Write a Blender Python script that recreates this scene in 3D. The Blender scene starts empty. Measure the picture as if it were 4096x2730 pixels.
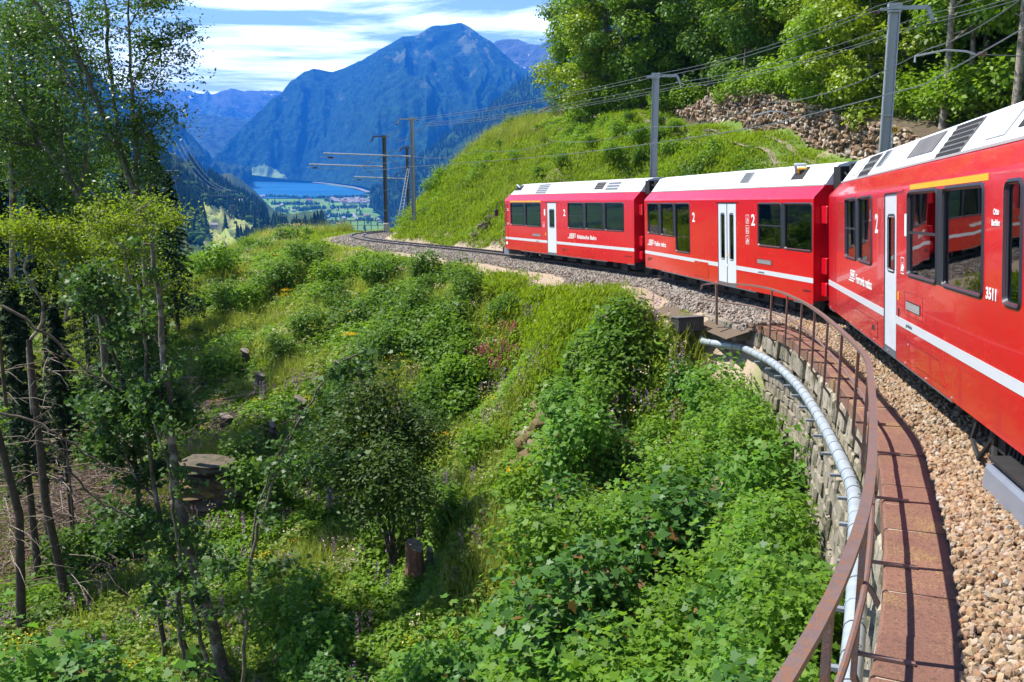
import bpy, bmesh, math, random
import numpy as np
from mathutils import Vector, Matrix
rng = np.random.default_rng(7); random.seed(7)
SC = bpy.context.scene
COL = bpy.data.collections.new('railway_valley'); SC.collection.children.link(COL)

# ------------------------------------------------------------ camera, sky, sun, exposure
FPX = 4000.0; PITCH = math.radians(11.393)
cam = bpy.data.cameras.new('camera'); cam.lens = FPX / 4096 * 36; cam.sensor_width = 36
cam.clip_start = 0.1; cam.clip_end = 60000
camo = bpy.data.objects.new('camera', cam); SC.collection.objects.link(camo)
camo.rotation_euler = (math.pi / 2 - PITCH, 0, 0); SC.camera = camo
SUN_AZ, SUN_EL = math.radians(-74), math.radians(58)
sd = bpy.data.lights.new('sun', 'SUN'); sd.energy = 5.0; sd.angle = math.radians(0.53); sd.color = (1, .955, .88)
so = bpy.data.objects.new('sun', sd); SC.collection.objects.link(so)
S = Vector((math.sin(SUN_AZ) * math.cos(SUN_EL), math.cos(SUN_AZ) * math.cos(SUN_EL), math.sin(SUN_EL)))
so.rotation_euler = (-S).to_track_quat('-Z', 'Y').to_euler()
W = bpy.data.worlds.new('World'); SC.world = W; W.use_nodes = True
nt = W.node_tree; nt.nodes.clear()
N = nt.nodes.new; L = nt.links.new
wo = N('ShaderNodeOutputWorld'); bg = N('ShaderNodeBackground'); L(bg.outputs[0], wo.inputs[0])
sky = N('ShaderNodeTexSky'); sky.sky_type = 'NISHITA'; sky.sun_disc = False
sky.sun_elevation = SUN_EL; sky.sun_rotation = SUN_AZ; sky.altitude = 1200; sky.air_density = 1.0; sky.dust_density = .1; sky.ozone_density = 3.0
bg.inputs[1].default_value = 0.10
# streaky cirrus and small cumulus spread over the whole sky
tc = N('ShaderNodeTexCoord'); sep = N('ShaderNodeSeparateXYZ'); L(tc.outputs['Generated'], sep.inputs[0])
def wm(op, a, b=None, c=None):
    n = N('ShaderNodeMath'); n.operation = op
    for i, x in enumerate((a, b, c)):
        if x is None: continue
        if isinstance(x, (int, float)): n.inputs[i].default_value = x
        else: L(x, n.inputs[i])
    return n.outputs[0]
zc = wm('MAXIMUM', wm('ADD', sep.outputs[2], .06), .02)
px_ = wm('DIVIDE', sep.outputs[0], zc); py_ = wm('DIVIDE', sep.outputs[1], zc)
cv = N('ShaderNodeCombineXYZ'); L(wm('MULTIPLY', px_, 0.55), cv.inputs[0]); L(wm('MULTIPLY', py_, .8), cv.inputs[1])
nz = N('ShaderNodeTexNoise'); nz.inputs['Scale'].default_value = 1.0; nz.inputs['Detail'].default_value = 9; nz.inputs['Roughness'].default_value = .62; nz.inputs['Distortion'].default_value = .35
L(cv.outputs[0], nz.inputs['Vector'])
lo = wm('MULTIPLY', wm('SUBTRACT', .16, sep.outputs[2]), 1.1)
dens = wm('ADD', nz.outputs[0], lo)
mr = N('ShaderNodeMapRange'); mr.inputs[1].default_value = .50; mr.inputs[2].default_value = .70; L(dens, mr.inputs[0]); mr.clamp = True
mx = N('ShaderNodeMixRGB'); L(mr.outputs[0], mx.inputs[0]); L(sky.outputs[0], mx.inputs[1]); mx.inputs[2].default_value = (20, 21.5, 23.5, 1)
gm = N('ShaderNodeMixRGB'); hz_ = N('ShaderNodeMapRange'); hz_.inputs[1].default_value = -.012; hz_.inputs[2].default_value = -.002; L(sep.outputs[2], hz_.inputs[0]); L(hz_.outputs[0], gm.inputs[0]); gm.inputs[1].default_value = (1.2, 1.6, 1.9, 1); L(mx.outputs[0], gm.inputs[2]); L(gm.outputs[0], bg.inputs[0])
SC.view_settings.view_transform = 'Standard'; SC.view_settings.look = 'None'; SC.view_settings.exposure = 1.02; SC.view_settings.gamma = 1
SC.view_settings.use_curve_mapping = False
SC.render.engine = 'CYCLES'; SC.cycles.use_denoising = True
SC.cycles.max_bounces = 7; SC.cycles.diffuse_bounces = 3; SC.cycles.glossy_bounces = 4; SC.cycles.transmission_bounces = 4
SC.cycles.transparent_max_bounces = 12; SC.cycles.volume_bounces = 1; SC.cycles.caustics_reflective = False; SC.cycles.caustics_refractive = False

# ------------------------------------------------------------ helpers
def tag(o, label=None, cat=None, group=None, kind=None):
    if label: o['label'] = label
    if cat: o['category'] = cat
    if group: o['group'] = group
    if kind: o['kind'] = kind
    return o
def empty(name, loc=(0, 0, 0), rz=0):
    o = bpy.data.objects.new(name, None); o.location = loc; o.rotation_euler = (0, 0, rz); o.empty_display_size = .2
    COL.objects.link(o); return o
def link(name, me, parent=None):
    o = bpy.data.objects.new(name, me); COL.objects.link(o)
    if parent is not None: o.parent = parent
    return o
def np_mesh(name, V, F, mats=(), mi=None, smooth=False):
    """V (n,3); F list of arrays (m,k) of faces with k corners"""
    me = bpy.data.meshes.new(name)
    if not isinstance(F, list): F = [F]
    F = [np.asarray(f, dtype=np.int32) for f in F if len(f)]
    V = np.ascontiguousarray(V, dtype=np.float32)
    me.vertices.add(len(V)); me.vertices.foreach_set('co', V.ravel())
    li = np.concatenate([f.ravel() for f in F]); tot = np.concatenate([np.full(len(f), f.shape[1], np.int32) for f in F])
    me.loops.add(len(li)); me.loops.foreach_set('vertex_index', li)
    me.polygons.add(len(tot)); st = np.r_[0, np.cumsum(tot)[:-1]].astype(np.int32)
    me.polygons.foreach_set('loop_start', st); me.polygons.foreach_set('loop_total', tot)
    if mi is not None: me.polygons.foreach_set('material_index', np.asarray(mi, np.int32))
    if smooth: me.polygons.foreach_set('use_smooth', np.ones(len(tot), bool))
    for m in mats: me.materials.append(m)
    me.update(calc_edges=True); me.validate(); return me
class MB:
    def __init__(s): s.v = []; s.f = []; s.m = []; s.n = 0
    def add(s, V, F, m=0):
        s.v.append(np.asarray(V, float).reshape(-1, 3))
        for f in F: s.f.append(tuple(int(i) + s.n for i in f)); s.m.append(m)
        s.n += len(s.v[-1]); return s
    def box(s, a, b, m=0):
        (x0, y0, z0), (x1, y1, z1) = a, b
        return s.add([(x0, y0, z0), (x1, y0, z0), (x1, y1, z0), (x0, y1, z0), (x0, y0, z1), (x1, y0, z1), (x1, y1, z1), (x0, y1, z1)],
                     [(0, 3, 2, 1), (4, 5, 6, 7), (0, 1, 5, 4), (1, 2, 6, 5), (2, 3, 7, 6), (3, 0, 4, 7)], m)
    def obox(s, c, ax, ay, az, m=0):
        c, ax, ay, az = map(np.array, (c, ax, ay, az)); V = []
        for k in (-1, 1):
            for j, i in ((-1, -1), (-1, 1), (1, 1), (1, -1)): V.append(c + ax * i + ay * j + az * k)
        return s.add(V, [(0, 3, 2, 1), (4, 5, 6, 7), (0, 1, 5, 4), (1, 2, 6, 5), (2, 3, 7, 6), (3, 0, 4, 7)], m)
    def tube(s, P, r, n=6, m=0, cap=True):
        P = np.asarray(P, float); k = len(P); r = np.broadcast_to(r, (k,)).astype(float)
        T = np.gradient(P, axis=0); T /= np.linalg.norm(T, axis=1)[:, None] + 1e-9
        up = np.array([0, 0, 1.]) if abs(T[0, 2]) < .9 else np.array([1., 0, 0])
        V = []; u = np.cross(T[0], up); u /= np.linalg.norm(u)
        for i in range(k):
            u = u - T[i] * (u @ T[i]); u /= np.linalg.norm(u) + 1e-9; w = np.cross(T[i], u)
            a = np.arange(n) * 2 * math.pi / n
            V.append(P[i] + r[i] * (np.cos(a)[:, None] * u + np.sin(a)[:, None] * w))
        F = [(i * n + j, i * n + (j + 1) % n, (i + 1) * n + (j + 1) % n, (i + 1) * n + j) for i in range(k - 1) for j in range(n)]
        if cap: F += [tuple(range(n))[::-1], tuple((k - 1) * n + j for j in range(n))]
        return s.add(np.vstack(V), F, m)
    def sweep(s, P, prof, m=0, up=(0, 0, 1), closed=True):
        """profile points (side, up) swept along P; side = right of travel"""
        P = np.asarray(P, float); T = np.gradient(P, axis=0); T /= np.linalg.norm(T, axis=1)[:, None]
        R = np.cross(T, np.array(up, float)); R /= np.linalg.norm(R, axis=1)[:, None]
        U = np.cross(R, T); k = len(prof); V = []
        for i in range(len(P)): V += [P[i] + R[i] * a + U[i] * b for a, b in prof]
        kk = k if closed else k - 1
        F = [(i * k + j, (i + 1) * k + j, (i + 1) * k + (j + 1) % k, i * k + (j + 1) % k) for i in range(len(P) - 1) for j in range(kk)]
        if closed: F += [tuple(range(k)), tuple((len(P) - 1) * k + j for j in range(k))[::-1]]
        return s.add(V, F, m)
    def build(s, name, mats, parent=None, smooth=False, bevel=0):
        me = bpy.data.meshes.new(name)
        me.from_pydata(np.vstack(s.v).tolist(), [], s.f)
        if not isinstance(mats, (list, tuple)): mats = [mats]
        for q in mats: me.materials.append(q)
        me.polygons.foreach_set('material_index', s.m)
        if smooth: me.polygons.foreach_set('use_smooth', [True] * len(s.f))
        me.update()
        o = link(name, me, parent)
        if smooth: me.set_sharp_from_angle(angle=math.radians(38))
        if bevel:
            b = o.modifiers.new('bevel', 'BEVEL'); b.width = bevel; b.segments = 1; b.limit_method = 'ANGLE'
        return o
def copy_tree(o, parent=None):
    c = o.copy(); COL.objects.link(c); c.parent = parent
    for ch in list(o.children): copy_tree(ch, c)
    return c

# ------------------------------------------------------------ materials
class NM:
    def __init__(s, name):
        s.m = bpy.data.materials.new(name); s.m.use_nodes = True; s.t = s.m.node_tree; s.t.nodes.clear()
        s.out = s.t.nodes.new('ShaderNodeOutputMaterial')
    def n(s, typ, **kw):
        x = s.t.nodes.new('ShaderNode' + typ)
        for k, v in kw.items():
            if k in x.inputs.keys() if isinstance(k, str) else False: s.set(x, k, v)
            else: setattr(x, k, v)
        return x
    def set(s, x, k, v):
        if hasattr(v, 'links') or isinstance(v, bpy.types.NodeSocket): s.t.links.new(v, x.inputs[k])
        else:
            if isinstance(v, tuple) and len(v) == 3 and x.inputs[k].type == 'RGBA': v = (*v, 1)
            x.inputs[k].default_value = v
    def I(s, x, **kw):
        for k, v in kw.items(): s.set(x, k.replace('_', ' '), v)
        return x
    def noise(s, scale, detail=4, rough=.55, vec=None, dist=0):
        x = s.n('TexNoise'); s.set(x, 'Scale', scale); s.set(x, 'Detail', detail); s.set(x, 'Roughness', rough); s.set(x, 'Distortion', dist)
        if vec is not None: s.set(x, 'Vector', vec)
        return x.outputs[0]
    def ramp(s, fac, stops):
        x = s.n('ValToRGB'); s.set(x, 'Fac', fac); cr = x.color_ramp
        while len(cr.elements) < len(stops): cr.elements.new(.5)
        for e, (p, c) in zip(cr.elements, stops): e.position = p; e.color = (*c, 1) if len(c) == 3 else c
        return x.outputs[0]
    def mix(s, fac, a, b, blend='MIX'):
        x = s.n('MixRGB'); x.blend_type = blend
        for i, v in enumerate((fac, a, b)):
            if isinstance(v, bpy.types.NodeSocket): s.t.links.new(v, x.inputs[i])
            else: x.inputs[i].default_value = (*v, 1) if isinstance(v, tuple) and len(v) == 3 else v
        return x.outputs[0]
    def math(s, op, a, b=0.0):
        x = s.n('Math'); x.operation = op
        for i, v in enumerate((a, b)):
            if isinstance(v, bpy.types.NodeSocket): s.t.links.new(v, x.inputs[i])
            else: x.inputs[i].default_value = v
        return x.outputs[0]
    def bump(s, h, strength=.3, dist=.02):
        x = s.n('Bump'); s.set(x, 'Height', h); s.set(x, 'Strength', strength); s.set(x, 'Distance', dist); return x.outputs[0]
    def coord(s, k='Object'): return s.n('TexCoord').outputs[k]
    def pos(s): return s.n('NewGeometry').outputs['Position']
    def prin(s, col, rough=.6, metal=0, normal=None, coat=0, spec=.5, **kw):
        p = s.n('BsdfPrincipled'); s.set(p, 'Base Color', col); s.set(p, 'Roughness', rough); s.set(p, 'Metallic', metal)
        s.set(p, 'Coat Weight', coat); s.set(p, 'Specular IOR Level', spec)
        if normal is not None: s.set(p, 'Normal', normal)
        s.t.links.new(p.outputs[0], s.out.inputs[0]); return s.m
    def shader(s, sh): s.t.links.new(sh, s.out.inputs[0]); return s.m

def paint(name, col, rough=.3, coat=0, dirt=.12, metal=0, scale=3):
    m = NM(name); c = m.coord(); n = m.noise(scale, 5, .6, c)
    d = tuple(x * (1 - dirt * 2.4) for x in col)
    cc = m.mix(n, d, col) ; r = m.n('MapRange'); m.set(r, 'Value', m.noise(scale * 2, 3, .6, c)); r.inputs[3].default_value = max(rough - .08, .02); r.inputs[4].default_value = rough + .14
    return m.prin(cc, r.outputs[0], metal, m.bump(m.noise(.9, 2, .5, c), .05, .03), coat)
M = {}
M['red'] = paint('red_paint', (.58, .001, .011), .2, .45, .06)
def redbody():
    m = NM('carriage_red_paint'); c = m.coord(); z = m.n('SeparateXYZ'); m.set(z, 0, c); mp = m.n('Mapping'); m.set(mp, 'Vector', c); mp.inputs['Scale'].default_value = (9, 9, .8)
    g = m.n('MapRange'); m.set(g, 'Value', z.outputs[2]); g.inputs[1].default_value = 1.15; g.inputs[2].default_value = .5; st = m.noise(1, 5, .65, mp.outputs[0])
    f = m.math('MULTIPLY', m.math('MULTIPLY', g.outputs[0], m.ramp(st, [(.35, (0, 0, 0)), (.75, (1, 1, 1))])), .42); f2 = m.math('MULTIPLY', m.ramp(m.noise(1.3, 4, .6, c), [(.45, (0, 0, 0)), (.8, (1, 1, 1))]), .14)
    col = m.mix(m.math('MAXIMUM', f, f2), (.58, .001, .011), (.16, .05, .035)); r = m.n('MapRange'); m.set(r, 'Value', m.noise(2, 4, .6, c)); r.inputs[3].default_value = .16; r.inputs[4].default_value = .34
    return m.prin(col, r.outputs[0], 0, m.bump(m.noise(.8, 2, .5, c), .07, .03), .35)
M['redbody'] = redbody()
M['white_roof'] = paint('roof_white', (.72, .75, .80), .5, 0, .08)
M['white_door'] = paint('door_white', (.62, .66, .70), .35, .2, .05)
M['stripe'] = paint('stripe_grey', (.58, .60, .62), .35, .1, .05)
M['letter'] = paint('letter_white', (.78, .78, .76), .5, 0, .04)
M['yellow'] = paint('yellow_band', (.85, .42, .01), .4, .1, .04)
M['rubber'] = paint('black_rubber', (.022, .023, .03), .42, 0, .1)
M['skirt'] = paint('skirt_grey', (.13, .15, .17), .5, .1, .2)
M['roof_grey'] = paint('roof_panel_grey', (.17, .16, .15), .55, 0, .25)
M['roof_mid'] = paint('roof_panel_light', (.42, .42, .41), .55, 0, .1)
M['dark'] = paint('under_dark', (.02, .018, .016), .75, 0, .3)
M['seat'] = paint('seat_cloth', (.05, .055, .07), .9, 0, .2)
M['ceil'] = paint('interior_panel', (.16, .16, .14), .7, 0, .05)
M['steel'] = paint('grey_steel', (.36, .39, .43), .45, 0, .15, .4)
M['mastdark'] = paint('weathered_steel', (.11, .11, .10), .6, 0, .2, .2)
M['insul'] = paint('insulator_brown', (.10, .035, .03), .3, .3, .1)
M['plough'] = paint('bluish_grey_plate', (.20, .22, .26), .4, .2, .15)
def glassmat():
    m = NM('tinted_glass'); c = m.coord()
    nb = m.bump(m.noise(1.1, 1, .5, c), .035, .05)
    g = m.n('BsdfGlossy'); m.set(g, 'Color', (.9, .92, .95)); m.set(g, 'Roughness', .015); m.set(g, 'Normal', nb)
    t = m.n('BsdfTransparent'); m.set(t, 'Color', (.17, .19, .15))
    f = m.n('Fresnel'); m.set(f, 'IOR', 1.55); x = m.n('MixShader'); m.set(x, 'Fac', f.outputs[0])
    m.t.links.new(t.outputs[0], x.inputs[1]); m.t.links.new(g.outputs[0], x.inputs[2]); return m.shader(x.outputs[0])
M['glass'] = glassmat()
def concrete(name, a, b, moss=None, scale=2.0, rough=.9, bs=.4):
    m = NM(name); p = m.pos(); n = m.noise(scale, 8, .65, p); n2 = m.noise(scale * 9, 4, .6, p)
    c = m.mix(n, a, b); c = m.mix(m.math('MULTIPLY', n2, .5), c, tuple(x * .45 for x in a))
    if moss: c = m.mix(m.ramp(m.noise(scale * 1.7, 6, .7, p), [(.48, (0, 0, 0)), (.62, (1, 1, 1))]), c, moss)
    return m.prin(c, rough, 0, m.bump(n2, bs, .02))
def copingmat():
    m = NM('red_sandstone_coping'); p = m.pos(); n = m.noise(2.0, 8, .7, p); n2 = m.noise(26, 5, .7, p); n3 = m.noise(60, 3, .6, p)
    c = m.mix(n, (.13, .055, .036), (.26, .125, .08)); c = m.mix(m.ramp(n2, [(.50, (0, 0, 0)), (.66, (.8, .8, .8))]), c, (.06, .032, .024)); c = m.mix(m.ramp(m.math('ADD', m.math('MULTIPLY', n3, .55), m.math('MULTIPLY', m.noise(1.3, 4, .7, p), .5)), [(.57, (0, 0, 0)), (.63, (.85, .85, .85))]), c, (.34, .25, .06)); c = m.mix(m.ramp(m.noise(45, 4, .7, p), [(.63, (0, 0, 0)), (.68, (.6, .6, .6))]), c, (.42, .28, .2))
    oi = m.n('ObjectInfo').outputs['Random']; c = m.mix(m.math('MULTIPLY', oi, .35), c, (.10, .05, .035)); return m.prin(c, .92, 0, m.bump(m.math('ADD', n2, n3), .8, .012))
M['coping'] = copingmat()
M['mortar'] = concrete('pale_mortar', (.42, .34, .26), (.55, .46, .36), None, 6)
M['wall'] = concrete('mossy_granite', (.20, .17, .125), (.36, .31, .24), (.085, .08, .035), 1.6)
M['wallstone'] = concrete('pale_cut_stone', (.30, .26, .19), (.42, .36, .27), (.10, .09, .045), 2.5)
M['footing'] = concrete('concrete_footing', (.42, .39, .35), (.6, .57, .52), None, 2)
M['boulder'] = concrete('brown_boulder', (.06, .045, .03), (.19, .14, .095), (.05, .055, .02), 1.2)
M['railrust'] = concrete('rust_brown_steel', (.13, .078, .068), (.22, .155, .14), (.20, .095, .05), 9, .5, .25)
M['rail'] = concrete('rail_steel', (.05, .032, .025), (.09, .06, .045), None, 5, .5, .1)
M['railtop'] = paint('rail_head', (.30, .30, .32), .25, 0, .1, .9)
M['sleeper'] = concrete('sleeper_steel', (.05, .035, .028), (.10, .07, .05), None, 3)
M['zinc'] = paint('pipe_zinc', (.48, .54, .58), .42, 0, .2, .3, 5)
M['wire'] = paint('overhead_wire', (.10, .12, .12), .5, 0, .1, .3)
M['boxdark'] = paint('dark_cover', (.045, .045, .055), .5, 0, .2)
def gravelmat(name, cols):
    m = NM(name); g = m.n('NewGeometry'); r = g.outputs['Random Per Island']
    oi = m.n('ObjectInfo').outputs['Random']
    k = m.math('FRACT', m.math('ADD', r, m.math('MULTIPLY', oi, 7.31)))
    c = m.ramp(k, cols); n = m.noise(30, 3, .6, m.coord())
    c = m.mix(m.math('MULTIPLY', n, .6), c, (.05, .035, .02))
    return m.prin(c, .9)
TAN = [(0, (.24, .15, .08)), (.2, (.40, .27, .15)), (.4, (.48, .35, .21)), (.55, (.38, .20, .09)), (.7, (.50, .44, .35)), (.85, (.30, .14, .06)), (1, (.33, .28, .22))]
GRY = [(0, (.20, .17, .14)), (.3, (.36, .32, .27)), (.6, (.44, .40, .35)), (.8, (.30, .22, .16)), (1, (.50, .47, .43))]
M['gravel'] = gravelmat('ballast_tan', TAN); M['gravelgrey'] = gravelmat('ballast_grey', GRY)
M['gravelbase'] = concrete('ballast_floor', (.06, .042, .026), (.20, .145, .09), None, 26)

# ------------------------------------------------------------ track centre line
TP = np.array([(-8.5, -11, -1.9), (-3.2, -5, -2.3), (1.55, .6, -2.68), (4.05, 4.45, -2.92), (5.95, 9.4, -3.2), (6.95, 13, -3.45), (8.3, 20.5, -4.02), (8.4, 26.3, -4.42), (6.9, 36.5, -5.07), (5.3, 42, -5.4),
    (1.6, 52.3, -6.05), (-2.0, 60, -6.5), (-5.0, 65.3, -6.8), (-8, 71, -7.15), (-10.9, 77, -7.5), (-12.9, 83.5, -7.85), (-13.2, 90, -8.2), (-11.3, 96.5, -8.55), (-7, 101.5, -8.85), (0, 105, -9.2), (8, 107, -9.6), (18, 108, -10.2)])
def cr(P, n=24):
    out = []; P = np.vstack([2 * P[0] - P[1], P, 2 * P[-1] - P[-2]])
    for i in range(1, len(P) - 2):
        for k in range(n):
            t = k / n; a, b, c, d = P[i - 1:i + 3]
            out.append(.5 * ((2 * b) + (-a + c) * t + (2 * a - 5 * b + 4 * c - d) * t * t + (-a + 3 * b - 3 * c + d) * t ** 3))
    out.append(P[-2]); return np.array(out)
TR = cr(TP); DS = np.r_[0, np.cumsum(np.hypot(*np.diff(TR[:, :2], axis=0).T))]
TT = np.gradient(TR, axis=0); TT[:, 2] = 0; TT /= np.linalg.norm(TT, axis=1)[:, None]
S0 = DS[np.argmin((TR[:, 0] + 3.2) ** 2 + (TR[:, 1] + 5) ** 2)]    # s = 0 a few metres behind the camera
DS = DS - S0
def tp(s, off=0, dz=0):
    s = np.asarray(s, float)
    p = np.stack([np.interp(s, DS, TR[:, k]) for k in range(3)], -1); t = np.stack([np.interp(s, DS, TT[:, k]) for k in range(3)], -1)
    r = np.stack([t[..., 1], -t[..., 0], 0 * s], -1)
    return p + r * np.asarray(off, float)[..., None] + np.array([0, 0, 1.]) * np.asarray(dz, float)[..., None]
def near(X, Y):
    """s, signed offset (right +) and rail height for arrays of points"""
    X = np.asarray(X, float).ravel(); Y = np.asarray(Y, float).ravel(); i = np.empty(len(X), int)
    for a in range(0, len(X), 20000):
        d = (TR[None, :, 0] - X[a:a + 20000, None]) ** 2 + (TR[None, :, 1] - Y[a:a + 20000, None]) ** 2
        i[a:a + 20000] = d.argmin(1)
    t = TT[i]; dx = X - TR[i, 0]; dy = Y - TR[i, 1]
    along = dx * t[:, 0] + dy * t[:, 1]; off = dx * t[:, 1] - dy * t[:, 0]
    return DS[i] + np.clip(along, -1, 1), off, TR[i, 2]
cp_, sp_ = math.cos(PITCH), math.sin(PITCH)
def at(u, v, Y):
    """world point seen at photograph pixel (u, v) lying Y metres ahead"""
    a = (u - 2048) / FPX; b = -(v - 1365) / FPX; d = np.array([a, cp_ + b * sp_, -sp_ + b * cp_]); return d * (Y / d[1])
def at2(u, v, Y): return at(u * 1.7408, v * 1.7408, Y)

# ------------------------------------------------------------ terrain near the line
def tps(P):
    P = np.asarray(P, float); X = P[:, :2] / 50; n = len(P)
    d = np.linalg.norm(X[:, None] - X[None], axis=2); K = np.where(d > 0, d * d * np.log(d + 1e-12), 0) + np.eye(n) * 2e-4
    A = np.zeros((n + 3, n + 3)); A[:n, :n] = K; A[:n, n] = 1; A[:n, n + 1:] = X; A[n, :n] = 1; A[n + 1:, :n] = X.T
    w = np.linalg.solve(A, np.r_[P[:, 2], 0, 0, 0])
    def f(x, y):
        q = np.stack([x, y], -1) / 50; out = np.empty(len(q))
        for a in range(0, len(q), 20000):
            dd = np.linalg.norm(q[a:a + 20000, None] - X[None], axis=2)
            out[a:a + 20000] = np.where(dd > 0, dd * dd * np.log(dd + 1e-12), 0) @ w[:n] + w[n] + q[a:a + 20000] @ w[n + 1:]
        return out
    return f
LEFT = [at2(*q) for q in [(100, 1560, 25), (-200, 1500, 27), (400, 1568, 24.5), (600, 1568, 25), (900, 1568, 23), (1176, 1568, 21.5), (1400, 1568, 19.5),
    (957, 1320, 27), (620, 1300, 30), (300, 1300, 33), (0, 1300, 34), (965, 1240, 29), (1300, 1300, 24), (515, 1000, 38), (430, 1160, 34), (1176, 1050, 31), (1420, 1000, 26.5), (200, 1000, 43), (0, 1000, 45),
    (600, 890, 42), (565, 835, 45), (779, 890, 39.5), (1200, 870, 37), (1450, 850, 31.5), (450, 735, 60), (700, 722, 55), (1000, 700, 48.5), (1230, 700, 42),
    (430, 632, 76), (550, 614, 76), (620, 580, 80), (300, 700, 62), (100, 720, 60), (860, 620, 66), (1000, 640, 57)]]
LEFT += [(-35, 100, -24), (-45, 85, -22), (-60, 110, -45), (-25, 115, -30), (-60, 60, -26), (-50, 35, -24), (-40, 10, -24), (0, 125, -35), (-90, 150, -75), (-10, 140, -50), (20, 130, -30),
    (1.5, 12, -10.6), (3.5, 17, -9.3), (4.8, 22, -8.0), (5.0, 27, -6.6), (-2, 8, -12.5), (-8, 3, -15), (-1, 2, -12), (-10, -10, -13), (-14, 12, -15.5), (-110, 40, -60), (-110, -30, -50)]
for s in np.arange(37.5, 125, 4.0):
    for off, dz in ((-2.2, -.42), (-3.4, -.5), (-4.8, -.75 if s < 85 else -.6)):
        if s > 82: off *= 1.3
        LEFT.append(tuple(tp(s, off, dz)))
RIGHT = []
for s in np.arange(-15, 135, 5.0):
    for off, dz in ((-3, -.4), (0, -.42), (2.3, -.42)): RIGHT.append(tuple(tp(s, off, dz)))
    if s < 82: RIGHT.append(tuple(tp(s, 3.2, -.3)))
for s in (5, 15, 25, 35, 45): RIGHT.append(tuple(tp(s, 7.2, 2.0 + s * .02)))
for s in (55, 65, 75): RIGHT.append(tuple(tp(s, 7.5, 2.7)))
WB = [(2640, 452, 72), (2705, 467, 68), (2858, 503, 61), (3040, 546, 55.5), (3240, 599, 50), (3432, 650, 45), (3600, 700, 41), (3800, 770, 36.5)]   # foot of the dry stone wall
WT = [(2640, 446), (2715, 441), (2815, 382), (2900, 341), (3049, 392), (3198, 432), (3326, 462), (3500, 505), (3700, 570)]
WBP = np.array([at(*q) for q in WB])
_wd = np.cumsum(np.r_[0, np.hypot(*np.diff(WBP[:, :2], axis=0).T)])
def wall_foot(t): return np.array([np.interp(t, _wd, WBP[:, k]) for k in range(3)])
WN = np.array([WBP[-1, 1] - WBP[0, 1], -(WBP[-1, 0] - WBP[0, 0])]); WN /= np.linalg.norm(WN)
if WN[0] < 0: WN = -WN                                  # uphill (right of the picture)
def wall_height(t):
    p = wall_foot(t); u = 2048 + FPX * p[0] / (p[1] * cp_ - p[2] * sp_)
    vt = np.interp(u, [q[0] for q in WT], [q[1] for q in WT]); q = at(u, vt, p[1] + .5); return max(q[2] - p[2], .12)
for i in range(len(WBP)):
    p = WBP[i]; h = wall_height(_wd[i]); RIGHT.append(tuple(p)); RIGHT.append((p[0] - WN[0] * 2.6, p[1] - WN[1] * 2.6, p[2] - .15))
    RIGHT.append((p[0] + WN[0] * 1.6, p[1] + WN[1] * 1.6, p[2] + h * .75)); 
    RIGHT.append((p[0] + WN[0] * 12, p[1] + WN[1] * 12, p[2] + h + 6.5)); RIGHT.append((p[0] + WN[0] * 34, p[1] + WN[1] * 34, p[2] + h + 24))
RIGHT += [at(*q) for q in [(1690, 835, 84), (1720, 785, 86), (1850, 655, 88), (2052, 550, 90), (2150, 512, 88), (2300, 480, 84), (2500, 450, 80), (1650, 905, 80), (2000, 800, 68), (1800, 840, 75), (2300, 640, 66), (2150, 720, 64), (2500, 590, 62), (2400, 710, 58)]]
RIGHT += [at(*q) for q in [(2858, 590, 55.5), (3049, 670, 49), (3150, 715, 46.2), (2900, 670, 51.5), (2750, 590, 58.5), (2690, 545, 62.5), (2620, 530, 66), (2980, 735, 46.5), (2700, 670, 55.5), (3240, 715, 43.5), (3400, 770, 39)]]
RIGHT += [(0, 98, -3), (8, 100, -2), (20, 100, 7), (30, 90, 17), (45, 60, 22), (45, 30, 19), (40, 5, 17), (8, 115, -4), (30, 120, 6), (12, 93, 1.6), (60, 100, 36), (70, 40, 40), (60, -20, 30), (-2, 92, -2.2), (4, 90, -.2)]
fL, fR = tps(LEFT), tps(RIGHT)
def smooth(a, b, x): t = np.clip((x - a) / (b - a), 0, 1); return t * t * (3 - 2 * t)
def vnoise(x, y, sc, seed=0):
    x = np.asarray(x) / sc; y = np.asarray(y) / sc; xi = np.floor(x).astype(int); yi = np.floor(y).astype(int); fx = x - xi; fy = y - yi
    fx = fx * fx * (3 - 2 * fx); fy = fy * fy * (3 - 2 * fy)
    def h(a, b):
        n = (a * 374761393 + b * 668265263 + seed * 144665) & 0x7fffffff; n = ((n ^ (n >> 13)) * 1274126177) & 0x7fffffff; return ((n ^ (n >> 16)) & 0xffff) / 65535.0
    return (h(xi, yi) * (1 - fx) + h(xi + 1, yi) * fx) * (1 - fy) + (h(xi, yi + 1) * (1 - fx) + h(xi + 1, yi + 1) * fx) * fy
def fbm(x, y, sc, oct=4, seed=0):
    o = 0; a = 1; t = 0
    for k in range(oct): o = o + a * (vnoise(x, y, sc / 2 ** k, seed + k) - .5) * 2; t += a; a *= .5
    return o / t
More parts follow.
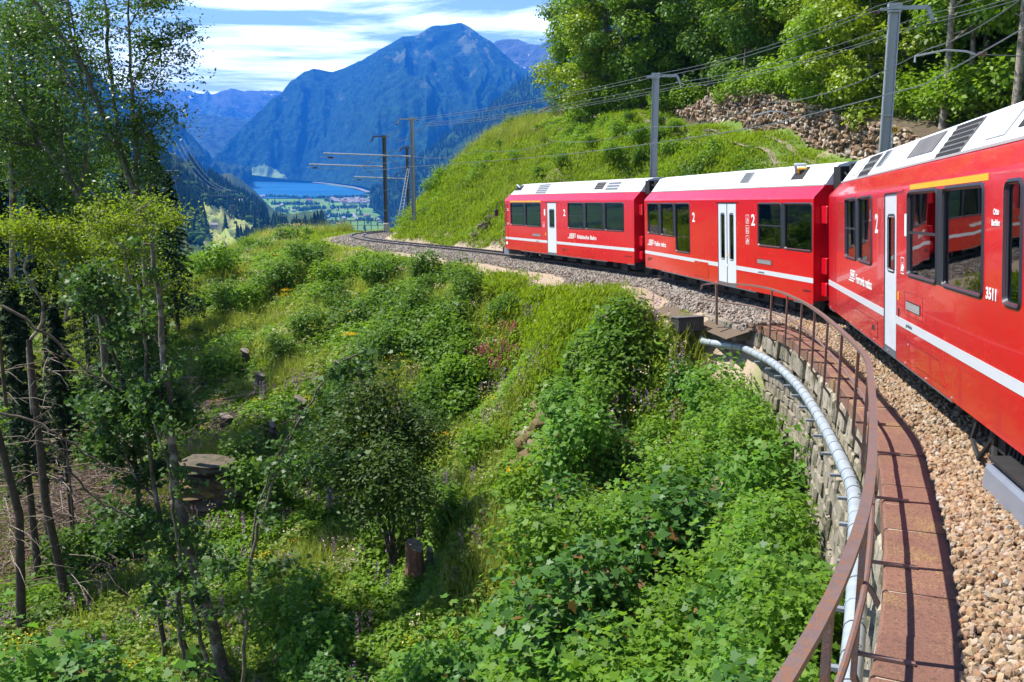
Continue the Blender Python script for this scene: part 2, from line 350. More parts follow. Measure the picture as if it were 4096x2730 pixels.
def ground(X, Y):
    X = np.atleast_1d(np.asarray(X, float)); Y = np.atleast_1d(np.asarray(Y, float)); sh = X.shape; x = X.ravel(); y = Y.ravel()
    s, off, zr = near(x, y); zl = fL(x, y); zrr = fR(x, y)
    w = np.where(s < 36, smooth(-1.75, -1.3, off), smooth(-3.2, -1.2, off)); z = zl * (1 - w) + zrr * w
    bed = zr - .42; k = smooth(2.9, 1.9, np.abs(off)) * (s < 140); k = np.where(s < 33, k * (off > -1.7), k); z = z * (1 - k) + bed * k
    rough = smooth(2.5, 6, np.abs(off)) * .8 + .05
    # keep the path in front of the wall level
    z = z + rough * (.45 * fbm(x, y, 7, 3, 3) + .16 * fbm(x, y, 1.8, 2, 9)) * np.where(path_mask(x, y) > .3, .15, 1)
    return z.reshape(sh)
_pc = WBP[:, :2] - WN * 1.5
def path_mask(x, y):
    d = np.full(len(x), 1e9)
    for a, b in zip(_pc[:-1], _pc[1:]):
        ab = b - a; t = np.clip(((x - a[0]) * ab[0] + (y - a[1]) * ab[1]) / (ab @ ab), 0, 1)
        d = np.minimum(d, np.hypot(x - a[0] - t * ab[0], y - a[1] - t * ab[1]))
    return smooth(2.7, 1.9, d)
# ------------------------------------------------------------ ground sheet (verges, banks, path)
def groundmat():
    m = NM('hillside_soil_and_turf'); p = m.pos(); n = m.noise(.55, 8, .65, p); n2 = m.noise(7, 5, .65, p)
    c = m.ramp(n, [(.30, (.06, .13, .01)), (.48, (.11, .21, .015)), (.60, (.15, .23, .025)), (.72, (.16, .20, .05))])
    c = m.mix(m.ramp(n2, [(.4, (0, 0, 0)), (.75, (.8, .8, .8))]), c, (.035, .05, .01))
    a = m.n('Attribute'); a.attribute_name = 'bare'; c = m.mix(a.outputs['Fac'], c, m.mix(n2, (.24, .18, .11), (.42, .34, .25)))
    a2 = m.n('Attribute'); a2.attribute_name = 'lawn'; c = m.mix(a2.outputs['Fac'], c, m.mix(m.math('MULTIPLY', m.math('ADD', n, n2), .5), (.045, .10, .006), (.14, .20, .022)))
    a3 = m.n('Attribute'); a3.attribute_name = 'humus'; c = m.mix(a3.outputs['Fac'], c, m.mix(n2, (.03, .019, .011), (.085, .055, .035)))
    return m.prin(c, .95, 0, m.bump(n2, .6, .08))
GX = np.arange(-112, 72, .62); GY = np.arange(-34, 150, .62)
gx, gy = np.meshgrid(GX, GY); gz = ground(gx, gy)
nx, ny = len(GX), len(GY); ii = (np.arange(ny - 1)[:, None] * nx + np.arange(nx - 1)[None]).ravel()
V = np.stack([gx.ravel(), gy.ravel(), gz.ravel()], 1)
me = np_mesh('hillside_ground', V, np.stack([ii, ii + 1, ii + nx + 1, ii + nx], 1), [groundmat()], smooth=True)
gs, goff, gzr = near(V[:, 0], V[:, 1])
def track_ruts(x, y):
    d = np.full(len(x), 1e9)
    for a, b in zip(_pc[:-1], _pc[1:]):
        ab = b - a; t = np.clip(((x - a[0]) * ab[0] + (y - a[1]) * ab[1]) / (ab @ ab), 0, 1); d = np.minimum(d, abs(np.hypot(x - a[0] - t * ab[0], y - a[1] - t * ab[1]) - .62))
    return smooth(.34, .1, d)
wob = .5 * fbm(V[:, 0], V[:, 1], 3, 2, 5)
bare = np.clip(smooth(4.3, 3.6, np.abs(goff) + wob) * ((gs > 33) | (goff > -2)), 0, 1)
bare = np.maximum(bare, .9 * smooth(6.5, 5, -goff + 2 * wob) * (gs > 78) * (gs < 112) * (goff < 0) * (vnoise(V[:, 0], V[:, 1], 2, 4) > .25))
bare = np.maximum(bare, smooth(.62, .75, vnoise(V[:, 0], V[:, 1], 2.2, 77)) * .8 * (goff > 3) * (gs > 24) * (goff < 12))
lawn = np.clip(np.maximum(smooth(7.5, 5.5, -goff + 3 * wob) * (goff < 0) * (gs > 40), path_mask(V[:, 0], V[:, 1])), 0, 1)
lawn = np.maximum(lawn, smooth(12, 8, goff + 2 * wob) * (goff > 0) * (gs > 58))
lawn = lawn * (1 - bare)
humus = np.maximum(smooth(-8, -13, V[:, 0] - 0.22 * (30 - V[:, 1])) * smooth(60, 50, V[:, 1]), smooth(14, 18, V[:, 0] * WN[0] + V[:, 1] * WN[1] - (WBP[3, :2] @ WN) + 13))
for nm, arr in (('bare', bare), ('lawn', lawn), ('humus', humus)):
    at_ = me.attributes.new(nm, 'FLOAT', 'POINT'); at_.data.foreach_set('value', arr.astype(np.float32))
tag(link('hillside_ground', me), kind='structure')
# bare wheel ruts of the farm track: two shallow gravel ribbons
mb = MB(); P = [WBP[0, :2] - WN * 1.5]
tt = np.linspace(0, _wd[-1], 60)
for sgn in (-.62, .62):
    c = np.array([[*(wall_foot(t)[:2] - WN * 1.5 + WN * sgn)] for t in tt]); z = ground(c[:, 0], c[:, 1]) + .045
    w = .16 + .09 * np.array([vnoise(np.array([t]), np.array([sgn]), 1.7, 3)[0] for t in tt])
    Vv = []; 
    for i in range(len(tt)): Vv += [(*(c[i] - WN * w[i]), z[i]), (*(c[i] + WN * w[i]), z[i])]
    mb.add(Vv, [(2 * i, 2 * i + 1, 2 * i + 3, 2 * i + 2) for i in range(len(tt) - 1)])
tag(mb.build('farm_path', [concrete('path_gravel', (.22, .18, .12), (.40, .34, .26), None, 3)]), kind='structure')

# ------------------------------------------------------------ scatter helper: points carry rotation, scale, proto index
PROTO = {}
def proto_collection(name, objs):
    c = bpy.data.collections.new(name)
    for i, o in enumerate(objs):
        o.name = '%s_%02d' % (name, i)
        c.objects.link(o)
    return c
def proto_obj(name, me): return bpy.data.objects.new(name, me)
def scatter(name, P, R, SCL, IDX, coll):
    me = bpy.data.meshes.new(name); n = len(P); me.vertices.add(n); me.vertices.foreach_set('co', np.asarray(P, np.float32).ravel())
    a = me.attributes.new('rot', 'FLOAT_VECTOR', 'POINT'); a.data.foreach_set('vector', np.asarray(R, np.float32).ravel())
    a = me.attributes.new('scl', 'FLOAT', 'POINT'); a.data.foreach_set('value', np.asarray(SCL, np.float32))
    a = me.attributes.new('idx', 'INT', 'POINT'); a.data.foreach_set('value', np.asarray(IDX, np.int32))
    o = link(name, me); g = bpy.data.node_groups.new(name, 'GeometryNodeTree')
    g.interface.new_socket('Geometry', in_out='INPUT', socket_type='NodeSocketGeometry'); g.interface.new_socket('Geometry', in_out='OUTPUT', socket_type='NodeSocketGeometry')
    gi = g.nodes.new('NodeGroupInput'); go = g.nodes.new('NodeGroupOutput')
    ip = g.nodes.new('GeometryNodeInstanceOnPoints'); ci = g.nodes.new('GeometryNodeCollectionInfo')
    ci.inputs['Collection'].default_value = coll; ci.inputs['Separate Children'].default_value = True; ci.inputs['Reset Children'].default_value = True
    def na(nm, ty):
        x = g.nodes.new('GeometryNodeInputNamedAttribute'); x.data_type = ty; x.inputs[0].default_value = nm; return x.outputs[0]
    g.links.new(gi.outputs[0], ip.inputs['Points']); g.links.new(ci.outputs[0], ip.inputs['Instance']); ip.inputs['Pick Instance'].default_value = True
    g.links.new(na('idx', 'INT'), ip.inputs['Instance Index']); g.links.new(na('rot', 'FLOAT_VECTOR'), ip.inputs['Rotation']); g.links.new(na('scl', 'FLOAT'), ip.inputs['Scale'])
    g.links.new(ip.outputs[0], go.inputs[0])
    md = o.modifiers.new('scatter', 'NODES'); md.node_group = g
    return tag(o, kind='stuff')

# ------------------------------------------------------------ ballast
def rockmesh(name, mat, flat=.6, sub=1, seed=0):
    r = np.random.default_rng(seed); bm = bmesh.new(); bmesh.ops.create_icosphere(bm, subdivisions=sub, radius=1)
    for v in bm.verts: v.co = Vector((v.co.x * r.uniform(.75, 1.3), v.co.y * r.uniform(.6, 1.0), v.co.z * flat * r.uniform(.8, 1.25)))
    me = bpy.data.meshes.new(name); bm.to_mesh(me); bm.free(); me.materials.append(mat); return me
tanp = proto_collection('ballast_stone_shapes', [proto_obj('ballast', rockmesh('ballast', M['gravel'], .65, 1, i)) for i in range(5)])
gryp = proto_collection('grey_ballast_shapes', [proto_obj('ballast', rockmesh('ballast', M['gravelgrey'], .65, 1, i + 9)) for i in range(5)])
def bed_z(off, s):  # ballast surface below rail head
    return np.where((s < 34) & (off < -1.15), -.15 - .07 * smooth(1.15, 1.6, -off), np.where(np.abs(off) < 1.15, -.15, -.15 - .1 * smooth(1.15, 1.75, np.abs(off)) - .45 * smooth(1.8, 2.9, np.abs(off)) * np.where((s < 33) & (off < 0), 0, 1)))
sarr = np.arange(-12, 122, .5); offs = np.array([-2.85, -2.3, -1.85, -1.2, -.5, 0, .5, 1.2, 1.85, 2.3, 2.85])
V = []
for s in sarr:
    o_ = offs.copy()
    if s < 34: o_ = np.maximum(o_, -1.66)
    V.append(tp(np.full(len(o_), s), o_, bed_z(o_, s) - .03))
V = np.vstack(V); k = len(offs); ii = (np.arange(len(sarr) - 1)[:, None] * k + np.arange(k - 1)[None]).ravel()
o = link('ballast_bed', np_mesh('ballast_bed', V, np.stack([ii, ii + k, ii + k + 1, ii + 1], 1), [M['gravelbase']], smooth=True)); tag(o, kind='structure')
def gravel(name, coll, n, s0, s1, o0, o1, size, pw=1.0):
    s = s0 + (s1 - s0) * rng.random(n) ** pw; o_ = o0 + (o1 - o0) * rng.random(n)
    keep = ~((np.abs(np.abs(o_) - .5) < .09)); 
    if name == 'path_edge_ballast': keep &= rng.random(n) < smooth(3.1, 2.2, np.abs(o_))
    s, o_ = s[keep], o_[keep]; n = len(s)
    P = tp(s, o_, bed_z(o_, s) + rng.uniform(-.02, .015, n))
    return scatter(name, P, rng.uniform(-3.1, 3.1, (n, 3)), size * rng.uniform(.5, 1.65, n), rng.integers(0, 5, n), coll)
gravel('near_ballast', tanp, 30000, 7.5, 18, -1.66, 1.6, .031)
gravel('middle_ballast', tanp, 24000, 18, 35, -1.66, 1.2, .033)
gravel('grey_verge_ballast', gryp, 26000, 33, 76, -2.45, 1.6, .042)
gravel('far_ballast', gryp, 12000, 72, 112, -2.75, 2.6, .06)

# ------------------------------------------------------------ rails and sleepers
tr = empty('railway_track', tp(20)); tag(tr, 'rusty single railway track curving over grey ballast ahead of the train', 'track')
ss = np.arange(-12, 122, .6)
for off in (-.5, .5):
    mb = MB(); P = tp(ss, off) - np.array(tr.location)
    mb.sweep(P, [(-.06, -.145), (.06, -.145), (.06, -.13), (.01, -.11), (.01, -.045), (.034, -.035), (.034, -.004), (-.034, -.004), (-.034, -.035), (-.01, -.045), (-.01, -.11), (-.06, -.13)])
    r = mb.build('rail', M['rail'], tr)
    mb = MB(); mb.sweep(P, [(-.03, -.003), (.03, -.003), (.026, .001), (-.026, .001)]); mb.build('rail_head', M['railtop'], r)
sl = MB(); sl.add([(-.95, -.11, -.22), (.95, -.11, -.22), (.95, .11, -.22), (-.95, .11, -.22), (-.9, -.08, -.13), (.9, -.08, -.13), (.9, .08, -.13), (-.9, .08, -.13)],
                  [(4, 5, 6, 7), (0, 1, 5, 4), (1, 2, 6, 5), (2, 3, 7, 6), (3, 0, 4, 7)])
s0 = sl.build('sleeper', M['sleeper'], tr)
for i, s in enumerate(np.arange(2, 120, .62)):
    q = s0 if i == 0 else s0.copy()
    if i: COL.objects.link(q)
    p = tp(s); t = tp(s + .1) - tp(s - .1); q.location = Vector(p) - tr.location; q.rotation_euler = (0, 0, math.atan2(t[1], t[0]) - math.pi / 2)

# ------------------------------------------------------------ viaduct wall with coping stones
wl = empty('viaduct_wall', tp(20, -2.1, -.5)); WO = np.array(wl.location); tag(wl, 'mossy granite retaining wall carrying the line beside the maple thicket', 'wall')
ss = np.arange(1.5, 35.6, .45)
mb = MB()
for s in ss: pass
def woff(d): return -2.06 - .07 * d
prof_d = [0, .6, 1.5, 3, 5, 8, 12]
V = []; 
for s in ss:
    for d in prof_d: V.append(tp(s, woff(d) + .16, -.5 - d))
V = np.array(V) - WO; k = len(prof_d)
F = [(i * k + j, i * k + j + 1, (i + 1) * k + j + 1, (i + 1) * k + j) for i in range(len(ss) - 1) for j in range(k - 1)]
mb.add(V, F)
E_ = [tp(35.2, o, z) - WO for o, z in ((-2.06, -.45), (-3.4, -.55), (-3.4, -2.5), (-2.1, -6))]
mb.build('wall_core', M['wall'], wl)
def stone(s, d, ln, h, mat, jit=.045, parent=wl, name='stone', proud=0.0):
    """one roughly squared stone in the wall face"""
    a = tp(s - ln / 2, 0, 0); r = rng
    J = [(r.uniform(-jit, jit), r.uniform(-jit, jit)) for _ in range(4)]; pz = r.uniform(-.012, .03); V = []
    for sc_, ex in ((1.0, .17), (1.0, .0), (.84, -.035)):
        for (sg, dg), (ja, jb) in zip(((-1, -1), (1, -1), (1, 1), (-1, 1)), J):
            dd = d + (dg * (h / 2 - .014) + jb) * sc_; sv = s + (sg * (ln / 2 - .014) + ja) * sc_; o_ = woff(dd) + ex - proud * (ex < .1) + (pz * sg + r.uniform(-.008, .008)) * (ex < .1); V.append(tp(sv, o_, -.5 - dd))
    V = np.array(V); F = [(8, 9, 10, 11)] + [(a + k, a + (k + 1) % 4, a + 4 + (k + 1) % 4, a + 4 + k) for a in (0, 4) for k in range(4)]
    return V, F
NST = 0; rest = MB()
ring_c = (28.6, 2.3)
cand = []
d = 0.0; row = 0
while d < 7.5:
    h = rng.uniform(.24, .42) if row else .42
    s = 5.0 + rng.uniform(0, .4)
    while s < 35.4:
        ln = rng.uniform(.35, .95) if row else rng.uniform(.3, .6)
        sc, dc = s + ln / 2, d + h / 2
        inn = math.hypot(sc - ring_c[0], max(ring_c[1] - dc, 0)) < .55 and dc < ring_c[1] + 1.2
        if not inn: cand.append((sc, dc, ln, h, row))
        s += ln
    d += h; row += 1
cand.sort(key=lambda q: (q[0] * .45 + q[1] * 2.2))
for i, (sc, dc, ln, h, row) in enumerate(cand):
    pr = rng.uniform(0, .06) + (.07 if (row == 0 and rng.random() < .5) else 0)
    Vv, Ff = stone(sc, dc, ln, h, None, proud=pr)
    if i < 300: MB().add(Vv - WO, Ff).build('stone', M['wallstone'] if (row < 2 and rng.random() < .8) or rng.random() < .25 else M['wall'], wl)
    else: rest.add(Vv - WO, Ff)
tag(rest.build('lower_stones', M['wall'], wl), kind='stuff')
for q in range(9):      # ring of the small arched drain
    a0, a1 = math.pi * q / 9, math.pi * (q + 1) / 9; V = []
    for o_ in (.0, .1):
        for rr, aa in ((.52, a0), (.52, a1), (.78, a1), (.78, a0)):
            dd = ring_c[1] - rr * math.sin(aa); V.append(tp(ring_c[0] - rr * math.cos(aa), woff(dd) - .07 + o_, -.5 - dd))
    MB().add(np.array(V) - WO, [(0, 1, 2, 3), (4, 7, 6, 5), (0, 4, 5, 1), (1, 5, 6, 2), (2, 6, 7, 3), (3, 7, 4, 0)]).build('arch_stone', M['wallstone'], wl)
s = 1.6; k = 0
while s < 34.2:
    ln = rng.uniform(.68, .92); n = 4; u = np.linspace(s + .007, min(s + ln, 34.4) - .007, n)
    mb = MB(); lz = rng.uniform(-.008, .008); ro = rng.uniform(-.012, .012)
    prof = [(-2.17 + ro, -.5), (-2.17 + ro, -.3), (-2.15 + ro, -.282), (-1.66, -.275), (-1.63, -.29), (-1.63, -.5)]
    V = []
    for q in u:
        for a, b in prof: V.append(tp(q, a + rng.uniform(-.004, .004), b + lz + (rng.uniform(-.004, .003))))
    kk = len(prof); F = [(i * kk + j, i * kk + (j + 1) % kk, (i + 1) * kk + (j + 1) % kk, (i + 1) * kk + j) for i in range(n - 1) for j in range(kk)]
    F += [tuple(range(kk))[::-1], tuple((n - 1) * kk + j for j in range(kk))]
    mb.add(np.array(V) - WO, F).build('coping_stone', M['coping'], wl)
    mo = MB(); V = [tp(s + dx, o_ , -.288 + .004 * (abs(dx) < .01)) for dx in (-.013, 0, .013) for o_ in (-2.14, -1.66)]
    if k: mo.add(np.array(V) - WO, [(0, 1, 3, 2), (2, 3, 5, 4)]).build('mortar_joint', M['mortar'], wl)
    s += ln; k += 1
# low mossy abutment block at the end of the coping
ab = empty('abutment_wall', tp(35, -2.4, -.5)); tag(ab, 'low mossy masonry abutment under the last railing post beside the black cable cover', 'wall'); AO = np.array(ab.location)
for rw, (z1, z0) in enumerate(((-.42, -.6), (-.61, -.86), (-.87, -1.2), (-1.21, -1.6))):
    s = 34.45
    while s < 36.6:
        ln = rng.uniform(.35, .6) if rw else 1.06
        o0 = -2.42 - .02 * rw - rng.uniform(0, .04); V = [tp(s + dx + .01, o_, z) for z in (z0, z1) for dx, o_ in ((0, o0), (ln - .02, o0), (ln - .02, -1.9), (0, -1.9))]
        MB().add(np.array(V) - AO, [(0, 3, 2, 1), (4, 5, 6, 7), (0, 1, 5, 4), (1, 2, 6, 5), (2, 3, 7, 6), (3, 0, 4, 7)]).build('stone', M['wall'], ab, bevel=.02)
        s += ln

# ------------------------------------------------------------ railing on the wall
rl = empty('viaduct_railing', tp(20, -2.33, 0)); RO = np.array(rl.location); tag(rl, 'rusty brown steel railing curving along the red coping of the viaduct', 'railing')
ps = [31.75 - 1.93 * k for k in range(15)]
def basis(s):
    t = tp(s + .05) - tp(s - .05); t[2] = 0; t /= np.linalg.norm(t); return t, np.array([t[1], -t[0], 0])
def ro_(s): return -2.33 + .0064 * np.clip(15 - np.asarray(s, float), 0, 8) ** 2
def bar(mb, P, w, th, tdir):
    """flat bar along P, width w along tdir, thickness th across"""
    P = np.asarray(P); V = []; n = len(P)
    for i in range(n):
        d = P[min(i + 1, n - 1)] - P[max(i - 1, 0)]; d /= np.linalg.norm(d); x = tdir / np.linalg.norm(tdir); y = np.cross(d, x); y /= np.linalg.norm(y)
        for a, b in ((-1, -1), (1, -1), (1, 1), (-1, 1)): V.append(P[i] + x * a * w / 2 + y * b * th / 2)
    F = [(i * 4 + j, i * 4 + (j + 1) % 4, (i + 1) * 4 + (j + 1) % 4, (i + 1) * 4 + j) for i in range(n - 1) for j in range(4)] + [(3, 2, 1, 0), tuple((n - 1) * 4 + j for j in range(4))]
    mb.add(V, F)
for s in ps:
    t, r = basis(s); mb = MB()
    ro = float(ro_(s)); P = [tp(s, ro, .70), tp(s, ro, .2), tp(s, min(ro, -2.25), -.42), tp(s, -2.25, -.52), tp(s, -2.10, -.80)]
    bar(mb, np.array(P) - RO, .055, .038, t); q = mb.build('post', M['railrust'], rl)
    mb = MB(); bar(mb, np.array([tp(s, -2.3, -.262), tp(s, -1.93, -.262)]) - RO, .032, .02, t); mb.build('anchor_bar', M['railrust'], q)
t, r = basis(35.1); mb = MB(); bar(mb, np.array([tp(35.1, -2.85, .66), tp(35.1, -2.8, -.45)]) - RO, .09, .05, t); mb.build('post', M['railrust'], rl)
sh = np.r_[np.linspace(1.0, 32.4, 60)]
P = np.vstack([tp(sh, ro_(sh), .735), tp(33.4, -2.42, .73), tp(34.4, -2.62, .70), tp(35.2, -2.87, .66), tp(35.55, -2.97, .63)]) - RO
mb = MB(); mb.sweep(P, [(-.034, -.02), (.034, -.02), (.034, .02), (-.034, .02)]); mb.sweep(np.vstack([P[-1], P[-1] + [-.12, .1, -.05], P[-1] + [-.14, .12, -.17]]), [(-.03, -.02), (.03, -.02), (.03, .02), (-.03, .02)]); mb.build('top_rail', M['railrust'], rl)
P = np.vstack([tp(sh, ro_(sh) + .03, .2), tp(33.4, -2.39, .2), tp(34.4, -2.60, .19), tp(35.3, -2.86, .18), tp(35.9, -3.05, .2)]) - RO
mb = MB(); mb.tube(P, .021, 8); mb.build('middle_rail', M['rail'] if 0 else M['railrust'], rl, smooth=True)

# ------------------------------------------------------------ zinc pipe along the wall, brackets and wire ties; black cover box
pp = empty('cable_pipe', tp(20, -2.34, -.95)); PO = np.array(pp.location); tag(pp, 'shiny zinc sheathed pipe strapped along the outside of the viaduct wall', 'pipe')
sp2 = np.linspace(2, 34.2, 60); PP = [tp(s, -2.36, -.98) for s in sp2] + [tp(34.9, -2.62, -1.0), tp(35.7, -2.98, -1.0), at(2800, 1345, 28.0), at(2752, 1333, 27.7)]
PP = np.array(PP); mb = MB(); mb.tube(PP - PO, .092, 12); mb.build('pipe_sheath', M['zinc'], pp, smooth=True)
dsp = np.r_[0, np.cumsum(np.linalg.norm(np.diff(PP, axis=0), axis=1))]
def on_pipe(d): return np.array([np.interp(d, dsp, PP[:, k]) for k in range(3)])
d = .4; i = 0
while d < dsp[-1] - .2:
    c = on_pipe(d); t = on_pipe(d + .05) - on_pipe(d - .05); t /= np.linalg.norm(t)
    if i % 5 == 4: w, rr, mt, nm = .03, .099, M['zinc'], 'sleeve_joint'
    else: w, rr, mt, nm = .008, .096, M['boxdark'], 'wire_tie'
    mb = MB(); mb.tube(np.array([c - t * w, c + t * w]) - PO, rr, 12); 
    if nm == 'wire_tie':
        up = np.array([0, 0, 1.]); sd_ = np.cross(t, up); a = c + up * .1 + sd_ * .03 - PO
        mb.tube([a, a + np.array([.03, -.02, .02]), a + np.array([.0, .03, .035]), a + np.array([.02, .05, .01])], .005, 4)
    mb.build(nm, mt, pp); d += rng.uniform(.42, .56); i += 1
for s in np.arange(5, 33, 1.3):
    mb = MB(); t, r = basis(s); c = tp(s, -2.30, -1.11) - PO; mb.obox(c, r * .24, t * .03, np.array([0, 0, .018])); mb.obox(tp(s, -2.16, -.93) - PO, r * .012, t * .015, np.array([0, 0, .17])); mb.build('bracket', M['steel'], pp)
bx = empty('cable_cover_box', at(2700, 1325, 27.6)); tag(bx, 'black box cover over the end of the zinc pipe beside the ballast', 'cover box'); B0 = np.array(bx.location)
q0, q1, q2, q3 = at(2695, 1279, 27.3), at(2806, 1273, 28.0), at(2774, 1262, 28.9), at(2692, 1281, 27.9)
cx_ = np.array([.36, .02, .02]); cy_ = np.array([-.04, .45, -.06]); mb = MB(); c = at(2748, 1297, 27.9) - B0
mb.obox(c, cx_, cy_, np.array([0, 0, .2])); mb.build('cover', M['boxdark'], bx, bevel=.02)
mb = MB(); mb.obox(c + np.array([0, 0, .215]), cx_ * 1.06, cy_ * 1.06, np.array([0, 0, .012])); mb.build('lid', M['roof_grey'], bx)
# ------------------------------------------------------------ catenary masts, arms, wires
def mast(base, top_z, w, armdir, label, mat, footing=True, arms=None, armlen=.8):
    b = Vector(base); o = empty('catenary_mast', b); tag(o, label, 'mast', 'catenary masts beside the track')
    h = top_z - b.z; mb = MB(); hw = w / 2
    # H section: two flanges and a web
    a = np.array([*armdir, 0.]); a /= np.linalg.norm(a); t = np.array([-a[1], a[0], 0])
    mb.obox((0, 0, h / 2), t * hw, a * .018, (0, 0, h / 2)) ; mb.v[-1] += a * hw * .92
    mb.obox((0, 0, h / 2), t * hw, a * .018, (0, 0, h / 2)) ; mb.v[-1] -= a * hw * .92
    mb.obox((0, 0, h / 2), t * .02, a * (hw * .92 - .018), (0, 0, h / 2 - .01))
    mb.build('pole', mat, o)
    mb = MB(); mb.obox((0, 0, h + .02), t * hw * 1.2, a * hw * 1.3, (0, 0, .09)); mb.obox((0, 0, h - .12), t * hw * 1.15, a * hw * 1.2, (0, 0, .03)); mb.build('cap', mat, o)
    mb = MB(); e = a * (armlen + hw); mb.obox((a * (armlen / 2 + hw)) + np.array([0, 0, h - .02]), a * armlen / 2, t * .05, (0, 0, .06)); 
    q = e + np.array([0, 0, h]); mb.obox(q + a * .08 + np.array([0, 0, -.22]), a * .09 + np.array([0, 0, -.2]), t * .05, a * .05 + np.array([0, 0, .025])); mb.build('cross_arm', mat, o)
    mb = MB(); mb.obox(-a * (hw + .12) + np.array([0, 0, h - .05]), a * .14, t * .04, (0, 0, .04)); mb.build('bracket', mat, o)
    for ln in (h * .15, h * .38, h * .62): 
        mb = MB(); mb.obox((0, 0, ln), t * hw * 1.04, a * hw * 1.04, (0, 0, .022)); mb.build('band', M['steel'], o)
    for pt in (e + a * .2 + np.array([0, 0, h - .42]), -a * (hw + .3) + np.array([0, 0, h - .12])):
        mb = MB(); 
        for k in range(4): mb.tube([pt + t * (.05 + k * .09), pt + t * (.05 + k * .09 + .05)], [.05, .03], 8)
        mb.tube([pt - t * .1, pt + t * .5], .014, 5); mb.build('insulator', M['insul'], o, smooth=True)
    if footing:
        mb = MB(); f = hw * 2.3; mb.add([(-f, -f, -1.9), (f, -f, -1.9), (f, f, -1.9), (-f, f, -1.9), (-f * .75, -f * .75, 0), (f * .75, -f * .75, 0), (f * .75, f * .75, 0), (-f * .75, f * .75, 0)], [(4, 5, 6, 7), (0, 1, 5, 4), (1, 2, 6, 5), (2, 3, 7, 6), (3, 0, 4, 7)])
        mb.build('concrete_footing', M['footing'], o, bevel=.04)
    return o
def cantilever(o, root, tip, r=.045):
    """long horizontal tube arm over the track, with strut, insulator and contact wire holder"""
    root = np.array(root); tip = np.array(tip); B = np.array(o.location); d = tip - root; ln = np.linalg.norm(d); d = d / ln; up = np.array([0, 0, 1.])
    mb = MB(); mb.tube(np.array([root, tip]) - B, r, 8); mb.build('cantilever_arm', M['steel'], o, smooth=True)
    mb = MB(); mb.tube(np.array([root + up * 1.0, root + d * ln * .33 + up * .04]) - B, .02, 5); mb.tube(np.array([root - up * 1.6, root + d * ln * .3 - up * .04]) - B, .02, 5); mb.build('strut', M['mastdark'], o)
    h = tip - d * .7 - up * .32; mb = MB(); mb.tube(np.array([tip - d * .15, h + up * .05, h]) - B, .018, 5); mb.tube(np.array([h, h + d * .0 + d * 2.0 + up * .02 - d * 1.0, h - d * 1.9 - up * .02, h - d * 2.2 + up * .1]) - B, .02, 5); mb.build('steady_arm', M['steel'], o)
    mb = MB(); mb.tube(np.array([h - d * .1, h + d * .35]) - B, .07, 8); mb.build('insulator', M['insul'], o, smooth=True)
b3 = at(3520, 850, 31.5); b3 = np.array([b3[0], b3[1], ground(b3[0], b3[1])[0] + .3]); t3 = at(3552, 30, 31.5)
m3 = mast(b3, t3[2], .30, (.93, -.2), 'tall grey steel mast nearest the camera, behind the roof of the nearest carriage', M['steel'])
b2 = at(2608, 900, 46.6); b2 = np.array([b2[0], b2[1], ground(b2[0], b2[1])[0] + .3]); t2 = at(2637, 303, 46.6)
m2 = mast(b2, t2[2], .30, (.93, -.2), 'grey steel mast rising behind the gap between the far and middle carriages', M['steel'])
b1 = at(1656, 897, 79); t1 = at(1657, 476, 79)
m1 = mast(b1, t1[2], .27, (-.97, .1), 'grey mast on a pale concrete footing at the foot of the green bank', M['steel'], armlen=.85)
cantilever(m1, at(1650, 627, 79) , at(1293, 614, 79.5), .06)
b4 = at(1545, 893, 94); t4 = at(1548, 546, 94)
m4 = mast(b4, t4[2], .30, (-.97, .1), 'dark mast standing left of the concrete footed mast on the curve', M['mastdark'], armlen=.85)
cantilever(m4, at(1540, 668, 94), at(1236, 658, 94.5), .07)
b5 = at(1634, 850, 112); t5 = at(1635, 592, 112)
m5 = mast(b5, t5[2], .28, (-.97, .1), 'farthest dark mast with a slanting white ladder prop beside it', M['mastdark'], footing=False, armlen=.5)
cantilever(m5, at(1622, 716, 112), at(1416, 708, 112.5), .07)
mb = MB(); B5 = np.array(m5.location)
pa, pb = at(1634, 674, 111) - B5, at(1602, 862, 109) - B5
for dx in (-.16, .16): mb.tube([pa + [dx * .6, 0, 0], pb + [dx * 1.3, 0, 0]], .035, 5)
for k in range(14):
    q = pa + (pb - pa) * (k + .5) / 14; mb.tube([q - [.2, 0, 0], q + [.2, 0, 0]], .02, 4)
mb.build('ladder_prop', M['zinc'], m5)
def wire(P, label, r=.011, sag=0.0, n=14, name='overhead_wire', grp='overhead wires above the train'):
    P = np.asarray(P, float); out = []
    for a, b in zip(P[:-1], P[1:]):
        for k in range(n):
            t = k / n; out.append(a * (1 - t) + b * t - np.array([0, 0, sag * 4 * t * (1 - t)]))
    out.append(P[-1]); c = P[len(P) // 2].copy(); mb = MB(); mb.tube(np.array(out) - c, r, 4, cap=False); o = mb.build(name, M['wire'])
    o.location = c; tag(o, label, 'wire', grp); return o
A3 = np.array([.98, -.2, 0])
far = np.array([3, 135, -1.0])
def topw(offs3, dz):
    p3 = t3 + A3 * offs3 + [0, 0, dz]; p2 = t2 + A3 * offs3 + [0, 0, dz]; p1 = t1 + np.array([-.97, .1, 0]) * (-offs3) * .9 + [0, 0, dz]; p4 = t4 + np.array([-.97, .1, 0]) * (-offs3) * .9 + [0, 0, dz]
    p0 = np.array([13.2 + offs3 * .9, 14.5, 5.0 + dz]); return [p0, p3, p2, p1, p4]
for k, (oo, dz) in enumerate(((-.42, -.12), (-.30, .04), (1.0, -.55), (1.15, -.42), (.92, -.3))):
    wire(topw(oo, dz), ('thin feeder wire strung between the mast tops', ) [0], .012, .25)
cw_s = [-6, 8, 19.0, 29.5, 40, 50, 60, 70, 80, 90, 100]
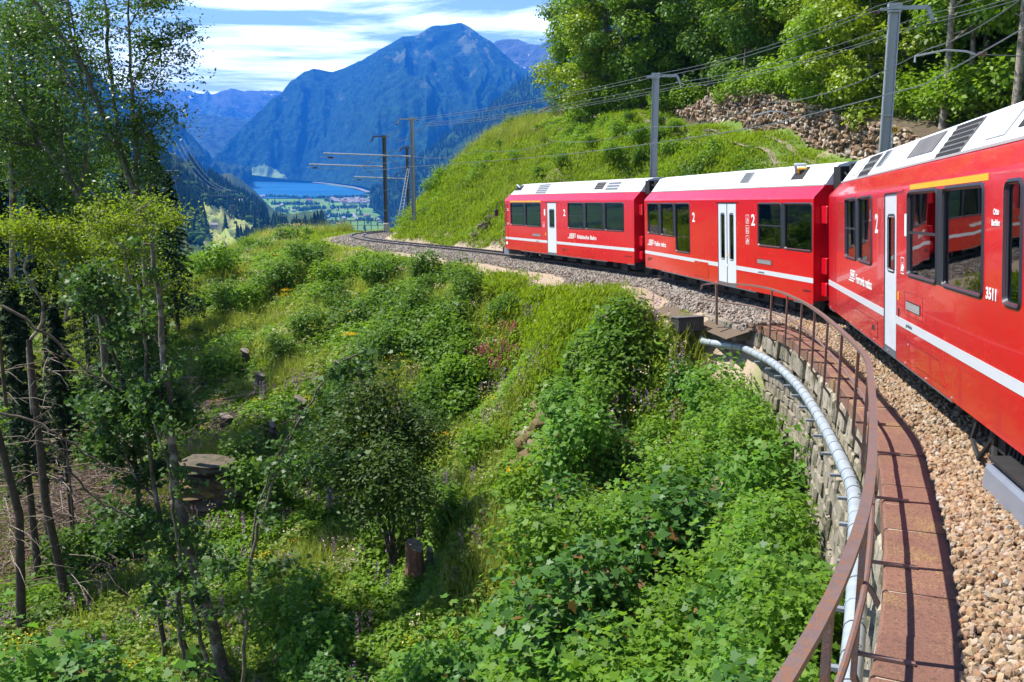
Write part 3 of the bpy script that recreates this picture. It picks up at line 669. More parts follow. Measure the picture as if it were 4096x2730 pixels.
CW = [tp(s, .15 if s < 70 else -.2, 5.2) for s in cw_s]; MW = [tp(s, .15, 5.9) for s in cw_s]
wire(CW, 'contact wire running above the roofs of the red train', .013, .02, 6)
wire(MW, 'messenger wire hung just above the contact wire of the track', .011, .28, 6)
p3a = np.array([b3[0], b3[1], 0]) + [-.3, 0, at(3490, 424, 31)[2]]
def pulloff(a0, a1, tgt, label):
    c = np.array(a0, float); o = empty('steady_arm', c); tag(o, label, 'steady arm', 'curve pull-off arms'); e = np.array(a1) - c
    mb = MB(); mb.tube([np.array([0, 0, -.12]), np.array([0, 0, .0]), e * .5 + [0, 0, .1], e * .85 + [0, 0, .06], e], .022, 6); mb.build('curved_tube', M['steel'], o, smooth=True)
    mb = MB(); mb.tube([e, np.array(tgt) - c], .009, 4); mb.build('pull_wire', M['wire'], o)
    mb = MB(); mb.tube([e * 1.04, e * 1.1, e * 1.16], [.03, .055, .03], 8); mb.build('insulator', M['insul'], o, smooth=True); return o
pulloff(at(3015, 462, 30.5), at(3148, 456, 30.5), p3a, 'curved tubular arm pulling the wire over the middle carriage')
pulloff(at(3661, 225, 20.5), at(3900, 218, 20.5), (14.5, 20, 1.4), 'curved tubular arm pulling the wire high over the nearest carriage')

# ------------------------------------------------------------ train
def car_matrix(a, X, Z):
    X = Vector(X).normalized(); Z = Vector(Z); Z = (Z - X * Z.dot(X)).normalized(); Y = Z.cross(X)
    m = Matrix((X, Y, Z)).transposed().to_4x4(); m.translation = Vector(a); return m
CARS = [((-0.453, 54.042, -6.187), (0.3402, -0.9385, 0.0584), (-0.0236, 0.0535, 0.9983), 15.6),
        ((5.189, 38.509, -5.244), (0.1418, -0.988, 0.0614), (-0.0387, 0.0565, 0.9977), 14.85),
        ((7.412, 22.997, -4.24), (-0.1913, -0.9789, 0.0721), (-0.0399, 0.0811, 0.9959), 16.2)]
ZB, ZC, ZR, ZT = .50, 2.95, 3.27, 3.74
YC = 1.325
def wall_cells(mb, x0, x1, z0, z1, holes, y, flip=False, m=0):
    xs = sorted({x0, x1} | {h[0] for h in holes} | {h[1] for h in holes}); zs = sorted({z0, z1} | {h[2] for h in holes} | {h[3] for h in holes})
    for i in range(len(xs) - 1):
        for j in range(len(zs) - 1):
            cx, cz = (xs[i] + xs[i + 1]) / 2, (zs[j] + zs[j + 1]) / 2
            if any(h[0] < cx < h[1] and h[2] < cz < h[3] for h in holes): continue
            q = [(xs[i], y, zs[j]), (xs[i + 1], y, zs[j]), (xs[i + 1], y, zs[j + 1]), (xs[i], y, zs[j + 1])]
            mb.add(q, [(3, 2, 1, 0) if flip else (0, 1, 2, 3)], m)
def rr_loop(x0, x1, z0, z1, r, n=4):
    P = []
    for cx, cz, a0 in ((x1 - r, z1 - r, 0), (x0 + r, z1 - r, 90), (x0 + r, z0 + r, 180), (x1 - r, z0 + r, 270)):
        for k in range(n + 1):
            a = math.radians(a0 + 90 * k / n); P.append((cx + r * math.cos(a), cz + r * math.sin(a)))
    return P
def frame_mesh(x0, x1, z0, z1, w, r, y, d=.022, sgn=1):
    """rounded rubber frame standing proud of the side; sgn -1 for the camera side"""
    o = rr_loop(x0, x1, z0, z1, r); i = rr_loop(x0 + w, x1 - w, z0 + w, z1 - w, max(r - w, .02)); m_ = rr_loop(x0 + w * .45, x1 - w * .45, z0 + w * .45, z1 - w * .45, max(r - w * .45, .03))
    n = len(o); V = [(a, y, b) for a, b in o] + [(a, y - d, b) for a, b in m_] + [(a, y + .03, b) for a, b in i]
    return V, [(k, (k + 1) % n, n + (k + 1) % n, n + k) for k in range(n)] + [(n + k, n + (k + 1) % n, 2 * n + (k + 1) % n, 2 * n + k) for k in range(n)]
def text(parent, body, x, z, h, width=None, mat='letter', y=-.006, name='lettering', bold=.02, sk=0):
    cu = bpy.data.curves.new(name, 'FONT'); cu.body = body; cu.size = h / .72; cu.offset = bold * h; cu.extrude = .0015; cu.shear = sk
    cu.resolution_u = 3; cu.materials.append(M[mat]); o = bpy.data.objects.new('tmp_text', cu); COL.objects.link(o); o.parent = parent
    o.rotation_euler = (math.pi / 2, 0, 0); o.location = (x, y, z)
    if width:
        bpy.context.view_layer.update(); w0 = o.dimensions[0] or 1; o.scale = (width / w0, 1, 1)
    dg = bpy.context.evaluated_depsgraph_get(); me = bpy.data.meshes.new_from_object(o.evaluated_get(dg)); q = link(name, me, parent)
    q.rotation_euler = o.rotation_euler; q.location = o.location; q.scale = o.scale; bpy.data.objects.remove(o); return q
def window(parent, x0, x1, z0=1.68, z1=2.87, bar_z=None, y=0.0, far=False, w=.065, r=.11):
    wn = MB(); V, F = frame_mesh(x0, x1, z0, z1, w, r, 0)
    wn.add(V, F); fr = wn.build('window_frame', M['rubber'], parent, smooth=True)
    g = MB().add([(x0 + w * .6, .02, z0 + w * .6), (x1 - w * .6, .02, z0 + w * .6), (x1 - w * .6, .02, z1 - w * .6), (x0 + w * .6, .02, z1 - w * .6)], [(0, 1, 2, 3)]).build('pane', M['glass'], fr)
    if bar_z: MB().box((x0 + w, -.008, bar_z - .016), (x1 - w, .015, bar_z + .016)).build('bar', M['rubber'], fr)
    if far:
        fr.matrix_local = Matrix(((1, 0, 0, 0), (0, -1, 0, y), (0, 0, 1, 0), (0, 0, 0, 1)))
    return fr
def door(parent, x0, x1, z0, wins, leaves=1):
    hole = []
    for a, b, c, d in wins: hole.append((a + .05, b - .05, c + .05, d - .05))
    mb = MB(); wall_cells(mb, x0, x1, z0, 2.85, hole, .012); wall_cells(mb, x0, x1, z0, 2.85, hole, .05, True)
    if leaves == 2:
        for h in []: pass
    dr = mb.build('door', M['white_door'], parent)
    for a, b, c, d in wins:
        V, F = frame_mesh(a, b, c, d, .05, .1, .012, .012); fr = MB().add(V, F).build('door_window_frame', M['rubber'], dr, smooth=True)
        MB().add([(a + .03, .03, c + .03), (b - .03, .03, c + .03), (b - .03, .03, d - .03), (a + .03, .03, d - .03)], [(0, 1, 2, 3)]).build('door_pane', M['glass'], dr)
    g = MB(); g.box((x0 - .012, -.001, z0), (x0 + .006, .03, 2.86)); g.box((x1 - .006, -.001, z0), (x1 + .012, .03, 2.86)); g.box((x0, -.001, 2.85), (x1, .03, 2.87))
    if leaves == 2: g.box(((x0 + x1) / 2 - .011, .0, z0), ((x0 + x1) / 2 + .011, .03, 2.85))
    g.build('door_seal', M['rubber'], dr); return dr
def carriage(ci, label, wins, doors, bogies, skirts, L, ends):
    a, X, Z, _ = CARS[ci]; o = empty('railway_carriage'); o.matrix_world = car_matrix(a, X, Z)
    tag(o, label, 'carriage', 'red carriages of the train')
    holes = []
    for w in wins: holes.append((w[0] + .05, w[1] - .05, w[2] + .05, w[3] - .05))
    for d in doors: holes.append((d[0], d[1], d[2], 2.85))
    nose0, nose1 = ends          # x where the full section starts / ends
    mb = MB(); wall_cells(mb, nose0, nose1, ZB, ZC, holes, 0.0)
    hole2 = [(w[0] + .05, w[1] - .05, w[2] + .05, w[3] - .05) for w in wins if w[3] - w[2] < 1.4]
    wall_cells(mb, nose0, nose1, ZB, ZC, hole2, 2 * YC, True); wall_cells(mb, nose0, nose1, 1.2, ZC, holes, .075, True, 1); wall_cells(mb, nose0, nose1, 1.2, ZC, hole2, 2 * YC - .07, False, 1)
    # chamfered eaves and roof shoulder
    for s_ in (0, 1):
        f = (lambda y: 2 * YC - y) if s_ else (lambda y: y)
        P = [(0, ZC - .0), (.018, ZC + .05), (.295, ZR)]
        for (ya, za), (yb, zb) in zip(P[:-1], P[1:]):
            q = [(nose0, f(ya), za), (nose1, f(ya), za), (nose1, f(yb), zb), (nose0, f(yb), zb)]; mb.add(q, [(3, 2, 1, 0) if s_ else (0, 1, 2, 3)])
    for x, s_ in ((nose0, 0), (nose1, 1)):
        pr = [(0, ZB), (0, ZC), (.295, ZR), (2 * YC - .295, ZR), (2 * YC, ZC), (2 * YC, ZB)]
        if (x == nose0 and ci == 0): continue
        mb.add([(x, y, z) for y, z in pr], [tuple(range(6)) if s_ else tuple(range(6))[::-1]])
    mb.add([(nose0, .08, 1.15), (nose1, .08, 1.15), (nose1, 2.57, 1.15), (nose0, 2.57, 1.15)], [(0, 1, 2, 3), (3, 2, 1, 0)], 2)
    mb.add([(nose0, .1, 3.0), (nose1, .1, 3.0), (nose1, 2.55, 3.0), (nose0, 2.55, 3.0)], [(3, 2, 1, 0)], 1)
    mb.add([(nose0, .0, ZB), (nose1, .0, ZB), (nose1, 2.65, ZB), (nose0, 2.65, ZB)], [(3, 2, 1, 0)], 2)
    body = mb.build('body', [M['redbody'], M['ceil'], M['dark']], o)
    for w in wins:
        window(o, w[0], w[1], w[2], w[3], w[4] if len(w) > 4 else None)
        if w[3] - w[2] < 1.4: window(o, w[0], w[1], w[2], w[3], None, 2 * YC, True)
    for d in doors: door(o, d[0], d[1], d[2], d[3], d[4])
    # bands between neighbouring windows
    sw = sorted(wins)
    for p, q in zip(sw[:-1], sw[1:]):
        if 0 < q[0] - p[1] < .42: MB().box((p[1] - .06, -.006, 1.70), (q[0] + .06, .01, 2.85)).build('window_band', M['rubber'], o)
    for x in np.arange(nose0 + 1.9, nose1 - .5, 3.7):
        if not any(h[0] - .1 < x < h[1] + .1 for h in holes): MB().box((x, -.0012, ZB + .01), (x + .007, .001, .93)).build('panel_seam', M['dark'], o)
    # light stripe, broken at the doors
    xs = [nose0] + [v for d in sorted(doors) for v in (d[0] - .012, d[1] + .012)] + [nose1]
    for k in range(0, len(xs), 2):
        g = MB().box((xs[k], -.0035, .935), (xs[k + 1], .001, 1.057)).build('stripe', M['stripe'], o)
    for x0, x1 in skirts: MB().box((x0, .004, .385), (x1, .04, ZB - .002)).build('skirt', M['skirt'], o)
    for x0, x1 in skirts:
        for x in np.arange(x0 + .3, x1, 1.4): MB().tube([(x, .001, .445), (x, -.012, .445)], .016, 6).build('bolt', M['zinc'], o)
    # roof
    mb = MB(); r0, r1 = nose0 + (.15 if ci == 0 else .02), nose1 - .02; c0 = .55 if ci == 0 else 0
    pr = [(.29, ZR), (.64, ZT), (.9, ZT + .06), (1.325, ZT + .08), (1.75, ZT + .06), (2.01, ZT), (2.36, ZR)]
    V = [(r0 + (c0 * (0 if z == ZR else 1)), y, z) for y, z in pr] + [(r1, y, z) for y, z in pr]; n = len(pr)
    mb.add(V, [(i, i + n, i + n + 1, i + 1) for i in range(n - 1)] + [tuple(range(n)), tuple(range(n, 2 * n))[::-1]])
    mb.build('roof', M['white_roof'], o)
    MB().box((r0, .27, ZR - .012), (r1, .30, ZR + .02)).build('roof_gutter', M['roof_mid'], o)
    for bx0 in bogies:
        bg_ = MB(); bg_.box((bx0 - 1.25, .22, .22), (bx0 + 1.25, .38, .48)); bg_.box((bx0 - 1.25, 2.27, .22), (bx0 + 1.25, 2.43, .48)); bg_.box((bx0 - .35, .3, .2), (bx0 + .35, 2.3, .45)); bg_.box((bx0 - .25, .12, .16), (bx0 + .3, .24, .42))
        for x in (bx0 - .85, bx0 + .85):
            bg_.box((x - .17, .13, .2), (x + .17, .24, .44)); bg_.tube([(x + .3, .18, .5), (x + .34, .16, .2)], .03, 5)
        bo = bg_.build('bogie', M['dark'], o)
        for x in (bx0 - .95, bx0 + .95):
            for y in (.74, 1.80):
                w_ = MB(); w_.tube([(x, y - .05, .33), (x, y + .02, .33)], .345, 18); w_.tube([(x, y + .02, .33), (x, y + .05, .33)], .37, 18); w_.tube([(x, y - .09, .33), (x, y - .04, .33)], .09, 10); w_.build('wheel', M['mastdark'], bo, smooth=True)
    x = max(b for b in bogies) ; u = MB()
    for k in range(5):
        xx = min(bogies) + 1.9 + k * (abs(bogies[1] - bogies[0]) - 3.4) / 5; u.box((xx, .3, .16), (xx + 1.0, 1.1, .47))
    u.build('underfloor_box', M['dark'], o)
    seat = MB(); seat.box((-.24, .12, 1.15), (.22, 1.05, 1.6)); seat.box((.16, .12, 1.5), (.26, 1.05, 2.25)); s0 = seat.build('seat', M['seat'], o); s0.location = (nose0 + 1.7, 0, 0); i = 0
    for x in np.arange(nose0 + 1.7, nose1 - .8, .95):
        if any(d[0] - .5 < x < d[1] + .5 for d in doors): continue
        for yy in (0, 1.48):
            if i: c = s0.copy(); COL.objects.link(c); c.location = (x, yy, 0)
            i += 1
    return o
def roof_panel(o, x0, x1, t0, t1, mat, slats=0, name='roof_panel'):
    """panel lying on the slanted roof shoulder; t runs 0 (gutter) .. 1 (ridge)"""
    n = np.array([0, -.47, .35]); n /= np.linalg.norm(n)
    def P(x, t, e): return np.array([x, .295 + .345 * t, 3.27 + .47 * t]) + n * e
    mb = MB(); V = [P(x0, t0, .003), P(x1, t0, .003), P(x1, t1, .003), P(x0, t1, .003), P(x0, t0, .016), P(x1, t0, .016), P(x1, t1, .016), P(x0, t1, .016)]
    mb.add(V, [(4, 5, 6, 7), (0, 1, 5, 4), (1, 2, 6, 5), (2, 3, 7, 6), (3, 0, 4, 7)]); q = mb.build(name, M[mat], o)
    if slats:
        sm = MB()
        for k in range(slats):
            t = t0 + (t1 - t0) * (k + .5) / slats; h = (t1 - t0) / slats * .28; sm.add([P(x0 + .04, t - h, .017), P(x1 - .04, t - h, .017), P(x1 - .04, t + h, .03), P(x0 + .04, t + h, .03)], [(0, 1, 2, 3)])
        sm.build('grille_slats', M['dark' if mat != 'roof_mid' else 'skirt'], q)
    return q
def vent(o, x0, x1):
    MB().box((x0, -.006, 1.215), (x1, .004, 1.345)).build('vent', M['rubber'], o)
    mb = MB(); [mb.box((x0 + .02, -.012, 1.228 + k * .022), (x1 - .02, -.004, 1.239 + k * .022)) for k in range(5)]; mb.build('vent_grille', M['roof_mid'], o)
    for (xa, xb, za, zb) in ((x0 - .14, x1 + .14, 1.465, 1.468), (x0 - .14, x1 + .14, 1.145, 1.148), (x0 - .14, x0 - .136, 1.145, 1.468), (x1 + .136, x1 + .14, 1.145, 1.468)): MB().box((xa, -.002, za), (xb, .001, zb)).build('panel_line', M['dark'], o)
def hatch_panel(o, x0, x1, z1=.775, slope=.35, left=False):
    """lower maintenance flap: thin raised sheet with a joint round it"""
    pts = [(x0, ZB + .01), (x1 + (0 if left else slope * .0), ZB + .01), (x1 - slope, z1), (x0, z1)] if not left else [(x0, ZB + .01), (x1, ZB + .01), (x1, z1), (x0 + slope, z1)]
    c = np.mean(pts, axis=0); g = [(c[0] + (p[0] - c[0]) * (1 + .016), c[1] + (p[1] - c[1]) * 1.06) for p in pts]
    MB().add([(a, -.0012, b) for a, b in g], [(0, 1, 2, 3)]).build('flap_joint', M['dark'], o)
    V = [(a, -.0015, b) for a, b in pts] + [(a, -.006, b) for a, b in pts]; MB().add(V, [(4, 5, 6, 7), (0, 1, 5, 4), (1, 2, 6, 5), (2, 3, 7, 6), (3, 0, 4, 7)]).build('side_flap', M['red'], o)
    MB().tube([(x0 + .4, -.005, z1 - .04), (x0 + .4, -.014, z1 - .04)], .016, 6).build('bolt', M['zinc'], o)
def logo(o, x, z, k=1.0):
    """operator's slanted emblem: open speed-line box with its letters"""
    mb = MB(); y = -.006
    def bar_(pts): mb.add([(x + a * k, y, z + b * k) for a, b in pts] , [tuple(range(len(pts)))])
    bar_([(.22, .185), (.86, .185), (.86, .215), (.26, .215)]); bar_([(.16, .06), (.20, .06), (.30, .215), (.24, .215)]); bar_([(.0, .0), (.66, .0), (.68, .03), (.02, .03)])
    bar_([(.16, .05), (.80, .05), (.80, .075), (.17, .075)]); bar_([(.78, .05), (.82, .05), (.86, .12), (.86, .2), (.82, .2), (.82, .12)]); mb.build('emblem', M['letter'], o)
    text(o, 'RhB', x + .3 * k, z + .095 * k, .075 * k, .42 * k, bold=.05)
def pictogram(o, x, z, kind):
    mb = MB(); w, h, t = .24, .24, .012; y = -.005
    for (a, b, c, d) in ((0, w, 0, t), (0, w, h - t, h), (0, t, 0, h), (w - t, w, 0, h)): mb.box((x + a, y, z + c), (x + b, y + .003, z + d))
    P = {'chair': [((.11, .19), (.11, .11)), ((.11, .11), (.17, .11)), ((.17, .11), (.19, .05))], 'pram': [((.06, .15), (.17, .15)), ((.06, .15), (.06, .08)), ((.17, .19), (.17, .08)), ((.06, .08), (.17, .08)), ((.08, .19), (.08, .15))],
         'bike': [((.07, .08), (.12, .14)), ((.12, .14), (.17, .08)), ((.07, .08), (.12, .08)), ((.1, .16), (.14, .16))]}[kind]
    for (a, b), (c, d) in P: mb.tube([(x + a, y, z + b), (x + c, y, z + d)], .007, 4)
    for cx in ((.11,) if kind == 'chair' else (.065, .175)):
        cz = .075 if kind != 'pram' else .05; rr = .05 if kind == 'chair' else .034 if kind == 'bike' else .018; A = [(x + cx + rr * math.cos(q * math.pi / 5), y, z + cz + rr * math.sin(q * math.pi / 5)) for q in range(11)]; mb.tube(A, .006, 4)
    mb.build('pictogram', M['letter'], o)
def gangway(o, x, d):
    """black bellows and red damper blocks at a carriage end; d = -1 / +1 outward"""
    mb = MB()
    for k in range(5): mb.box((min(x, x + d * .1) + d * .09 * k, .55 + (k % 2) * .05, .95), (max(x, x + d * .1) + d * .09 * k - d * .02, 2.1 - (k % 2) * .05, 3.1 - (k % 2) * .05))
    mb.build('gangway_bellows', M['rubber'], o)
    for z0, z1 in ((2.35, 2.78), (1.15, 1.55), (.62, .95)):
        b = MB(); b.box((min(x, x + d * .3), .18, z0), (max(x, x + d * .3), .44, z1)); b.build('damper_block', M['red'], o, bevel=.02)
    b = MB(); b.box((min(x, x + d * .35), .5, ZR - .1), (max(x, x + d * .35), 2.1, ZT - .05)); 
    for k in range(4): b.tube([(x, .6 + k * .15, ZR + .2), (x + d * .25, .6 + k * .15, ZR + .33), (x + d * .5, .6 + k * .15, ZR + .2)], .025, 6)
    b.build('roof_cables', M['dark'], o)
    b = MB(); b.tube([(x, .5, .7), (x + d * .2, .45, .35), (x + d * .45, .5, .45)], .03, 6); b.tube([(x, .7, .7), (x + d * .2, .65, .3), (x + d * .45, .7, .45)], .03, 6); b.build('jumper_cable', M['dark'], o)

# far carriage: driving end at x<0
W1 = [(1.27, 3.30, 1.68, 2.87, 2.27), (3.50, 5.60, 1.66, 2.87), (8.95, 10.70, 1.68, 2.87, 2.27), (10.93, 12.72, 1.68, 2.87), (12.92, 14.72, 1.68, 2.87)]
c1 = carriage(0, 'farthest red carriage leading round the curve, with driving cab, mirror and snow plough', W1, [(6.43, 7.55, .42, [(6.66, 7.32, 1.66, 2.56)], 1)], (3.05, 14.55 - .1), [(2.75, 13.1), (14.95, 15.6)], 15.6, (.35, 15.6))
# cab nose
mb = MB(); lo_ = [(.35, 0), (-.35, .33), (-.62, .8), (-.62, 1.85), (-.35, 2.32), (.35, 2.65)]
hi = [(.35, 0), (-.12, .33), (-.3, .8), (-.3, 1.85), (-.12, 2.32), (.35, 2.65)]; rf = [(.35, .295), (.30, .45), (.22, .85), (.22, 1.8), (.30, 2.2), (.35, 2.355)]
n = 6
V = [(x, y, ZB) for x, y in lo_] + [(x, y, 1.72) for x, y in lo_] + [(x, y, ZC) for x, y in hi] + [(x, y, ZR) for x, y in rf]
F = [(k * n + i, (k + 1) * n + i, (k + 1) * n + i + 1, k * n + i + 1) for k in range(3) for i in range(n - 1)] + [tuple(range(n)), tuple(range(3 * n, 4 * n))[::-1]]
mb.add(V, F); mb.build('cab_nose', M['red'], c1)
MB().add([(-.63, .82, 1.74), (-.63, 1.83, 1.74), (-.32, 1.83, 2.85), (-.32, .82, 2.85)], [(0, 1, 2, 3), (3, 2, 1, 0)]).build('windscreen', M['glass'], c1)
MB().add([(-.32, .30, 1.70), (-.32, .32, 2.88), (-.27, .27, 2.88), (-.29, .27, 1.70)], [(0, 1, 2, 3), (3, 2, 1, 0)]).build('windscreen_edge', M['rubber'], c1)
mb = MB(); mb.tube([(-.1, .05, 2.9), (-.42, -.12, 2.86), (-.42, -.2, 2.5)], .018, 5); mb.build('mirror_arm', M['rubber'], c1); MB().box((-.5, -.3, 2.15), (-.38, -.1, 2.5)).build('mirror', M['rubber'], c1, bevel=.03)
mb = MB(); mb.add([(-.45, .1, .1), (-1.0, .75, .08), (-1.0, 1.9, .08), (-.45, 2.55, .1), (-.35, .1, .5), (-.7, .75, .5), (-.7, 1.9, .5), (-.35, 2.55, .5)], [(0, 1, 5, 4), (1, 2, 6, 5), (2, 3, 7, 6), (4, 5, 1, 0), (5, 6, 2, 1), (6, 7, 3, 2)]); mb.box((-.4, .15, .12), (.5, 2.5, .46)); mb.build('snow_plough', M['plough'], c1)
MB().add([(-.33, .31, .936), (-.33, .31, 1.058), (.35, -.004, 1.058), (.35, -.004, .936)], [(0, 1, 2, 3), (3, 2, 1, 0)]).build('nose_stripe', M['stripe'], c1)
window(c1, .40, .66, 1.66, 2.82, w=.05, r=.09)
for x in (.37, .84): MB().box((x, -.008, ZB + .1), (x + .018, .001, 2.9)).build('handrail', M['dark'], c1)
MB().box((.5, -.006, .66), (.75, -.001, .80)).build('headboard', M['letter'], c1)
for x0, x1, t0, t1, mt, sl_, in ((.78, 1.75, .44, 1.0, 'dark', 0), (4.05, 5.5, .06, 1.0, 'roof_mid', 5), (6.42, 8.28, .40, 1.0, 'roof_mid', 0), (10.96, 11.86, .29, .93, 'roof_grey', 4), (12.14, 13.38, .16, .9, 'roof_mid', 3), (10.2, 10.85, .5, .85, 'white_roof', 0)): roof_panel(c1, x0, x1, t0, t1, mt, sl_)
MB().tube([(1.0, .5, 3.6), (1.25, .42, 3.78), (1.5, .5, 3.62)], .05, 6).build('roof_pipe', M['zinc'], c1)
MB().box((1.2, -.004, 2.885), (5.62, .001, 2.955)).build('yellow_band', M['yellow'], c1)
text(c1, '1', 5.86, 2.255, .30, .15, bold=.03); text(c1, '2', 8.43, 2.255, .30, .26, bold=.03); text(c1, 'Otto\nBarblan', .72, 2.52, .055, .32); text(c1, '3511', .68, 1.72, .10, .34)
logo(c1, 8.92, 1.25, 1.05); text(c1, 'Rhätische Bahn', 9.98, 1.27, .17, 2.05, bold=.03); vent(c1, 4.45, 5.55); pictogram(c1, 5.86, 1.68, 'bike')
text(c1, 'ABe 8/12  3511', 14.75, .70, .045, .65, 'dark'); text(c1, 'graubünden', 4.9, .965, .045, .45, 'skirt')
MB().box((6.15, -.01, 1.30), (6.25, .0, 1.42)).build('door_button', M['yellow'], c1)
MB().box((6.0, -.015, 2.88), (8.05, .0, 2.90)).build('rain_strip', M['red'], c1)
hatch_panel(c1, 2.75, 5.7, .775, .3, True); hatch_panel(c1, 8.2, 11.75, .775, .4)
MB().box((8.35, -.008, .66), (8.65, -.002, .74)).build('slot', M['dark'], c1)
for a in ((14.98, 15.02), (15.40, 15.44)): MB().box((a[0] + .08, -.003, 1.42), (a[0] + .084, .001, 2.6)).build('hatch_line', M['dark'], c1)
gangway(c1, 15.6, 1)
MB().tube([(15.6, .32, .72), (15.7, .32, .72)], .06, 10).build('tail_lamp', M['letter'], c1)
# middle carriage
W2 = [(.42, 1.92, 1.70, 2.87), (2.17, 3.72, 1.68, 2.87), (3.92, 5.50, 1.17, 2.87), (11.36, 12.98, 1.68, 2.87, 2.26), (13.15, 14.80, 1.67, 2.87)]
c2 = carriage(1, 'middle red carriage with white double doors and plain white roof', W2, [(8.20, 9.72, .42, [(8.40, 8.76, 1.16, 2.57), (9.14, 9.50, 1.16, 2.57)], 2)], (2.3, 12.5), [(.05, .95), (2.1, 11.2), (13.7, 14.8)], 14.85, (0, 14.85))
text(c2, '2', 5.76, 2.255, .30, .27, bold=.03); text(c2, '2', 10.90, 2.245, .31, .27, bold=.03); logo(c2, .36, 1.28, .97); text(c2, 'Viafier retica', 1.3, 1.29, .17, 1.48, bold=.03)
pictogram(c2, 10.50, 2.29, 'chair'); pictogram(c2, 10.50, 2.0, 'pram'); pictogram(c2, 10.50, 1.71, 'bike'); vent(c2, 11.33, 12.32)
MB().box((8.02, -.02, 2.885), (9.95, .0, 2.905)).build('rain_strip', M['red'], c2); text(c2, 'B 35611', 14.28, .70, .06, .42, 'dark'); text(c2, 'ABe 3511\nRhB 2', .35, .76, .05, .6, 'dark'); text(c2, 'graubünden', 11.4, .965, .05, .42, 'skirt')
roof_panel(c2, 8.96, 9.72, .31, .93, 'roof_mid', 9); roof_panel(c2, 12.58, 13.30, .36, 1.0, 'dark', 0)
for a, b, c in ((5.7, 7.4, 'white_roof'), (7.9, 8.6, 'white_roof')): roof_panel(c2, a, b, .42, .9, c)
MB().tube([(12.75, .5, 3.62), (12.85, .42, 3.82), (13.1, .6, 3.8)], .045, 6).build('roof_pipe', M['zinc'], c2); MB().tube([(12.9, .5, 3.6), (13.0, .45, 3.72), (13.15, .6, 3.7)], .035, 6).build('roof_cable', M['yellow'], c2)
for x in (.4, 1.0, 1.7, 2.4, 3.1, 3.8, 4.6, 5.4, 6.1, 7.0, 7.6, 10.2, 10.9, 11.6, 12.3, 12.6, 13.6, 14.3): MB().tube([(x, .34, 3.33), (x, .33, 3.345)], .018, 5).build('roof_bolt', M['dark'], c2)
for x in (5.2, 7.7, 10.1): MB().box((x, .30, 3.29), (x + .01, .305, 3.3)).build('seam', M['dark'], c2)
hatch_panel(c2, 5.95, 7.3, .99, .01); MB().box((8.95, -.004, .98), (9.02, .008, 1.06)).build('door_button', M['letter'], c2); MB().box((8.97, -.004, 1.28), (9.03, .008, 1.36)).build('door_button', M['yellow'], c2)
gangway(c2, 14.85, 1); gangway(c2, 0, -1)
# nearest carriage
W3 = [(2.88, 4.45, 1.67, 2.88, 2.28), (4.72, 6.28, 1.67, 2.88), (9.40, 11.28, 1.68, 2.875, 2.30), (11.55, 13.38, 1.68, 2.875), (14.08, 14.66, 1.68, 2.875)]
c3 = carriage(2, 'nearest red carriage numbered 3511 with yellow first class band', W3, [(7.50, 8.56, .41, [(7.73, 8.36, 1.66, 2.56)], 1)], (2.3, 13.5), [(.05, .95), (3.4, 12.1)], 16.2, (0, 16.2))
MB().box((9.55, -.004, 2.885), (13.52, .001, 2.955)).build('yellow_band', M['yellow'], c3)
for x0, x1, t0, t1, mt, sl_, in ((1.0, 1.95, .19, .86, 'roof_mid', 0), (2.30, 3.65, .01, .92, 'roof_grey', 3), (4.1, 4.75, .3, .9, 'roof_mid', 8), (5.1, 5.4, .3, .85, 'letter', 0), (7.12, 9.0, .31, .9, 'roof_grey', 0), (9.62, 11.0, .0, .92, 'roof_grey', 6), (11.95, 12.7, .2, .8, 'roof_mid', 0), (13.05, 13.6, .3, .9, 'dark', 0)): roof_panel(c3, x0, x1, t0, t1, mt, sl_)
text(c3, '2', 6.62, 2.255, .31, .30, bold=.03); text(c3, '1', 8.98, 2.255, .31, .17, bold=.03); text(c3, 'Otto', 13.72, 2.545, .06, .19, bold=.03); text(c3, 'Barblan', 13.66, 2.44, .06, .28, bold=.03); text(c3, '3511', 13.49, 1.715, .115, .37, bold=.04)
logo(c3, 3.42, 1.26, 1.05); text(c3, 'Ferrovia retica', 4.42, 1.27, .17, 1.85, bold=.03); vent(c3, 9.33, 10.30); pictogram(c3, 8.93, 1.70, 'bike')
text(c3, 'graubünden', 9.35, .975, .05, .42, 'skirt')
MB().box((7.55, -.018, 2.88), (9.1, .0, 2.90)).build('rain_strip', M['red'], c3); hatch_panel(c3, 4.0, 6.9, .775, .01); hatch_panel(c3, 9.12, 11.8, .775, .42)
MB().box((6.35, -.008, .60), (6.62, -.002, .69)).build('slot', M['dark'], c3)
MB().box((8.72, -.01, 1.30), (8.80, .0, 1.42)).build('door_button', M['yellow'], c3); MB().box((8.72, -.006, 1.06), (8.80, .0, 1.18)).build('emergency_handle', M['dark'], c3)
for a, b, c, d in ((.62, .626, 1.15, 2.65), (1.3, 1.306, 1.15, 2.65), (.62, 1.3, 2.645, 2.65), (.62, 1.3, 1.15, 1.155)): MB().box((a, -.002, c), (b, .001, d)).build('hatch_line', M['dark'], c3)
gangway(c3, 0, -1)
mb = MB(); mb.tube([(13.0, .1, .5), (12.95, .02, .15), (13.3, .0, .02), (13.5, .1, .3)], .03, 6); mb.tube([(13.6, .1, .5), (13.5, .1, .2), (13.7, .05, .0)], .035, 6)
for k in range(5): mb.tube([(14.1 + k * .1, .15, .5), (14.0 + k * .12, .1, .2), (14.3 + k * .1, .12, .0)], .022, 5)
mb.box((13.3, .1, .1), (13.5, .3, .5)); mb.build('hose', M['dark'], c3)
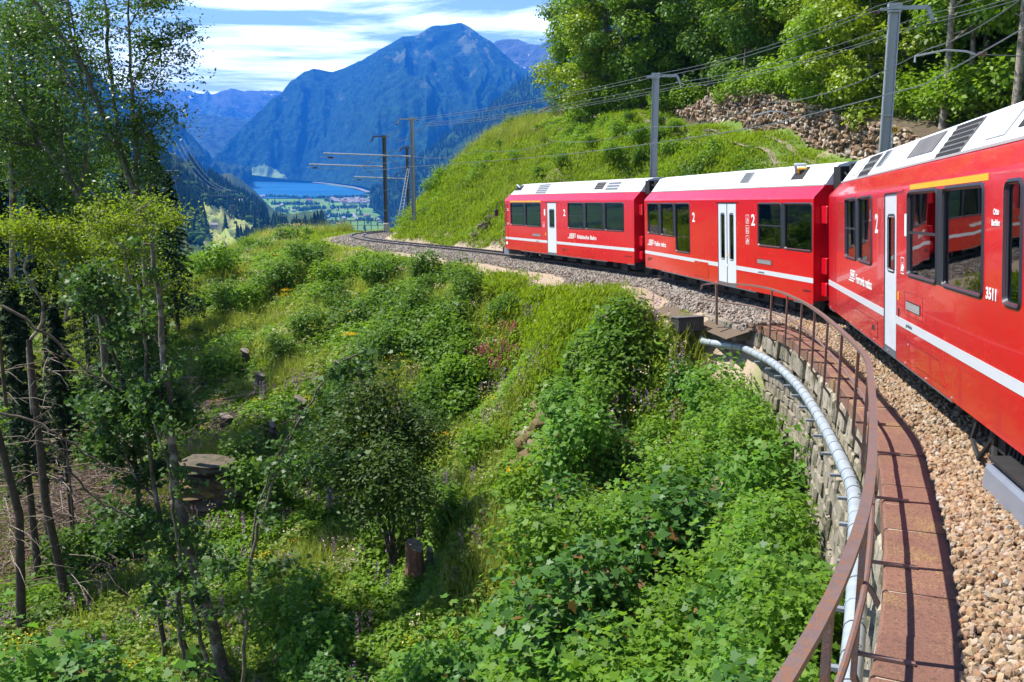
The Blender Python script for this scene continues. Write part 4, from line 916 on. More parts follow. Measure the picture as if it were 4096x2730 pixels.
# rail guard plate hung from the bogie at the right edge of the view
mb = MB(); mb.add([(14.0, -.12, .14), (15.9, -.12, .14), (15.9, .2, .2), (14.0, .2, .2), (14.0, -.16, -.12), (15.9, -.16, -.12), (15.9, .2, -.12), (14.0, .2, -.12)], [(0, 1, 2, 3), (4, 5, 1, 0), (7, 4, 0, 3), (5, 6, 2, 1)]); mb.build('guard_plate', M['plough'], c3, bevel=.03); MB().box((14.05, -.1, .2), (15.9, .1, .23)).build('guard_lid', M['dark'], c3)
# passenger behind the second window of the far carriage
def person_bust(parent, loc):
    bm = bmesh.new(); pts = [((0, 0, 0), .15), ((0, 0, .22), .17), ((0, 0, .42), .19), ((0, 0, .52), .07), ((0, .0, .60), .06), ((-.01, 0, .70), .10), ((-.01, 0, .80), .085), ((-.21, 0, .43), .07), ((-.26, -.03, .18), .05), ((-.1, -.22, .12), .04), ((.21, 0, .43), .07), ((.26, -.03, .18), .05), ((.1, -.22, .12), .04)]
    ed = [(0, 1), (1, 2), (2, 3), (3, 4), (4, 5), (5, 6), (2, 7), (7, 8), (8, 9), (2, 10), (10, 11), (11, 12)]
    me = bpy.data.meshes.new('torso'); me.from_pydata([p for p, r in pts], ed, []); me.update()
    o = link('torso', me, parent); md = o.modifiers.new('skin', 'SKIN'); 
    for i, (p, r) in enumerate(pts): me.skin_vertices[0].data[i].radius = (r, r * .8)
    me.skin_vertices[0].data[0].use_root = True; s_ = o.modifiers.new('sub', 'SUBSURF'); s_.levels = 1; s_.render_levels = 2
    me.materials.append(paint('cream_clothes', (.55, .46, .34), .8)); return o
pr = empty('person'); pr.matrix_world = c1.matrix_world @ Matrix.Translation((4.7, .42, 1.38)); tag(pr, 'seated passenger in pale clothes behind the second window of the farthest carriage', 'person')
try: person_bust(pr, None)
except Exception as e: print('person', e)
mb = MB(); mb.tube([(-.01, -.02, .74), (-.01, -.01, .80), (0, .02, .87), (0, .03, .9)], [.09, .115, .08, .02], 10); mb.build('hair', paint('fair_hair', (.38, .26, .12), .7), pr, smooth=True)
# small yellow distance plate
sg = empty('yellow_sign', at(3574, 520, 37.5)); tag(sg, 'small yellow plate reading 20 on a post behind the nearest mast', 'sign')
MB().box((-.17, 0, -.1), (.17, .02, .1)).build('plate', M['yellow'], sg); MB().box((-.02, .02, -1.6), (.02, .05, .1)).build('post', M['steel'], sg)
tx = text(sg, '20', -.13, -.065, .13, .25, 'dark', y=-.004)
# wooden post with a rail on the crest of the bank
q = at(2212, 452, 84); fp = empty('wooden_post', q); tag(fp, 'weathered wooden post with a slanting rail on the crest of the bank', 'post')
wd = concrete('grey_wood', (.16, .11, .07), (.30, .22, .14), None, 6); MB().box((-.12, -.1, -.6), (.12, .1, .55)).build('upright', wd, fp); mb = MB(); mb.tube([(-1.1, 0, .05), (.25, 0, .75)], .09, 6); mb.build('cross_rail', wd, fp)
# far railing on the outside of the curve
fr = empty('far_railing', tp(98, -5.2, 0)); tag(fr, 'thin grey railing with upright posts on the far outside of the curve', 'railing'); FO = np.array(fr.location)
Q = [at(1171, 922, 90), at(1182, 921, 92.5), at(1195, 920, 95), at(1207, 920, 97), at(1217, 920, 99), at(1231, 920, 101), at(1250, 920, 103), at(1273, 920, 104.5), at(1298, 920, 106), at(1325, 920, 107.5), at(1352, 920, 109), at(1378, 919, 110), at(1404, 919, 111), at(1431, 918, 112), at(1459, 918, 112.5), at(1485, 918, 113), at(1512, 918, 113.5), at(1540, 918, 114)]
for q in Q:
    mb = MB(); mb.obox(q - FO + [0, 0, .3], (.035, 0, 0), (0, .03, 0), (0, 0, .75)); mb.build('post', M['mastdark'], fr)
for dz in (.98, .45): mb = MB(); mb.tube(np.array(Q) - FO + [0, 0, dz], .03, 5); mb.build('rail_bar', M['mastdark'], fr)
pf = MB(); PB = [np.array([*(q[:2] + (q[:2] - np.array([-4, 92])) * .02), q[2] - .0]) for q in Q]
V = []
for q in Q:
    d = np.array([-6., 93.]) - q[:2]; d /= np.linalg.norm(d); V += [(*q[:2], q[2] - .12), (*(q[:2] + d * .45), q[2] - .10)]
V2 = [(x, y, z - 3) for x, y, z in V]; nq = len(Q)
pf.add(V + V2, [(2 * i, 2 * i + 1, 2 * i + 3, 2 * i + 2) for i in range(nq - 1)] + [(2 * i, 2 * i + 2, 2 * nq + 2 * i + 2, 2 * nq + 2 * i) for i in range(nq - 1)] + [(2 * i + 1, 2 * nq + 2 * i + 1, 2 * nq + 2 * i + 3, 2 * i + 3) for i in range(nq - 1)])
o = pf.build('curve_parapet', M['wallstone']); tag(o, 'low pale stone parapet under the far railing on the curve', 'wall')
# ------------------------------------------------------------ dry stone wall above the farm path
dw = empty('stone_wall', WBP[3]); DO = np.array(dw.location); tag(dw, 'rough dry stone retaining wall above the grassy farm path under the forest', 'wall')
def drystone():
    m = NM('dry_stone'); g = m.n('NewGeometry').outputs['Random Per Island']; oi = m.n('ObjectInfo').outputs['Random']; k = m.math('FRACT', m.math('ADD', g, m.math('MULTIPLY', oi, 5.7)))
    c = m.ramp(k, [(0, (.12, .07, .04)), (.18, (.28, .18, .11)), (.36, (.48, .37, .26)), (.5, (.22, .13, .075)), (.66, (.58, .50, .40)), (.82, (.38, .23, .14)), (1, (.50, .46, .40))])
    p = m.pos(); n = m.noise(5, 6, .7, p); c = m.mix(m.ramp(n, [(.44, (0, 0, 0)), (.60, (.9, .9, .9))]), c, (.07, .048, .02)); return m.prin(c, .95, 0, m.bump(m.noise(14, 4, .6, p), .5, .03))
M['dry'] = drystone(); M['earth'] = concrete('dark_earth', (.045, .028, .016), (.13, .085, .05), (.09, .075, .03), 3)
tmax = _wd[-1]; tl = np.linspace(0, tmax, 90); hh = np.array([wall_height(t) for t in tl]); FT = np.array([wall_foot(t) for t in tl])
def wface(t, h): 
    p = np.array([np.interp(t, tl, FT[:, k]) for k in range(3)]); p[:2] += WN * h * .22; p[2] += h; return p
V = []
for i, t in enumerate(tl):
    for q in (-.4, hh[i] * .5, hh[i] + .0): p = wface(t, q); p[:2] += WN * .12; V.append(p)
    p = wface(t, hh[i]); p[:2] += WN * 2.2; p[2] += .5; V.append(p)
F = [(i * 4 + j, i * 4 + j + 1, (i + 1) * 4 + j + 1, (i + 1) * 4 + j) for i in range(len(tl) - 1) for j in range(3)]
MB().add(np.array(V) - DO, F).build('earth_core', M['earth'], dw, smooth=True)
wt = np.array([wface(1, 0) - wface(0, 0)])[0]; wt = (FT[-1] - FT[0]) / np.linalg.norm(FT[-1] - FT[0]); wu = np.array([WN[0] * .22, WN[1] * .22, 1]); wu /= np.linalg.norm(wu); wout = np.array([-WN[0], -WN[1], .22])
def rubble(c, a, b, ang, d):
    n = rng.integers(5, 8); V = []
    for k in range(n):
        th = 2 * math.pi * (k + rng.uniform(-.25, .25)) / n; x, y = a * math.cos(th) * rng.uniform(.75, 1.15), b * math.sin(th) * rng.uniform(.75, 1.15)
        X = x * math.cos(ang) - y * math.sin(ang); Y = x * math.sin(ang) + y * math.cos(ang); V.append(c + wt * X + wu * Y - wout * .05)
    W2_ = [c + (v - c) * .72 + wout * d * rng.uniform(.7, 1.2) for v in V]; V = V + W2_
    return V, [(k, (k + 1) % n, n + (k + 1) % n, n + k) for k in range(n)] + [tuple(range(n, 2 * n))]
sts = []; h = .1
while h < 3.6:
    rh = rng.uniform(.13, .3); t = rng.uniform(0, .3)
    while t < tmax:
        ln = rng.uniform(.22, .6) * (1.3 if rng.random() < .12 else 1)
        if h < np.interp(t, tl, hh) - .05 and rng.random() < .88: sts.append((t + ln / 2, h + rh / 2 + rng.uniform(-.04, .04), ln, rh))
        t += ln
    h += rh * .95
sts.sort(key=lambda q: -(q[2] * q[3] / (wface(q[0], 0)[1] ** 2))); rest = MB()
for i, (t, h, ln, rh) in enumerate(sts):
    c = wface(t, h); Vv, Ff = rubble(c, ln * .46, rh * .52, rng.normal(0, .45) + (rng.random() < .25) * 1.2, rng.uniform(.05, .22))
    if i < 300: MB().add(np.array(Vv) - DO, Ff).build('stone', M['dry'], dw)
    else: rest.add(np.array(Vv) - DO, Ff)
tag(rest.build('small_stones', M['dry'], dw), kind='stuff')

# ------------------------------------------------------------ far landscape: valley floor, lake, mountains
def hitz(u, v, z):
    p = at(u, v, 1.0); return p * (z / p[2])
def k6(x, y): return (600 + x / 2.351, 300 + y / 2.351)
def mountain(name, sil, foot, mat, amp, nu=260, nt=70, back=.18, seed=0, spur=900, curve=1.0, jag=.0, scale23=True):
    k = 1.7408 if scale23 else 1
    su = np.array(sil, float); fu = np.array(foot, float); us = np.linspace(su[0, 0], su[-1, 0], nu)
    Rg = np.array([at(u * k, np.interp(u, su[:, 0], su[:, 1]) * k, np.interp(u, su[:, 0], su[:, 2])) for u in us])
    Ft = np.array([at(u * k, np.interp(u, fu[:, 0], fu[:, 1]) * k, np.interp(u, fu[:, 0], fu[:, 2])) for u in us])
    if jag: Rg[:, 2] += jag * fbm(np.arange(nu) * 1.0, np.zeros(nu), 14, 4, seed + 5)
    t = np.linspace(0, 1, nt); P = Ft[:, None] * (1 - t[None, :, None]) + Rg[:, None] * t[None, :, None]
    z0, z1 = Ft[:, 2][:, None], Rg[:, 2][:, None]; P[:, :, 2] = z0 + (z1 - z0) * (t[None] ** curve)
    al = np.r_[0, np.cumsum(np.linalg.norm(np.diff(Rg[:, :2], axis=0), axis=1))][:, None] + 0 * t[None]
    n = 1 - 2 * np.abs(fbm(al + 300 * fbm(P[:, :, 0], P[:, :, 1], spur, 2, seed + 9), t[None] * spur * 1.1 + 0 * al, spur, 5, seed)); n2 = fbm(P[:, :, 0], P[:, :, 1], spur * .35, 5, seed + 3)
    env = np.sin(np.clip(t, 0, 1) * math.pi)[None] ** .6
    P[:, :, 2] += env * amp * (1.1 * (n - .6) + .55 * n2)
    back_ = Rg * np.array([1 + back, 1 + back, 1]); back_[:, 2] = Rg[:, 2] - np.abs(Rg[:, 2] - Ft[:, 2]) * .9
    P = np.concatenate([P, back_[:, None]], axis=1); m_ = nt + 1
    ii = (np.arange(nu - 1)[:, None] * m_ + np.arange(m_ - 1)[None]).ravel()
    o = link(name, np_mesh(name, P.reshape(-1, 3), np.stack([ii, ii + m_, ii + m_ + 1, ii + 1], 1), [mat], smooth=True)); tag(o, kind='structure')
    rib = np.clip(1.25 * (1 - 2 * np.abs(fbm(al * 1.0 + 120 * n2, t[None] * spur * .5 + 0 * al, spur * .22, 4, seed + 13))) - .05 + .25 * n2, 0, 1); rib = np.concatenate([rib, rib[:, -1:]], 1).ravel()
    q_ = o.data.attributes.new('rib', 'FLOAT', 'POINT'); q_.data.foreach_set('value', rib.astype(np.float32))
    return P[:, :-1]
def mountmat(name, forest, rock, scale, hi, lo_, patch=None, snow=False, rk=.56):
    m = NM(name); p = m.pos(); n = m.noise(scale, 9, .62, p); n2 = m.noise(scale * 7, 5, .65, p)
    z = m.n('SeparateXYZ'); m.set(z, 0, p); hz = m.n('MapRange'); m.set(hz, 'Value', z.outputs[2]); hz.inputs[1].default_value = lo_; hz.inputs[2].default_value = hi; 
    n3 = m.noise(scale * 26, 3, .7, p); c = m.mix(m.ramp(m.math('MULTIPLY', m.math('ADD', n2, n3), .5), [(.42, (0, 0, 0)), (.58, (1, 1, 1))]), tuple(x * .3 for x in forest), tuple(x * 2.0 for x in forest))
    ra = m.n('Attribute'); ra.attribute_name = 'rib'; n = m.math('ADD', n, m.math('MULTIPLY', m.math('SUBTRACT', ra.outputs['Fac'], .55), .34))
    f = m.ramp(m.math('ADD', n, m.math('MULTIPLY', m.math('SUBTRACT', hz.outputs[0], .5), .30)), [(rk, (0, 0, 0)), (rk + .1, (1, 1, 1))])
    c = m.mix(f, c, m.mix(n2, rock, tuple(x * .6 for x in rock)))
    if patch: c = m.mix(m.ramp(m.noise(scale * 2.3, 3, .5, p), [(.66, (0, 0, 0)), (.7, (1, 1, 1))]), c, patch)
    if snow: c = m.mix(m.ramp(m.math('ADD', m.noise(scale * 5, 5, .7, p), m.math('MULTIPLY', hz.outputs[0], .12)), [(.70, (0, 0, 0)), (.72, (1, 1, 1))]), c, (.8, .82, .85))
    return m.prin(c, 1.0, 0, m.bump(n2, .9, 1 / scale * .06), spec=.1)
mF = mountmat('far_range_rock', (.05, .08, .06), (.12, .145, .14), .0012, 1100, 200, None, True, .45)
mF2 = mountmat('far_forest_slope', (.03, .05, .03), (.10, .10, .07), .002, 900, -100, None, False, .7)
mL = mountmat('left_mountain_forest', (.018, .036, .014), (.12, .13, .08), .003, 1000, -200, None, False, .62)
mR = mountmat('right_mountain_forest', (.011, .036, .016), (.12, .15, .075), .0034, 1150, -150, None, False, .68)
mR3 = mountmat('near_right_slope_forest', (.016, .040, .010), (.14, .20, .05), .006, 800, -200, None, False, .66)
mL1 = mountmat('left_slope_turf', (.030, .055, .014), (.10, .12, .03), .02, 0, -300, None, False, .6)
mountain('far_range', [(-300, 170, 13800), (100, 215, 13800), (250, 215, 13800), (340, 206, 13800), (358, 213, 13800), (385, 205, 13800), (400, 213, 13800), (440, 210, 13800), (468, 217, 13800), (476, 204, 13800), (484, 212, 13800), (500, 214, 13800), (520, 213, 13800), (530, 209, 13800), (560, 213, 13800), (600, 206, 13800), (640, 213, 13800), (720, 215, 13800), (820, 225, 13800)], [(-300, 330, 11500), (820, 340, 11500)], mF, 260, 420, 60, .06, 3, 1300, 1.1, 45)
mountain('far_slope', [(-300, 200, 10800), (100, 235, 10600), (300, 252, 10400), (400, 262, 10300), (470, 262, 10200), (540, 272, 10000), (600, 285, 10000), (700, 300, 10000), (820, 310, 10000)], [(-300, 420, 7600), (480, 398, 7700), (820, 400, 7700)], mF2, 120, 200, 50, .06, 8, 1100, 1.0, 12)
mountain('left_mountain', [(-500, -300, 4200), (-200, -120, 4600), (0, 5, 5000), (145, 115, 5400), (250, 190, 5800), (345, 248, 6200), (410, 288, 6500), (440, 318, 6700), (465, 345, 6800), (492, 375, 7000), (520, 392, 7000), (545, 401, 6900), (572, 412, 6600), (580, 418, 6400)],
         [(-500, 500, 2500), (0, 500, 2800), (345, 460, 3800), (450, 440, 4800), (520, 436, 5600), (560, 424, 6100), (580, 420, 6300)], mL, 170, 300, 90, .1, 12, 600, 1.05, 14)
RM = mountain('right_mountain', [(490, 384, 7700), (500, 372, 7800), (530, 330, 8000), (560, 290, 8150), (590, 262, 8300), (620, 236, 8450), (650, 212, 8600), (680, 180, 8700), (700, 165, 8800), (720, 159, 8800), (745, 163, 8850), (765, 166, 8900), (800, 153, 8900), (830, 140, 9000), (870, 115, 9000), (900, 100, 9100), (925, 84, 9100), (945, 83, 9200), (960, 82, 9200), (980, 68, 9200), (1000, 60, 9300), (1030, 58, 9300), (1060, 53, 9300), (1078, 62, 9300), (1100, 78, 9200), (1130, 100, 9100), (1160, 125, 9000), (1200, 160, 8800), (1320, 200, 8500), (1500, 260, 8200)],
         [(490, 386, 7500), (500, 388, 7350), (560, 402, 7250), (640, 412, 7150), (760, 419, 6900), (830, 428, 6100), (870, 440, 5500), (1000, 450, 5000), (1500, 450, 4800)], mR, 230, 520, 150, .1, 21, 620, 1.0, 6)
mountain('upper_right_peak', [(1080, 150, 9900), (1125, 108, 9900), (1140, 97, 9900), (1165, 92, 9900), (1190, 89, 9900), (1215, 100, 9800), (1240, 105, 9700), (1262, 92, 9600), (1290, 62, 9500), (1320, 50, 9300), (1500, 40, 9000)], [(1080, 260, 9300), (1500, 260, 8700)], mF, 150, 160, 50, .08, 31, 900, 1.0, 14)
R3 = mountain('near_right_slope', [(850, 462, 4300), (880, 440, 4200), (930, 395, 4200), (980, 345, 4300), (1060, 290, 4500), (1130, 240, 4600), (1200, 185, 4700), (1280, 140, 4800), (1400, 80, 4900), (1700, -20, 5000)], [(850, 470, 3900), (900, 505, 3200), (1000, 530, 2600), (1700, 560, 2200)], mR3, 90, 260, 90, .12, 41, 400, 1.0, 10)
L1s = [(-900, 330, 1100), (-300, 400, 1200), (250, 500, 1350), (300, 515, 1400), (600, 565, 1500), (655, 598, 1600), (715, 625, 1750), (780, 675, 1950), (822, 700, 2100), (872, 730, 2250), (925, 762, 2400), (983, 785, 2500), (1025, 812, 2400), (1060, 850, 2200), (1100, 900, 1800), (1160, 930, 1500), (1300, 950, 1200)]
L1f = [(-900, 1200, 700), (250, 1150, 800), (600, 1120, 850), (900, 1090, 900), (1100, 1040, 950), (1300, 1000, 1000)]
L1 = mountain('left_slope', L1s, L1f, mL1, 26, 240, 90, .5, 51, 240, 1.0, 5, False)
# extra backdrop of the near left slope, left of the frame
VZ = -300.0
def valleymat():
    m = NM('valley_fields'); p = m.pos(); mp = m.n('Mapping'); m.set(mp, 'Vector', p); mp.inputs['Scale'].default_value = (.0052, .0042, 0); mp.inputs['Rotation'].default_value = (0, 0, .5)
    v = m.n('TexVoronoi'); v.distance = 'CHEBYCHEV'; m.set(v, 'Vector', mp.outputs[0]); m.set(v, 'Scale', 1.0); h = m.n('SeparateColor'); m.set(h, 0, v.outputs['Color'])
    c = m.ramp(h.outputs[0], [(0, (.16, .36, .035)), (.3, (.22, .42, .05)), (.5, (.14, .30, .03)), (.7, (.22, .36, .07)), (.85, (.15, .30, .04)), (1, (.27, .32, .10))])
    c = m.mix(m.noise(.01, 6, .6, p), c, (.06, .11, .03)); mx_ = m.ramp(m.noise(.0021, 5, .6, p), [(.56, (0, 0, 0)), (.62, (1, 1, 1))]); c = m.mix(mx_, c, (.025, .05, .015)); return m.prin(c, 1, spec=.1)
ys = np.concatenate([np.linspace(250, 2000, 12), np.linspace(2200, 9400, 40)]); xs_ = np.linspace(-3200, 4200, 60); X, Y = np.meshgrid(xs_, ys)
Z = VZ + 2 * fbm(X, Y, 400, 2, 6); ii = (np.arange(len(ys) - 1)[:, None] * 60 + np.arange(59)[None]).ravel()
tag(link('valley_floor', np_mesh('valley_floor', np.stack([X.ravel(), Y.ravel(), Z.ravel()], 1), np.stack([ii, ii + 1, ii + 61, ii + 60], 1), [valleymat()], smooth=True)), kind='structure')
LK = [hitz(*k6(x, y), VZ + 4) for x, y in [(770, 1015), (860, 1006), (960, 1000), (1080, 998), (1200, 997), (1320, 1000), (1440, 1008), (1560, 1022), (1680, 1036), (1800, 1056), (1900, 1075), (1980, 1092), (2030, 1108), (2010, 1122), (1950, 1134), (1800, 1146), (1600, 1156), (1400, 1160), (1200, 1160), (1000, 1156), (930, 1132), (860, 1095), (810, 1060)]]
def watermat():
    m = NM('lake_water'); p = m.pos(); mp = m.n('Mapping'); m.set(mp, 'Vector', p); mp.inputs['Scale'].default_value = (.0012, .004, 1)
    n = m.noise(1, 4, .6, mp.outputs[0]); r = m.n('MapRange'); m.set(r, 'Value', n); r.inputs[1].default_value = .45; r.inputs[2].default_value = .6; r.inputs[3].default_value = .3; r.inputs[4].default_value = .5
    b = m.bump(m.noise(.05, 3, .6, p), .25, 2); return m.prin((.012, .12, .26), r.outputs[0], 0, b, spec=.2)
lk = MB().add(LK, [tuple(range(len(LK)))[::-1]]).build('lake_water', watermat()); tag(lk, kind='structure')
sh = MB(); pale = concrete('pale_shore', (.22, .22, .19), (.36, .35, .31), None, .02)
SP = [hitz(*k6(x, y), VZ + 8) for x, y in [(1440, 1003), (1560, 1016), (1680, 1028), (1800, 1046), (1900, 1060), (1980, 1080), (2060, 1110)]]
sh.sweep(SP, [(-12, 0), (12, 0), (12, 5), (-12, 5)]); tag(sh.build('shore_road', pale), kind='structure')
rd = MB()
for pts in ([(1020, 1300), (1100, 1330), (1180, 1345), (1260, 1350)], [(1480, 1395), (1560, 1420), (1590, 1445), (1540, 1478)], [(2100, 1345), (2180, 1330), (2150, 1360), (2210, 1362)], [(1900, 1300), (1925, 1330), (1950, 1360)], [(1790, 1300), (1800, 1320), (1830, 1350)], [(1560, 1360), (1660, 1340), (1680, 1325)], [(1130, 1250), (1240, 1225), (1250, 1200)]):
    rd.sweep([hitz(*k6(*q), VZ + 5) for q in pts], [(-7, 0), (7, 0), (7, 1), (-7, 1)])
tag(rd.build('valley_road', pale), kind='structure')
# meadow on the left slope and on the far peninsula
def on_surface(G, u, v):
    """closest grid point of a mountain surface to the sight line of pixel (u, v)"""
    q = G.reshape(-1, 3); dep = q[:, 1] * cp_ - q[:, 2] * sp_; U = 2048 + FPX * q[:, 0] / dep; Vv = 1365 - FPX * (q[:, 1] * sp_ + q[:, 2] * cp_) / dep
    return q[np.argmin((U - u) ** 2 + (Vv - v) ** 2)]
def uv(P):
    dep = P[:, 1] * cp_ - P[:, 2] * sp_; return 2048 + FPX * P[:, 0] / dep, 1365 - FPX * (P[:, 1] * sp_ + P[:, 2] * cp_) / dep
def inpoly(x, y, poly):
    ins = np.zeros(len(x), bool); j = len(poly) - 1
    for i in range(len(poly)):
        xi, yi = poly[i]; xj, yj = poly[j]; c = ((yi > y) != (yj > y)) & (x < (xj - xi) * (y - yi) / (yj - yi + 1e-9) + xi); ins ^= c; j = i
    return ins
MEAD = [k6(*q) for q in [(440, 1150), (520, 1240), (640, 1265), (720, 1275), (760, 1330), (880, 1380), (990, 1440), (960, 1490), (900, 1560), (640, 1640), (480, 1600), (560, 1480), (520, 1380), (470, 1280)]]
MEAD2 = [k6(*q) for q in [(920, 905), (980, 880), (1080, 862), (1180, 900), (1260, 950), (1290, 985), (1180, 990), (1060, 985), (990, 985), (940, 950)]]
def patch_mesh(name, G, poly, mat, lift):
    nu, nt_ = G.shape[:2]; U, Vv = uv(G.reshape(-1, 3)); ins = inpoly(U, Vv, poly).reshape(nu, nt_); f = ins[:-1, :-1] | ins[1:, :-1] | ins[:-1, 1:] | ins[1:, 1:]
    a, b = np.nonzero(f); i = a * nt_ + b; Vx = G.reshape(-1, 3) + [0, 0, lift]; F = np.stack([i, i + nt_, i + nt_ + 1, i + 1], 1); us = np.unique(F); rm = np.zeros(len(Vx), int); rm[us] = np.arange(len(us))
    tag(link(name, np_mesh(name, Vx[us], rm[F], [mat], smooth=True)), kind='structure')
patch_mesh('hay_meadow', L1, MEAD, concrete('hay_meadow', (.24, .28, .05), (.36, .34, .10), (.14, .26, .04), .02, 1, .1), 1.5)
patch_mesh('shore_meadow', RM, MEAD2, concrete('shore_meadow', (.16, .30, .07), (.28, .34, .12), (.09, .16, .05), .006, 1, .1), 6)
# distant trees: spruce cones and round crowns, far woods that read as one mass
def farleaf(name, a, b):
    m = NM(name); oi = m.n('ObjectInfo').outputs['Random']; return m.prin(m.mix(oi, a, b), 1, spec=.1)
fs = farleaf('far_spruce', (.012, .032, .010), (.035, .07, .018)); fd = farleaf('far_broadleaf', (.03, .07, .012), (.07, .13, .025))
def conemesh(mat, sd):
    r = np.random.default_rng(sd); mb = MB()
    for k in range(5):
        z0 = .08 + k * .18; rr = .21 * (1 - k * .18); n = 8; V = [(rr * r.uniform(.7, 1.2) * math.cos(2 * math.pi * i / n), rr * r.uniform(.7, 1.2) * math.sin(2 * math.pi * i / n), z0 + r.uniform(-.03, .03)) for i in range(n)] + [(0, 0, z0 + .32)]
        mb.add(V, [(i, (i + 1) % n, n) for i in range(n)])
    me = bpy.data.meshes.new('far_spruce'); me.from_pydata(np.vstack(mb.v).tolist(), [], mb.f); me.materials.append(mat); return me
def puffmesh(mat, sd):
    r = np.random.default_rng(sd); bm = bmesh.new()
    for k in range(5):
        g = bmesh.ops.create_icosphere(bm, subdivisions=1, radius=r.uniform(.22, .34)); o_ = Vector((r.uniform(-.2, .2), r.uniform(-.2, .2), r.uniform(.3, .7)))
        for v in g['verts']: v.co = v.co * r.uniform(.8, 1.2) + o_
    me = bpy.data.meshes.new('far_broadleaf'); bm.to_mesh(me); bm.free(); me.materials.append(mat); return me
farc = proto_collection('far_tree_shapes', [proto_obj('t', conemesh(fs, i)) for i in range(3)] + [proto_obj('t', puffmesh(fd, i)) for i in range(3)])
def forest_on(name, G, n, poly_out, size, broad=.35, tmin=.0, tmax=1.0, seed=1, uvfilter=None):
    r = np.random.default_rng(seed); nu, nt_ = G.shape[:2]; a = r.random(n * 2) * (nu - 1.001); b = (tmin + (tmax - tmin) * r.random(n * 2)) * (nt_ - 1.001)
    ai, bi = a.astype(int), b.astype(int); fa, fb = (a - ai)[:, None], (b - bi)[:, None]
    P = (G[ai, bi] * (1 - fa) + G[ai + 1, bi] * fa) * (1 - fb) + (G[ai, bi + 1] * (1 - fa) + G[ai + 1, bi + 1] * fa) * fb
    U, Vv = uv(P); keep = (U > -200) & (U < 4300)
    for pl in poly_out: keep &= ~inpoly(U, Vv, pl)
    keep &= vnoise(P[:, 0], P[:, 1], 90, 6) > .2
    P = P[keep][:n]; m = len(P); br = vnoise(P[:, 0], P[:, 1], 160, 11) + r.uniform(-.25, .25, m) < broad
    scatter(name, P - [0, 0, .5], np.stack([np.zeros(m), np.zeros(m), r.random(m) * 6.28], 1), size * np.where(br, .62, 1.0) * r.uniform(.6, 1.25, m), np.where(br, 3, 0) + r.integers(0, 3, m), farc)
forest_on('left_slope_forest', L1, 9000, [MEAD], 19, .42, .12, 1, 3)
forest_on('right_slope_forest', R3, 7000, [], 24, .2, 0, 1, 4)
hs = []; r = np.random.default_rng(8)
for (x0, y0), (x1, y1), n in (((1135, 1222), (1230, 1222), 30), ((1255, 1224), (1590, 1222), 90), ((1345, 1275), (1660, 1262), 80), ((1385, 1283), (1500, 1280), 25), ((1530, 1335), (1665, 1335), 40), ((1695, 1338), (1900, 1345), 60), ((1700, 1258), (1960, 1255), 60), ((1000, 1290), (1230, 1335), 60), ((1240, 1350), (1370, 1372), 40), ((1090, 1150), (1420, 1165), 90), ((1420, 1165), (2000, 1160), 130), ((2000, 1160), (2160, 1128), 50), ((1560, 1390), (1720, 1455), 70), ((1700, 1400), (1900, 1450), 60), ((1430, 1330), (1520, 1345), 20), ((1960, 1240), (2130, 1260), 40), ((2100, 1280), (2250, 1300), 50), ((1180, 1280), (1290, 1300), 30), ((2200, 1200), (2260, 1290), 50), ((1560, 1310), (1700, 1305), 25), ((1930, 1370), (2100, 1378), 30), ((1650, 1185), (1720, 1210), 20)):
    t = r.random(n); w = r.normal(0, 2.2, n)
    for a, b in zip(t, w): hs.append(hitz(*k6(x0 + (x1 - x0) * a + r.normal(0, 3), y0 + (y1 - y0) * a + b * .6), VZ))
for _ in range(130):
    x, y = r.uniform(1050, 2260), r.uniform(1180, 1480); hs.append(hitz(*k6(x, y), VZ))
for _ in range(260):
    x = r.uniform(900, 1330); y = 1330 + (x - 900) * .33 + abs(r.normal(0, 45)); hs.append(hitz(*k6(x, y + 40), VZ + 40 if 0 else VZ))
hs = np.array(hs); m = len(hs); br = r.random(m) < .45
scatter('valley_hedgerows_foliage', hs, np.stack([np.zeros(m), np.zeros(m), r.random(m) * 6.28], 1), np.where(br, 15, 17) * r.uniform(.6, 1.3, m), np.where(br, 3, 0) + r.integers(0, 3, m), farc)
# houses
hw_ = paint('house_render', (.62, .60, .56), .9); hr = paint('house_roof', (.30, .27, .27), .9); hr2 = paint('house_roof_red', (.26, .13, .11), .9)
def house(rm):
    mb = MB(); mb.box((-6, -4.5, -3), (6, 4.5, 5.5), 0); mb.add([(-6.6, -5.1, 5.3), (6.6, -5.1, 5.3), (6.6, 5.1, 5.3), (-6.6, 5.1, 5.3), (-6.6, 0, 8.6), (6.6, 0, 8.6)], [(0, 1, 5, 4), (2, 3, 4, 5), (3, 0, 4), (1, 2, 5)], 1)
    for x in (-4, -1.3, 1.4, 4): 
        for z in (1, 3.6): mb.box((x - .5, -4.56, z), (x + .5, -4.5, z + 1.3), 2)
    return mb.build('house', [hw_, rm, M['rubber']])
H0 = house(hr); H1 = house(hr2); used = [0, 0]
def put_house(x, y, sc, red, label, grp, z=VZ, rz=None):
    i = 1 if red else 0; o = (H1 if red else H0) if not used[i] else (H1 if red else H0).copy()
    if used[i]: COL.objects.link(o)
    used[i] = 1; o.location = hitz(*k6(x, y), z); o.rotation_euler = (0, 0, r.uniform(-.6, .6) if rz is None else rz); o.scale = (sc * r.uniform(.8, 1.3), sc, sc * r.uniform(.8, 1.15)); tag(o, label, 'house', grp)
for k in range(70):
    x, y = r.uniform(1710, 2110), 0; y = r.normal(1197, 11) - abs(x - 1950) * .02; put_house(x, y, r.uniform(1.2, 1.9), r.random() < .06, 'small pale house in the hazy lakeside village', 'houses of the lakeside village')
